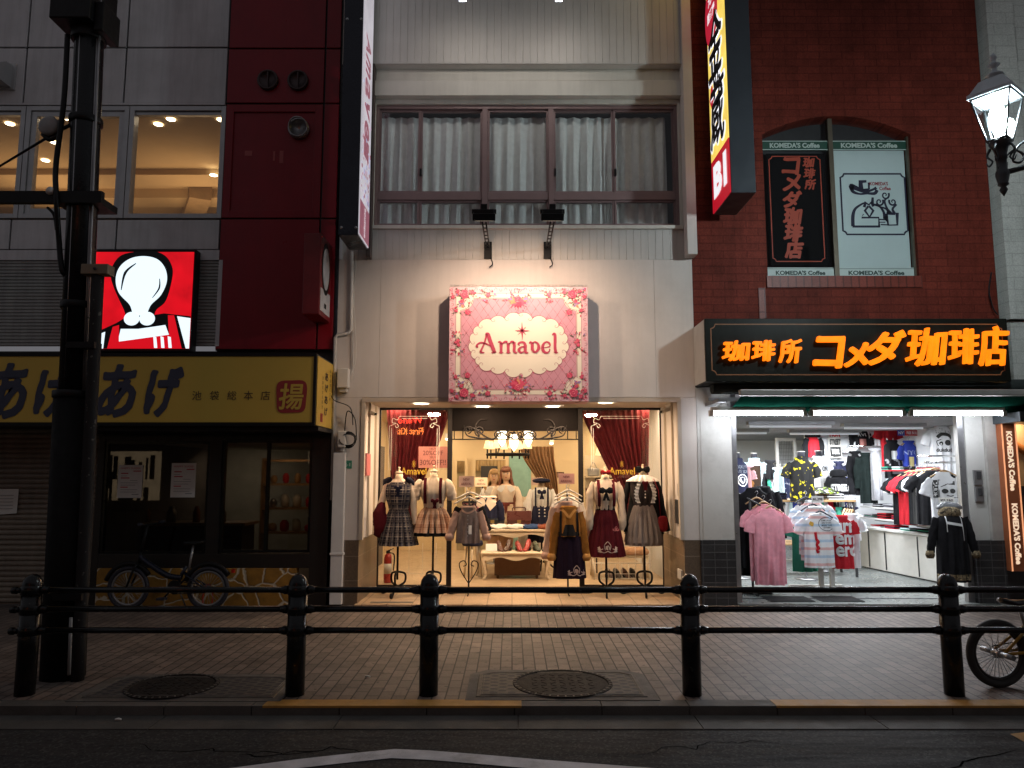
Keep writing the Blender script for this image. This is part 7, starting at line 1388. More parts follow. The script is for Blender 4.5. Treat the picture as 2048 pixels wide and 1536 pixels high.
# mannequins
m_skin = mat('mannequin_skin', (.62, .40, .26), .5, 0, .04); m_hair = mat('auburn_hair', (.16, .05, .02), .5, 0, .4, 30, bump=.6, bs=60); m_bld = mat('blond_hair', (.42, .26, .11), .5, 0, .3, 30, bump=.5, bs=60)
def mannequin(label, px, Y, py_top, hairm, top, skirt, belt, long):
    X = xx(px, 1000, Y); zt = zz(py_top, Y); t = thing('mannequin', label, 'mannequin', (X, Y, .026), None); o = zt - 1.60
    def P_(b, n, m, p=None): return part(b, n, m, p or t, local=True)
    b = MB()   # body: one surface from head to feet level, arms as branches
    b.loft([ring((0, dy, o + z), a, d, 24) for z, a, d, dy in ((.10, .09, .07, 0), (.5, .13, .09, 0), (.85, .16, .11, 0), (1.0, .115, .085, 0), (1.17, .145, .11, 0), (1.28, .165, .085, 0), (1.315, .10, .06, 0), (1.335, .048, .048, 0), (1.375, .045, .047, -.005), (1.39, .052, .06, -.012), (1.42, .068, .075, -.015), (1.48, .074, .088, -.01), (1.53, .072, .086, -.005), (1.57, .055, .065, 0), (1.59, .02, .025, 0))])
    for s in (-1, 1): b.tube([V(s * .145, 0, o + 1.26), V(s * .19, -.01, o + 1.05), V(s * .205, -.06, o + .82), V(s * .20, -.08, o + .72)], [.045, .036, .028, .02], 10, 0, False, 4)
    P_(b, 'body', m_skin)
    b = MB()
    b.prism([(-.010, 0), (.010, 0), (.004, .04), (-.004, .04)], (0, -.098, o + 1.455), h=.014, mi=0)
    for s in (-1, 1): b.disc((s * .028, -.0955, o + 1.495), .014, X_, Z_, 1, 12, 0, .008); b.disc((s * .028, -.0965, o + 1.495), .007, X_, Z_, 2, 10); b.ribbon([(s * .044, 1.505), (s * .03, 1.515), (s * .014, 1.512)], .004, (0, -.097, o), mi=2)
    b.disc((0, -.094, o + 1.432), .018, X_, Z_, 3, 10, 0, .007); P_(b, 'face', [m_skin, K['white'], K['ink'], mat('lip', (.35, .06, .05), .4)])
    b = MB(); b.loft([ring((0, dy, o + z), a, d, 28, .03, 9) for z, a, d, dy in ((1.625, .03, .04, .01), (1.605, .07, .085, .01), (1.55, .092, .105, .015), (1.53, .094, .10, .02))], 0, True, False)
    hl = .62 if long else .2
    for k in range(30):
        a = -.55 + (pi + 1.1) * k / 29; cx_, cy_ = .083 * cos(a), .02 + .088 * sin(a); e = 1 + .5 * abs(cos(a)); L = hl * (1 + .1 * sin(k * 3.1))
        b.tube([V(cx_ * .7, cy_ * .7, o + 1.60), V(cx_, cy_, o + 1.53), V(cx_ * 1.12, cy_ * 1.1, o + 1.42), V(cx_ * 1.35 * e + .01 * sin(k), cy_ - .02, o + 1.42 - L * .5), V(cx_ * 1.25 * e + .02 * sin(k * 2), cy_ - .05, o + 1.42 - L)], [.012, .018, .02, .02, .006], 6, 0, False, 4)
    for k in range(9): x = -.06 + .015 * k; b.tube([V(x * .6, -.03, o + 1.605), V(x, -.092, o + 1.565), V(x * 1.05, -.10, o + 1.525)], [.012, .014, .007], 6, 0, False, 4)
    P_(b, 'hair', hairm)
    b = loft_mb([(o + z, a, d, .012) for z, a, d in ((1.315, .10, .075), (1.29, .17, .095), (1.22, .172, .115), (1.15, .16, .125), (1.05, .13, .1), (.99, .125, .095))], 48, .8, 0, 9); P_(b, 'blouse', top)
    for s in (-1, 1): P_(sleeve_mb([(s * .15, 0, o + 1.27), (s * .2, -.01, o + 1.13), (s * .215, -.03, o + .95), (s * .21, -.07, o + .76)], [.05, .065, .07, .045], 14, .9, .04), 'sleeve', top)
    P_(skirt_mb(o + 1.0, o + .5, .128, .26, 1.2, 12, .05, .8, .8), 'skirt', skirt)
    if belt: P_(loft_mb([(o + 1.03, .132, .104), (o + .985, .130, .102)], 32), 'belt', belt); P_(shift(bow((0, 0, 0), .06, 0, .25), (.0, -.112, o + 1.0)), 'ribbon', belt)
    b = MB()
    for s in (-1, 1): b.prism([(s * .01, 1.31), (s * .10, 1.30), (s * .15, 1.24), (s * .08, 1.19), (s * .03, 1.24)][::s], (0, -.118, o), h=.006)
    P_(b, 'collar', m_wcl); b = MB(); b.lathe([(.16, 0), (.16, .012), (.001, .013)], (0, 0, 0), 24); b.tube([(0, 0, .01), (0, 0, o + .2)], .012, 8); P_(b, 'base', K['steel']); return t
mannequin('mannequin with long auburn hair, pale plaid dress and brown ribbon belt', 1012, 12.55, 938, m_hair, m_crm, m_pl3, cloth('rosewood_ribbon', (.16, .04, .03)), True)
mannequin('blond mannequin with black headband behind the auburn haired one', 988, 13.3, 943, m_bld, m_wcl, m_nav, None, False)
# e: navy skirt form with beret
Y = 12.45; X = xx(1083, 1000, Y); hn = zz(966, Y) - .026; t, P_ = form('dress_form', 'dress form with navy beret, white blouse and navy suspender skirt', 1083, Y, hn, base=.026)
P_(blouse_mb(hn, 1.1, -.46), 'blouse', m_wcl)
for s in (-1, 1): P_(sleeve_mb([(s * .15, 0, hn - .11), (s * .2, -.01, hn - .3), (s * .22, -.03, hn - .6)], [.05, .065, .05], 14, .8, .04), 'sleeve', m_wcl)
P_(skirt_mb(hn - .32, hn - .95, .12, .22, None, 9, .05, .8, .8), 'skirt', m_nav); b = MB(); b.loft([ring((0, 0, hn + z), a, a * .95, 28) for z, a in ((.0, .07), (.01, .13), (.035, .15), (.06, .135), (.078, .06))]); P_(b, 'beret', m_nav)
b = MB()
for s in (-1, 1):
    for k in range(4): b.lathe([(.013, 0), (.01, .008), (.001, .01)], (s * .045, -.135 - .01 * k, hn - .38 - .05 * k), 8, ax=-Y_)
P_(b, 'button', K['offw'])
for s in (-1, 1): b = MB(); b.loft([[V(s * (.10 + w), -.1 - .04 * sin(v * pi), hn - .07 - .3 * v) for w in (-.014, .014)] for v in [i / 6 for i in range(7)]], 0, False, False, True, closed=False); P_(b, 'suspender', m_nav)
P_(shift(bow((0, 0, 0), .07, 0, .12), (0, -.145, hn - .14)), 'ribbon', m_nav)
# paper signs
def psign(label, q, Y, lines, m, ink, stand=None, name='sale_sign'):
    x0, x1, z0, z1 = rc(*q, Y); t = thing(name, label, 'sign', ((x0 + x1) / 2, Y, z0)); b = MB(); b.box(x0, x1, Y, Y + .006, z0, z1); part(b, 'card', m, t); b = MB(); w, h = x1 - x0, z1 - z0
    for s_, v, ww, hh in lines: b.text(s_, ((x0 + x1) / 2, Y, z0 + h * v), w * ww, h * hh, lift=.002, bold=.012)
    part(b, 'printed_lettering', ink, t)
    if stand: b = MB(); b.tube([((x0 + x1) / 2, Y + .012, z0 + .02), ((x0 + x1) / 2, Y + .012, stand)], .005, 5); part(b, 'stem', K['steel'], t)
m_pks = mat('salmon_card', (.62, .25, .21), .6, 0, .04); m_pkp = mat('pale_pink_card', (.62, .42, .36), .6, 0, .04); m_ipk = mat('mauve_ink', (.20, .06, .06), .6, 0, 0)
psign('salmon pink sale card reading 20% and 30% OFF in the left show window', (837, 893, 895, 936), GY + .05, (('1BUY', .89, .24, .10), ('20%OFF', .70, .70, .22), ('2BUY', .50, .24, .10), ('30%OFF!!', .26, .9, .25)), m_pks, m_ipk)
psign('pale pink NEW ARRIVAL card above the grey blouse rack', (918, 952, 948, 974), 9.99, (('NEW', .68, .42, .24), ('ARRIVAL', .28, .72, .24)), m_pkp, m_ipk, 1.27)
psign('small cream NEW ARRIVAL card behind the grey blouse rack', (950, 955, 975, 973), 10.9, (('NEW', .68, .42, .24), ('ARRIVAL', .28, .72, .24)), mat('cream_card', (.7, .6, .42), .6), m_ipk, 1.2)
psign('pink NEW ARRIVAL card above the mustard blouse rack', (1117, 947, 1149, 968), 9.99, (('NEW', .68, .42, .24), ('ARRIVAL', .28, .72, .24)), mat('rose_card', (.58, .30, .26), .6), m_ipk, 1.29)
psign('blank pale pink card beside the navy beret', (1063, 955, 1088, 970), 12.9, (), m_pkp, m_ipk, 1.0)
# more clothes and furniture deep inside
for i, (px, Y, py, m, lb_) in enumerate(((1250, 11.9, 985, m_crm, 'cream long dress on the right wall rail'), (1228, 12.1, 985, m_wcl, 'white blouse behind the burgundy skirt form'), (1070, 13.6, 985, m_crm, 'beige coat on a rail behind the beret form'), (1060, 13.0, 1000, m_wcl, 'ivory cardigan on a rail beside the seafoam door'))):
    z = zz(py, Y); garment('hung_dress', lb_, 'dress', xx(px, 1000, Y), Y, z, .42, .8, m, long=.5, group='clothes on the inner rails')
x = xx(1255, 1000, 12.0); t = thing('clothes_rail', 'thin iron clothes rail at the right of the boutique interior', 'rail', (x, 12, .026)); b = MB()
for s in (-.5, .5): b.tube([(x + s, 12., .03), (x + s, 12., 1.5)], .012, 6)
b.tube([(x - .5, 12., 1.5), (x + .5, 12., 1.5)], .012, 6); part(b, 'frame', m_iron_, t)
sx_, sy_ = xx(1240, 1110, 11.4), 11.35; t = thing('window_bench', 'cream bench with a fluffy peach seat in the right show window', 'bench', (sx_, sy_, .026)); b = MB(); b.box(sx_ - .42, sx_ + .42, sy_, sy_ + .4, .33, .37); part(b, 'frame', m_anw, t, .01)
for a in (-.4, .4):
    for c in (.02, .38): b = MB(); b.tube([(sx_ + a, sy_ + c, .03), (sx_ + a, sy_ + c, .33)], .02, 8); part(b, 'leg', m_anw, t)
b = MB(); b.loft([[V(sx_ + .44 * math.copysign(abs(cos(a)) ** .4, cos(a)) * w + .012 * sin(9 * a), sy_ + .2 + .22 * math.copysign(abs(sin(a)) ** .5, sin(a)) * w, z) for a in [i * pi / 24 for i in range(48)]] for z, w in ((.371, .96), (.40, 1.02), (.44, 1.0), (.46, .9))]); part(b, 'fluffy_seat', mat('peach_fur', (.58, .34, .20), .95, 0, .3, 18, bump=1, bs=70), t)
t = thing('wire_rack', 'white wire shoe rack under the right show window bench', 'rack', (sx_, sy_ - .1, .026)); b = MB()
for k in range(9): b.tube([(sx_ - .4 + .1 * k, sy_ - .12, .03), (sx_ - .4 + .1 * k, sy_ - .12, .27)], .006, 5)
for z in (.05, .27): b.tube([(sx_ - .42, sy_ - .12, z), (sx_ + .42, sy_ - .12, z)], .007, 5)
part(b, 'wires', K['offw'], t)
for k in range(4): t2 = shoe((sx_ - .15 + .12 * k, sy_ + .05, .03), -1.2, sm[5][1] if k % 2 else sm[1][1], .1); t2['label'] = 'dark low shoe on the floor under the window bench'; t2['group'] = 'shoes under the window bench'
# fire extinguisher
ex = xx(776, 1130, GY + .35); t = thing('fire_extinguisher', 'red fire extinguisher standing in the left show window', 'fire extinguisher', (ex, GY + .35, .026)); b = MB(); b.lathe([(.055, .03), (.06, .05), (.06, .36), (.045, .42), (.02, .44), (.001, .44)], (ex, GY + .35, 0), 20); part(b, 'cylinder', mat('extinguisher_red', (.35, .02, .015), .3), t); b = MB(); b.lathe([(.0605, .16), (.0605, .30)], (ex, GY + .35, 0), 20); part(b, 'label_band', K['offw'], t); b = MB(); b.obox((ex, GY + .35, .46), .05, .03, .04); b.obox((ex + .03, GY + .35, .49), .1, .02, .015, 0, 0, -.4); b.tube([(ex, GY + .34, .45), (ex + .09, GY + .33, .42), (ex + .08, GY + .33, .2)], .01, 6, k=4); part(b, 'valve', K['black'], t)
# a stool, shelf with bags and framed notes at the back right
t = thing('wall_shelf', 'wooden wall shelf with handbags at the right of the boutique', 'shelf', (xx(1195, 960, 13.5), 13.5, 1.2)); b = MB(); xa = xx(1172, 960, 13.5); xb = xx(1222, 960, 13.5)
for z in (1.15, 1.5): b.box(xa, xb, 13.4, 13.7, z, z + .025)
b.box(xa, xb, 13.7, 13.73, .9, 1.9); part(b, 'board', m_anw, t)
for k, (u, z, m, lb_) in enumerate(((.2, 1.175, sm[0][1], 'brown handbag on the lower wall shelf'), (.75, 1.175, sm[3][1], 'red handbag on the lower wall shelf'), (.3, 1.525, K['grey'], 'grey handbag on the upper wall shelf'), (.8, 1.525, m_anw, 'cream handbag on the upper wall shelf'))):
    x = xa + (xb - xa) * u; tt = thing('handbag', lb_, 'bag', (x, 13.5, z), 'bags on the wall shelf'); b = MB(); b.box(x - .1, x + .1, 13.45, 13.57, z, z + .14); part(b, 'body', m, tt, .02); b = MB(); b.tube([(x - .06, 13.5, z + .14), (x, 13.5, z + .25), (x + .06, 13.5, z + .14)], .008, 6, k=5); part(b, 'handle', m, tt)
b = MB(); x0, x1, z0, z1 = rc(1113, 944, 1128, 955, IB - .02); b.box(x0, x1, IB - .02, IB - .002, z0, z1); b.box(x0 + .015, x1 - .015, IB - .024, IB - .0205, z0 + .015, z1 - .015, 1); solo(b, 'framed_notice', 'small dark framed notice on the back wall of the boutique', 'picture', [sm[0][1], mat('notice_print', (.25, .15, .1), .7)], (x0, IB, z0))
x0, x1, z0, z1 = rc(962, 932, 995, 990, IB - .06); b = MB(); b.box(x0, x1, IB - .12, IB - .06, z0, z1); part_ = solo(b, 'dark_screen', 'dark framed mirror in the back niche of the boutique', 'mirror', K['dark'], (x0, IB, z0), None, .01)
st_x = xx(950, 1120, 12.3); t = thing('stool', 'small round stool with navy cushion behind the display tables', 'stool', (st_x, 11.5, .026)); b = MB(); b.lathe([(.001, .50), (.15, .50), (.16, .53), (.15, .57), (.001, .58)], (st_x, 11.5, 0), 24); part(b, 'cushion', m_nav, t)
for k in range(3): a = k * 2.1 + .5; b = MB(); b.tube([(st_x + .1 * cos(a), 11.5 + .1 * sin(a), .5), (st_x + .15 * cos(a), 11.5 + .15 * sin(a), .03)], .015, 8); part(b, 'leg', m_anw, t)
# rug-like entrance plates
b = MB(); p = at(730, 1203, 9.4); b.box(-1.72, -1.2, FY + .02, FY + .1, .0225, .027); solo(b, 'threshold_grate', 'narrow metal drain grate at the left of the tan tiled threshold', 'grate', m_iron2, (-1.5, FY, .02))
# ---------------- clothes shop on the right ----------------
def GX(px, py, Y): return xx(px, py, Y)
def hang(label, q, Y, mats, cat='T-shirt', name='tshirt', group=None, **k):   # rectangle in the photograph -> garment of real size
    x0, x1, z0, z1 = rc(*q, Y); w = x1 - x0; long = k.pop('long', 0); sl = k.pop('sl', None)
    tank = k.get('tank'); bw = k.pop('bw', 1 if tank else (.74 if long else .66)); s0 = w * (1 - bw) / 2
    return garment(name, label, cat, (x0 + x1) / 2, Y, z1 - .004, w * bw, z1 - z0, mats, sl or (s0, .13), long * (z1 - z0), group=group, **k)
def T(s, v, w, h, bold=.03, x=0, wob=0): return lambda b: b.text(s, (x, 0, -v), w, h, bold=bold, lift=0, wob=wob)
m_wt = cloth('white_tee', (.70, .71, .73), .05); m_bk = cloth('black_tee', (.012, .012, .014), .3); m_pk = cloth('pink_marl', (.78, .33, .39), .16); m_rd = cloth('red_tee', (.46, .02, .03)); m_bu = cloth('blue_tee', (.03, .05, .30)); m_gn = cloth('green_tee', (.05, .30, .20)); m_nv = cloth('navy_tee', (.018, .02, .045)); m_lb = cloth('ice_blue_tee', (.48, .62, .66)); m_dg = cloth('bottle_black', (.010, .016, .015), .3); m_gr_ = cloth('grey_marl', (.34, .34, .36), .2)
m_inkw = mat('white_print', (.72, .72, .72), .7, 0, 0); m_inkk = mat('black_ink_print', (.02, .02, .02), .7, 0, 0); m_camo = blotch('leopard', (.16, .12, .07), [(.03, .025, .02), (.30, .24, .15)], 30, .55)
m_str = stripes('pastel_stripes', [(.72, .73, .75), (.42, .55, .68), (.70, .72, .74), (.72, .73, .75), (.68, .42, .40), (.72, .73, .75)], .20, 2)
def rail(label, x0, x1, Y, z, legs=True, y1=None, m=None):
    t = thing('clothes_rail', label, 'rail', ((x0 + x1) / 2, Y, .03)); b = MB(); y1 = Y if y1 is None else y1; b.tube([(x0, Y, z), (x1, y1, z)], .013, 8); part(b, 'bar', K['chrome'], t)
    if legs:
        for q, y in ((x0, Y), (x1, y1)): b = MB(); b.tube([(q, y, z), (q, y, .04)], .016, 8); b.box(q - .2, q + .2, y - .03, y + .03, .031, .06); part(b, 'leg', m or K['offw'], t)
# pink dresses and dark clothes near the left post
Y = 9.9
hang('long pink marl T-shirt dress, frontmost at the left shop post', (1498, 1017, 1581, 1168), 9.78, (m_pk, m_pk, cloth('pink_rib', (.68, .25, .31))), 'dress', 'tshirt_dress', bw=.76, sl=(.05, .2), k=6, fold=.05, depth=.07, fa=2.2)
hang('second pink T-shirt dress just behind the front one', (1488, 1008, 1570, 1160), 9.92, m_pk, 'dress', 'tshirt_dress', bw=.76, sl=(.05, .2), k=6, fold=.05, depth=.06, fa=2.)
for i in range(3): hanger('carved wooden hanger over the pink dresses, %s' % ('front', 'middle', 'rear')[i], (GX(1540 - 6 * i, 1008, 9.8) - .02 * i, 9.78 + .09 * i, zz(1012 - 8 * i, 9.8)), .3, K['wood'], 0, 'hangers over the pink dresses')
for i, (q, lb_) in enumerate((((1468, 975, 1552, 1135), 'black long top hanging behind the pink dresses'), ((1464, 1000, 1530, 1150), 'black garment with dark print beside the steel post'), ((1492, 972, 1566, 1125), 'black jacket with lace hem behind the pink dresses'))): hang(lb_, q, 10.12 + .12 * i, m_bk, 'tunic', 'dark_tunic', long=.6, k=9, fold=.06, group='dark clothes on the left rack')
t = thing('garment_rack', 'slim rack with a cross foot carrying the pink dresses', 'garment rack', (GX(1510, 1190, 9.95), 9.95, .03)); x = GX(1505, 1150, 9.95); b = MB(); b.tube([(x, 9.95, .04), (x, 9.95, 1.22)], .016, 8); b.tube([(x + .02, 9.6, 1.18), (x, 10.4, 1.3)], .012, 8); b.tube([(x - .18, 9.95, .045), (x + .25, 9.95, .045)], .016, 8); b.tube([(x, 9.75, .045), (x, 10.2, .045)], .016, 8); part(b, 'frame', K['dark'], t)
# striped tees on the low front rack
for i, (dx, dy, y) in enumerate(((0, 0, 9.95), (-6, -14, 10.1), (-10, -26, 10.25))):
    lb_ = ('striped white T-shirt with a lettered speech bubble, front of its rack', 'striped pale T-shirt second on the low rack', 'striped pale T-shirt third on the low rack')[i]
    dec = None
    if i == 0:
        def bub(b):
            b.ribbon([(.10 + .115 * cos(a), -.135 + .085 * sin(a)) for a in [j * pi / 8 for j in range(16)]], .007, (0, 0, 0), closed=True)
            for j, s_ in enumerate(('SOME LAUGHS', 'ARE WORTH', 'MORE THAN', 'OTHERS')): b.text(s_, (.10, 0, -.09 - .03 * j), .15 if j < 3 else .10, .02, bold=.02, lift=0)
        dec = [('speech_bubble', m_inkk, bub), ('red_zigzag_print', m_rd, lambda b: b.ribbon([(-.06, -.24), (-.05, -.33), (-.03, -.36), (-.05, -.40), (-.03, -.44), (-.05, -.47), (-.03, -.50)], .035, (0, 0, 0), k=2)), ('yellow_spot_print', mat('yellow_print', (.6, .36, .05), .7), lambda b: b.disc((-.10, 0, -.13), .03, X_, Z_, 0, 9, .25))]
    hang(lb_, (1597 + dx, 1026 + dy, 1677 + dx, 1134 + dy), y, m_str, bw=.74, sl=(.075, .17), k=8, fold=.03, dec=dec, group='striped T-shirts on the low rack')
hang('mint green T-shirt at the left of the low rack', (1572, 1034, 1640, 1142), 10.35, m_gn, sl=(.05, .15), k=8, fold=.05); hang('second mint green T-shirt on the low rack', (1584, 1030, 1650, 1140), 10.45, m_gn, sl=(.05, .15), k=8, fold=.05)
hang('red T-shirt with big white letters on the low rack', (1655, 1030, 1712, 1136), 10.2, m_rd, bw=.8, sl=(.03, .15), k=5, fold=.02, dec=[('lettering', m_inkw, lambda b: [b.text(s_, (.03, 0, -.16 - .155 * j), .26, .12, fat=.008, lift=0) for j, s_ in enumerate(('urr', 'em', 'erc'))])])
hang('white shirt with small motifs at the right of the low rack', (1690, 1026, 1722, 1134), 10.4, blotch('sprigged_white', (.68, .68, .70), [(.15, .2, .35)], 26, .68), bw=.84, sl=(.02, .14), k=5)
x0, x1 = GX(1593, 1165, 10.15), GX(1702, 1165, 10.15); t = thing('low_rack', 'low white rack with flat bar feet under the striped T-shirts', 'garment rack', ((x0 + x1) / 2, 10.15, .03)); b = MB(); b.box(x0, x1, 10.0, 10.06, .031, .075); b.box(x0, x1, 10.4, 10.46, .031, .075); xc = (x0 + x1) / 2; b.box(xc - .03, xc + .03, 10.06, 10.40, .031, .06); b.box(xc - .025, xc + .025, 10.2, 10.26, .06, 1.05); b.box(xc + .12, xc + .17, 10.2, 10.26, .06, 1.05); b.tube([(xc - .1, 9.9, 1.06), (xc + .05, 10.6, 1.06)], .013, 8); part(b, 'frame', K['offw'], t)
for i in range(3): hanger('black hanger in the striped T-shirts, %s' % ('front', 'middle', 'rear')[i], (GX(1637 - 5 * i, 1020, 10.), 9.95 + .15 * i, zz(1022 - 13 * i, 10.)), .32, K['ink'], 0, 'hangers in the striped T-shirts')
def pcard(s, q, Y, lb_):
    x0, x1, z0, z1 = rc(*q, Y); b = MB(); b.box(x0, x1, Y, Y + .004, z0, z1); b.text(s, ((x0 + x1) / 2, Y, (z0 + z1) / 2), (x1 - x0) * .8, (z1 - z0) * .45, mi=1, bold=.02); solo(b, 'price_card', lb_, 'price card', [K['paper'], K['ink']], (x0, Y, z0), 'price cards in the clothes shop')
pcard('¥1,298', (1623, 992, 1647, 1005), 9.92, 'white price card reading 1,298 yen above the striped T-shirts'); pcard('¥2,160', (1877, 995, 1909, 1006), 9.90, 'white price card reading 2,160 yen before the sunglasses print T-shirt'); pcard('¥1,298', (1534, 977, 1548, 989), 10.6, 'small price card behind the black tops')
# dress forms with shirts
def torso_form(label, q, Y, mats, neckm, **k):
    x0, x1, z0, z1 = rc(*q, Y); xc = (x0 + x1) / 2; t = hang(label, q, Y, mats, 'shirt', 'shirt_form', depth=.11, group='shirt forms in the clothes shop', **k); org = ORG[t.name]
    b = MB(); b.lathe([(.055, z1 - .03), (.052, z1 + .05), (.058, z1 + .075), (.001, z1 + .076)], (xc, Y, 0), 20); part(b, 'neck', [neckm], t); b = MB(); b.lathe([(.056, .0755), (.06, .085), (.001, .09)], (xc, Y, z1), 20); part(b, 'neck_cap', K['offw'], t); b = MB(); b.tube([(xc, Y, z0 + .1), (xc, Y, .06)], .014, 8); b.lathe([(.16, .031), (.16, .045), (.001, .05)], (xc, Y, 0), 20); part(b, 'stand', K['steel'], t); return t
m_ylw = blotch('yellow_splash', (.012, .012, .012), [(.55, .46, .02)], 13, .575)
torso_form('black shirt with yellow splash pattern on a form', (1570, 914, 1638, 1002), 11.3, m_ylw, K['ink'], bw=.70, sl=(.07, .2), fold=.02)
torso_form('white T-shirt with a black line print on a form behind the yellow splash shirt', (1618, 912, 1660, 988), 12.2, m_wt, K['ink'], bw=.72, sl=(.06, .2), fold=.02, dec=[('lettering', m_inkk, lambda b: b.text('ONDED', (.10, 0, -.2), .2, .08, bold=.03, lift=0))])
torso_form('navy tank top with pale round print on a form beside the steel post', (1452, 916, 1496, 1010), 11.4, m_nv, K['ink'], tank=True, fold=.02, dec=[('round_print', m_inkw, lambda b: (b.ribbon([(.05 + .075 * cos(a), -.33 + .085 * sin(a)) for a in [j * pi / 10 for j in range(20)]], .014, (0, 0, 0), closed=True), b.disc((.05, 0, -.33), .05, X_, Z_, 0, 12, .2))), ('lettering', mat('grey_print', (.2, .22, .26), .7), lambda b: (b.text('BROOKLYN', (.03, 0, -.13), .22, .05, lift=0), b.text('STATE SIDE', (.03, 0, -.20), .22, .05, lift=0)))])
torso_form('pale blue T-shirt on a form at the back left of the shop', (1484, 916, 1534, 990), 13.0, m_lb, K['ink'], bw=.68, sl=(.09, .2), fold=.02)
hang('pale pink top half hidden behind the navy tank', (1486, 930, 1506, 984), 12.2, cloth('pale_pink_tee', (.62, .36, .40)), k=5)
x0, x1, z0, z1 = rc(1499, 931, 1522, 975, 12.4); b = MB(); b.box(x0, x1, 12.4, 12.43, z0, z1); b.box(x0 + .01, x1 - .01, 12.394, 12.3995, z0 + .01, z1 - .01, 1); solo(b, 'framed_picture', 'dark framed picture of amber shapes leaning at the back left', 'picture', [K['ink'], blotch('amber_shapes', (.05, .03, .02), [(.35, .16, .05)], 9, .58)], (x0, 12.4, z0))
for i, (q, m, lb_) in enumerate((((1548, 935, 1568, 1000), m_lb, 'pale blue printed trousers on the middle rail'), ((1562, 935, 1585, 1004), blotch('navy_print_cloth', (.02, .025, .06), [(.3, .3, .35)], 20, .6), 'navy patterned garment on the middle rail'), ((1532, 920, 1550, 958), m_bk, 'black skirts on the far rail'))): hang(lb_, q, 12.3 + .2 * i, m, 'garment', 'hung_garment', tank=True, k=6, fold=.06)
rail('thin rail along the back left of the clothes shop', GX(1475, 915, 13.6), GX(1560, 915, 13.6), 13.6, 1.75)
# wire grid panel
x0, x1, z0, z1 = rc(1553, 876, 1594, 1010, 13.6); t = thing('grid_panel', 'white wire grid display panel at the middle of the clothes shop', 'panel', (x0, 13.6, z0)); b = MB()
for q in ((x0, x0 + .05, z0, z1), (x1 - .05, x1, z0, z1), (x0 + .05, x1 - .05, z1 - .05, z1)): b.box(q[0], q[1], 13.58, 13.62, q[2], q[3])
part(b, 'frame', K['offw'], t); b = MB()
for k in range(10): x = x0 + .05 + (x1 - x0 - .1) * k / 9; b.tube([(x, 13.6, z0), (x, 13.6, z1 - .05)], .004, 4)
for k in range(18): z = z0 + (z1 - .05 - z0) * k / 17; b.tube([(x0 + .05, 13.6, z), (x1 - .05, 13.6, z)], .004, 4)
part(b, 'wire_mesh', K['steel'], t)
# goods on and before the partition wall
W_ = PYw
hang('red and black hooded jacket on the partition wall', (1610, 868, 1643, 914), W_ - .12, (m_rd, m_bk, m_bk), 'jacket', 'jacket', long=.8, hood=True)
x0, x1, z0, z1 = rc(1656, 858, 1682, 916, W_ - .05); t = thing('cloth_banner', 'white cloth banner reading STREET WEAR on the partition wall', 'banner', (x0, W_ - .05, z0)); b = MB(); b.loft([[V(x0 + (x1 - x0) * u, W_ - .06 + .012 * sin(7 * u + 4 * v), z1 + (z0 - z1) * v) for u in [i / 8 for i in range(9)]] for v in [i / 8 for i in range(9)]], 0, False, False, True, closed=False); part(b, 'cloth', mat('banner_cloth', (.62, .6, .56), .9), t); b = MB(); h = z1 - z0; w = x1 - x0; c = (x0 + x1) / 2; yb = W_ - .078
b.text('HON', (c, yb, z1 - h * .18), w * .8, h * .2, mi=0, bold=.05); b.text('STREET', (c, yb, z1 - h * .45), w * .84, h * .2, mi=1, bold=.05); b.prism([(c - w * .4, z0 + h * .06), (c + w * .4, z0 + h * .06), (c + w * .4, z0 + h * .38), (c - w * .4, z0 + h * .38)], (0, yb, 0), h=.002, mi=1); b.text('WEAR', (c, yb - .002, z0 + h * .22), w * .6, h * .18, mi=2, bold=.05); part(b, 'lettering', [m_rd, m_inkk, m_inkw], t)
b = MB(); b.tube([(x0 + .02, yb, z1), (c, W_ - .03, z1 + .15), (x1 - .02, yb, z1)], .004, 4); part(b, 'cord', K['ink'], t)
hang('black hooded sweatshirt with a small picture print, high on the partition wall', (1702, 850, 1742, 894), W_ - .13, m_bk, 'hoodie', 'hoodie', long=.7, hood=True, dec=[('lettering', m_inkw, lambda b: b.text('RVI.', (0, 0, -.17), .16, .05, bold=.02, lift=0)), ('picture_print', mat('picture_print', (.35, .14, .12), .7), lambda b: b.patch([(-.06, -.4), (.06, -.4), (.06, -.24), (-.06, -.24)]))])
hang('red long T-shirt with a small cat print, high on the right', (1756, 842, 1798, 934), W_ - .35, m_rd, 'T-shirt', bw=.7, sl=(.07, .2), dec=[('print', m_inkw, lambda b: (b.patch([(-.06, -.5), (.06, -.5), (.06, -.35), (-.06, -.35)]), b.patch([(-.06, -.35), (-.03, -.35), (-.05, -.29), (-.06, -.29)], 3, 3), b.patch([(.03, -.35), (.06, -.35), (.06, -.29), (.05, -.29)], 3, 3)))])
hang('black tunic with grey figures print beside the blue T-shirt', (1768, 880, 1803, 956), W_ - .55, blotch('grey_figures', (.012, .012, .014), [(.3, .3, .32)], 8, .60), 'tunic', 'tunic', tank=True, fold=.03, dec=[('print_patch', m_inkw, lambda b: b.patch([(-.05, -.32), (.05, -.32), (.05, -.18), (-.05, -.18)]))])
hang('blue long T-shirt with a yellow figure print', (1799, 881, 1839, 955), W_ - .6, m_bu, bw=.7, sl=(.06, .22), dec=[('print', mat('gold_print', (.55, .45, .2), .7), lambda b: b.patch([(-.03, -.5), (.03, -.5), (.04, -.27), (-.04, -.27)])), ('lettering', mat('pale_blue_print', (.2, .25, .5), .7), lambda b: b.text('NYC', (0, 0, -.2), .24, .08, bold=.03, lift=0))])
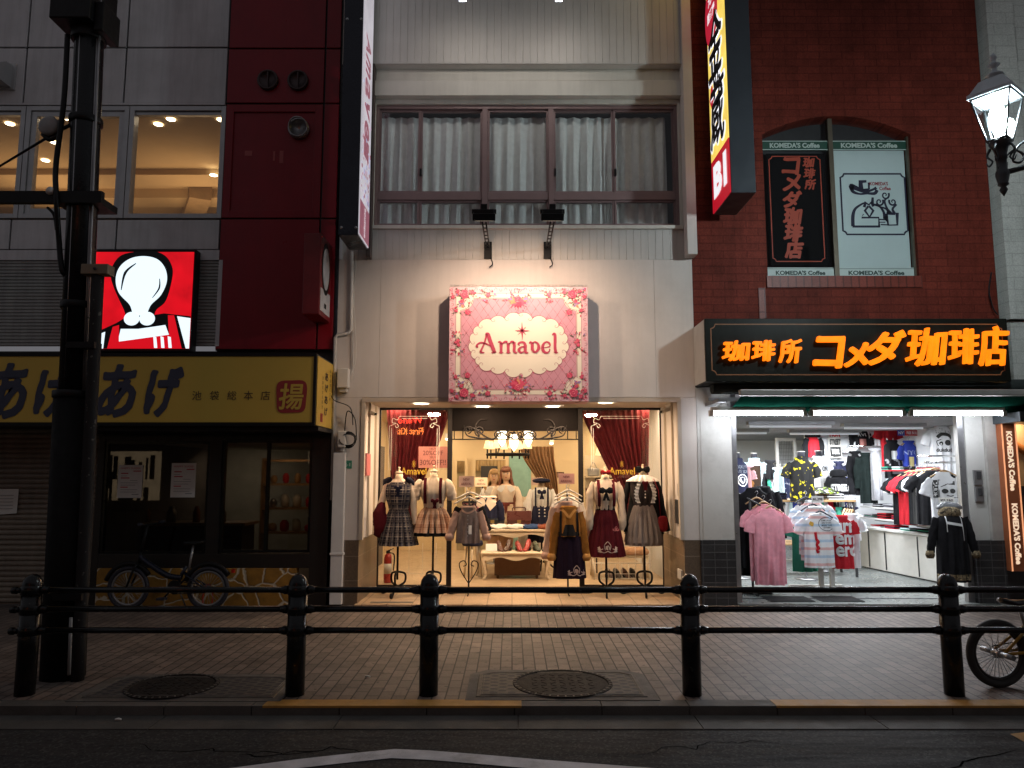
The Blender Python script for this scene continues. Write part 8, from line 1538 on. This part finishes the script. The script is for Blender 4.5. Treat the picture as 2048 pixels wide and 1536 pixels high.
for i, (a, lb_) in enumerate(((1758 + 4, 'wooden hanger above the blue T-shirt'),)): hanger('wooden hanger above the blue long T-shirt', (GX(1817, 880, W_ - .6), W_ - .6, zz(882, W_ - .6)), .3, K['wood'])
for q, s, m, lb_ in (((1794, 838, 1808, 849), 'NY', m_bu, 'blue shelf label at the top of the shop wall'), ((1809, 838, 1836, 849), 'FREE BULL', m_rd, 'red and white shelf label at the top of the shop wall')):
    x0, x1, z0, z1 = rc(*q, W_ - .7); z1 = min(z1, ceilz - .01); z0 = z1 - .09; b = MB(); b.box(x0, x1, W_ - .7, W_ - .69, z0, z1); b.text(s, ((x0 + x1) / 2, W_ - .7, (z0 + z1) / 2), (x1 - x0) * .8, .05, mi=1, bold=.03); solo(b, 'shelf_label', lb_, 'label', [m, m_inkw], (x0, W_ - .7, z0))
Yd = 11.6
def face(b):
    b.ribbon([(-.10, -.20), (-.04, -.15), (.06, -.16), (.12, -.21)], .05, (0, 0, 0)); b.ribbon([(-.09, -.33), (-.11, -.26), (-.05, -.23)], .012, (0, 0, 0)); b.disc((.05, 0, -.28), .045, X_, Z_, 0, 14); b.disc((-.05, 0, -.29), .03, X_, Z_, 0, 12); b.text('dukdude', (.01, 0, -.39), .28, .06, bold=.03, lift=0)
    for i in range(14): b.disc((random.uniform(-.12, .15), 0, random.uniform(-.14, -.06)), .006)
hang('white T-shirt with black splash face print, high at the right', (1848, 849, 1922, 946), Yd, m_wt, bw=.66, sl=(.08, .22), dec=[('splash_print', m_inkk, face)])
rail('chrome wall rail above the row of T-shirts', GX(1700, 910, 12.1), GX(1760, 910, 12.1), 12.1, zz(893, 12.1), False); rail('chrome rail carrying the right hand row of T-shirts', GX(1835, 912, 11.1), GX(1925, 912, 11.1), 11.1, zz(912, 11.1), False)
# dark jackets rail and hoodies in the middle
for i, (q, m, lb_) in enumerate((((1700, 902, 1724, 990), m_bk, 'black long jacket at the left of the middle rail'), ((1713, 905, 1757, 1006), m_dg, 'bottle black robe at the front of the middle rail'), ((1742, 896, 1762, 1000), m_gr_, 'pale grey coat at the right of the middle rail'))): hang(lb_, q, 11.9 - .1 * i, m, 'jacket', 'jacket', tank=(i == 2), long=.6, k=7, fold=.05)
hang('black cropped top with white STREET lettering on the shelf table', (1652, 945, 1704, 990), 11.8, m_bk, 'hoodie', 'hoodie', long=.8, hood=True, dec=[('lettering', m_inkw, lambda b: b.text('STREET', (0, 0, -.23), .30, .11, bold=.05, lift=0))])
hang('white top peeking out beside the STREET top', (1690, 948, 1708, 992), 12., m_wt, k=5)
def stack(label, x, y, z, w, d, n, cols, rz=0):
    rnd_ = random.Random(int(x * 100 + z * 1000)); 
    b = MB()
    for i in range(n):
        h = .018; ww = w * rnd_.uniform(.94, 1.03); b.obox((x + rnd_.uniform(-.006, .006), y, z + h * (i + .5)), ww, d, h - .002, rz + rnd_.uniform(-.03, .03), mi=i % len(cols))
    return solo(b, 'folded_stack', label, 'folded clothing', cols, (x, y, z), 'folded clothes on the shop shelves', .006)
xa, xb = GX(1548, 1003, 11.5), GX(1712, 1003, 11.5); zt = zz(1000, 11.5); t = thing('shelf_table', 'wood topped two tier display table in the middle of the clothes shop', 'table', (xa, 11.5, .03)); b = MB(); b.box(xa, xb, 11.5, 12.1, zt - .03, zt); b.box(xa, xb, 11.5, 12.1, .5, .53); part(b, 'board', K['wood'], t, .004)
for x in (xa + .03, xb - .03):
    for y in (11.53, 12.07): b = MB(); b.box(x - .015, x + .015, y - .015, y + .015, .031, zt - .031); part(b, 'leg', K['dark'], t)
sh = [m_wt, m_bk, m_gr_, m_rd, m_nv, m_lb, m_gn]
ms = [cloth('yellow_fold', (.5, .38, .08))] + sh
for i, (u, n, cs, lb_) in enumerate(((.08, 6, [m_bk, m_nv], 'dark folded stack at the left of the wooden table'), (.60, 5, [m_camo, m_bk], 'patterned folded stack on the wooden table'), (.78, 5, [m_wt, m_bk], 'black and white folded stack on the wooden table'), (.93, 4, [m_wt, m_gr_], 'white folded stack at the right of the wooden table'))): stack(lb_, xa + (xb - xa) * u, 11.72, zt, .26, .3, n, cs)
b = MB(); xg = xa + (xb - xa) * .68; b.obox((xg, 11.65, zt + .14), .34, .25, .02, .2, .35); solo(b, 'draped_garment', 'black white and lime patterned garment draped over the table stacks', 'garment', blotch('lime_pattern', (.02, .02, .02), [(.6, .6, .6), (.35, .5, .05)], 16, .55), (xg, 11.65, zt + .1), None, .01)
for i in range(8):
    x = xa + (xb - xa) * (.36 + .08 * i); hang('garment sleeve hanging under the wooden table', (1600 + 14 * i, 1014, 1614 + 14 * i, 1050), 11.62, ms[(i * 3) % 8], 'garment', 'hung_garment', tank=True, k=4, group='garments hung under the wooden table')
for i in range(4): hanger('wooden hanger at the white shirts beside the counter', (GX(1690 + 8 * i, 1022, 10.9), 10.9 + .05 * i, zz(1018 + i, 10.9)), .3, K['wood'], .9, 'wooden hangers beside the counter')
hang('white shirts bunched at the end of the counter', (1698, 1030, 1726, 1080), 10.95, m_wt, k=6)
# counter and shelves along the right wall
cxa, cya, cxb, cyb = 5.78, 12.75, 6.1, 10.35; dirv = V(cxb - cxa, cyb - cya, 0); L = dirv.length; u = dirv.normalized(); nrm = V(-u.y, u.x, 0) * 1
if nrm.x < 0: nrm = -nrm
ang = math.atan2(u.y, u.x); mid = V((cxa + cxb) / 2, (cya + cyb) / 2, 0); ct = thing('counter', 'long white counter with cupboard doors along the right wall', 'counter', (mid.x, mid.y, .03)); b = MB(); b.obox(mid + nrm * .22 + Z_ * .36, L, .42, .62, ang); part(b, 'cabinet', K['offw'], ct, .004); b = MB(); b.obox(mid + nrm * .22 + Z_ * .69, L + .04, .48, .035, ang); part(b, 'top', K['white'], ct, .004); b = MB(); b.obox(mid + nrm * .25 + Z_ * .04, L - .02, .4, .02, ang); part(b, 'plinth', K['dark'], ct)
for v in (.12, .3, .62):
    b = MB(); q = V(cxa, cya, .36) + dirv * v - nrm * .0; b.obox(q - nrm * (-.008), .008, .03, .58, ang); part(b, 'door_gap', K['dark'], ct)
def along(v, off, z): return V(cxa, cya, z) + dirv * v + nrm * off
for j, (v0, v1, z, off, lb_) in enumerate(((.0, .45, 1.02, .22, 'white wall shelf of folded clothes, upper tier near the back'), (.3, .72, .96, .3, 'white wall shelf of folded clothes, upper tier near the front'), (.0, .6, .84, .2, 'white wall shelf of folded clothes, lower tier near the back'), (.38, .85, .80, .3, 'white wall shelf of folded clothes, lower tier near the front'), (.1, .5, 1.28, .3, 'white wall shelf of folded clothes, third tier'), (.2, .6, 1.42, .35, 'white wall shelf of dark folded clothes, fourth tier'), (.1, .6, 1.62, .4, 'white wall shelf with a red edge, topmost tier'))):
    m_ = along((v0 + v1) / 2, off, z); t = thing('wall_shelf', lb_, 'shelf', m_, 'shelves on the right shop wall'); b = MB(); b.obox(m_, L * (v1 - v0), .3, .02, ang); part(b, 'board', K['white'] if j < 6 else m_rd, t); b = MB(); b.obox(along((v0 + v1) / 2, off + .13, z - .03), L * (v1 - v0), .02, .05, ang); part(b, 'bracket', K['steel'], t)
    n = 4
    for i in range(n):
        q = along(v0 + (v1 - v0) * (i + .5) / n, off - .0, z + .011); stack(('neat small stack of folded clothes on the right wall shelves'), q.x, q.y, q.z, .22, .24, 3 + (i * j) % 3, [sh[(i + j) % 7], sh[(i * 2 + j * 3) % 7]], ang)
for i in range(5): q = along(.15 + .16 * i, .2, .708); stack('small folded stack lying on the white counter top', q.x, q.y, q.z, .24, .26, 2 + i % 2, [ms[(i * 3 + 1) % 8], ms[(i + 4) % 8]], ang)
# right hand row of T-shirts, seen edge on
for i, (px, m, lb_) in enumerate(((1812, m_bk, 'black T-shirt at the left end of the right hand row'), (1824, m_rd, 'red T-shirt with dark print in the right hand row'), (1835, m_rd, 'second red T-shirt in the right hand row'), (1845, m_bk, 'black T-shirt in the middle of the right hand row'), (1854, m_wt, 'white striped T-shirt in the right hand row'), (1862, m_bk, 'black T-shirt next to the sunglasses T-shirt'))):
    y = 11.3 - .14 * i; z1 = zz(946 - i, y); garment('tshirt', lb_, 'T-shirt', GX(px + 8, 1000, y), y, z1, .46, z1 - zz(1050, y), m if i != 4 else stripes('black_white_stripes', [(.7, .7, .72), (.02, .02, .02)], .18, 0), (.10, .18), 0, .05, rz=-.55, k=7, fold=.03)
    hanger('wooden hanger in the right hand row of T-shirts', (GX(px + 8, 940, y), y, z1 + .03), .36, K['wood'], -.55, 'wooden hangers in the right hand row')
def shades(b):
    pr_ = lambda x0, x1, z0, z1: b.ribbon([(x0, z0), (x1, z0), (x1, z1), (x0, z1)], .012, (0, 0, 0), k=0, closed=True)
    pr_(-.09, .16, -.33, -.10)
    for s in (-1, 1): b.disc((.035 + s * .055, 0, -.245), .042, X_, Z_, 0, 14, 0, .032)
    b.ribbon([(-.02, -.23), (.09, -.23)], .012, (0, 0, 0), k=0)
    for i in range(5): b.ribbon([(-.07 + .02 * i, -.19 + .01 * i), (.13, -.115 - .012 * i)], .009, (0, 0, 0), k=0)
    b.ribbon([(.0, -.30), (.05, -.31), (.1, -.30)], .012, (0, 0, 0)); b.patch([(-.16, -.33), (-.10, -.33), (-.10, -.10), (-.16, -.10)])
    for i in range(3): b.text('DUDE STYLE', (-.02, 0, -.37 - .022 * i), .16, .012, lift=0)
hang('white T-shirt with black DUDE and sunglasses print, front of its row', (1848, 944, 1928, 1050), 9.98, m_wt, bw=.68, sl=(.075, .2), fold=.02, dec=[('sunglasses_print', m_inkk, shades), ('lettering', m_inkw, lambda b: b.text('DUDE', (-.13, 0, -.215), .2, .045, -Z_, X_, bold=.04, lift=0.002))])
hanger('wooden hanger of the sunglasses T-shirt', (GX(1888, 940, 9.98), 9.98, zz(941, 9.98)), .38, K['wood'])
hang('black hooded tunic with leopard trim at the shop front', (1858, 1022, 1950, 1162), 9.18, (m_bk, m_bk, m_camo), 'tunic', 'hooded_tunic', bw=.66, long=.52, hood=True, flare=1.08, fold=.03, k=7, depth=.08, cuff=m_camo, dec=[('drawstring', m_inkw, lambda b: (b.ribbon([(-.09, -.05), (-.085, -.24)], .012, (0, 0, 0)), b.ribbon([(.09, -.05), (.10, -.34)], .012, (0, 0, 0)), b.ribbon([(-.09, -.13), (.09, -.16)], .03, (0, 0, 0)))), ('hem_band', m_camo, lambda b: b.patch([(-.20, -.80), (.20, -.80), (.20, -.735), (-.20, -.735)], 40, 5))])
b = MB(); c = at(1897, 1010, 9.22); b.loft([ring((c.x, c.y, c.z + z), a, d, 24, .08, 5) for z, a, d in ((-.05, .15, .06), (-.02, .15, .06), (.02, .10, .05), (.04, .03, .02))]); solo(b, 'plastic_cover', 'clear grey plastic cover over the shoulders of the leopard trimmed tunic', 'cover', mat('grey_film', (.16, .165, .175), .15, 0, .2, 10), c)
rail('front rail holding the sunglasses T-shirt and hooded tunic', GX(1850, 935, 9.9), GX(1935, 935, 9.9), 9.9, zz(925, 9.9), False)
b = MB(); q = at(1478, 985, 11.3); b.lathe([(.06, 0), (.075, .02), (.06, .06), (.02, .09), (.001, .095)], q + V(.03, -.4, -.15), 14); solo(b, 'sun_hat', 'small yellow cap among the dark clothes', 'cap', cloth('yellow_cap_cloth', (.5, .30, .04)), q)

# packed rails and extra shirts that fill the shop
def packed(label, group, x0, y0, x1, y1, z, n, L, ms_, rz, **k):
    for i in range(n):
        q = i / max(n - 1, 1); garment('hung_garment', label, 'garment', x0 + (x1 - x0) * q, y0 + (y1 - y0) * q, z + .01 * (i % 3), .40, L * (.85 + .1 * ((i * 7) % 4)), ms_[(i * 5 + 1) % len(ms_)], (.06, .18), 0, .045, rz=rz + .12 * sin(i * 2.3), rows=6, group=group)
many = sh + [m_pk, m_bk, m_camo, m_bu, m_wt, blotch('grey_print_cloth', (.3, .3, .32), [(.05, .05, .06), (.6, .6, .6)], 18, .56)]
xa, xb = GX(1530, 940, 12.9), GX(1612, 940, 12.9); rail('thin rail packed with shirts in the middle of the clothes shop', xa - .05, xb + .05, 12.9, 1.62); packed('shirt seen edge on, packed on the middle rail of the clothes shop', 'shirts packed on the middle rail', xa, 12.9, xb, 12.9, 1.57, 11, .62, many, 1.15)
xa, xb = GX(1640, 960, 12.5), GX(1705, 960, 12.5); packed('shirt seen edge on, packed along the partition wall', 'shirts packed along the partition wall', xa, 12.6, xb, 12.6, 1.50, 9, .6, many, 1.05); rail('short rail packed with shirts along the partition wall', xa - .05, xb + .05, 12.6, 1.55, False)
packed('dark garment packed on the rail at the shop left wall', 'garments on the left wall rail', p0 + .35, 10.6, p0 + .35, 12.6, 1.55, 12, .75, [m_bk, m_nv, m_dg, m_bk, m_gr_], .1)
for i, (q, m, lb_) in enumerate((((1640, 918, 1662, 950), m_gr_, 'small grey T-shirt pinned under the cloth banner'), ((1666, 922, 1690, 946), m_nv, 'small navy T-shirt pinned under the cloth banner'), ((1742, 850, 1762, 892), m_wt, 'white T-shirt high between the hooded sweatshirt and the long red T-shirt'))): hang(lb_, q, W_ - .1, m)
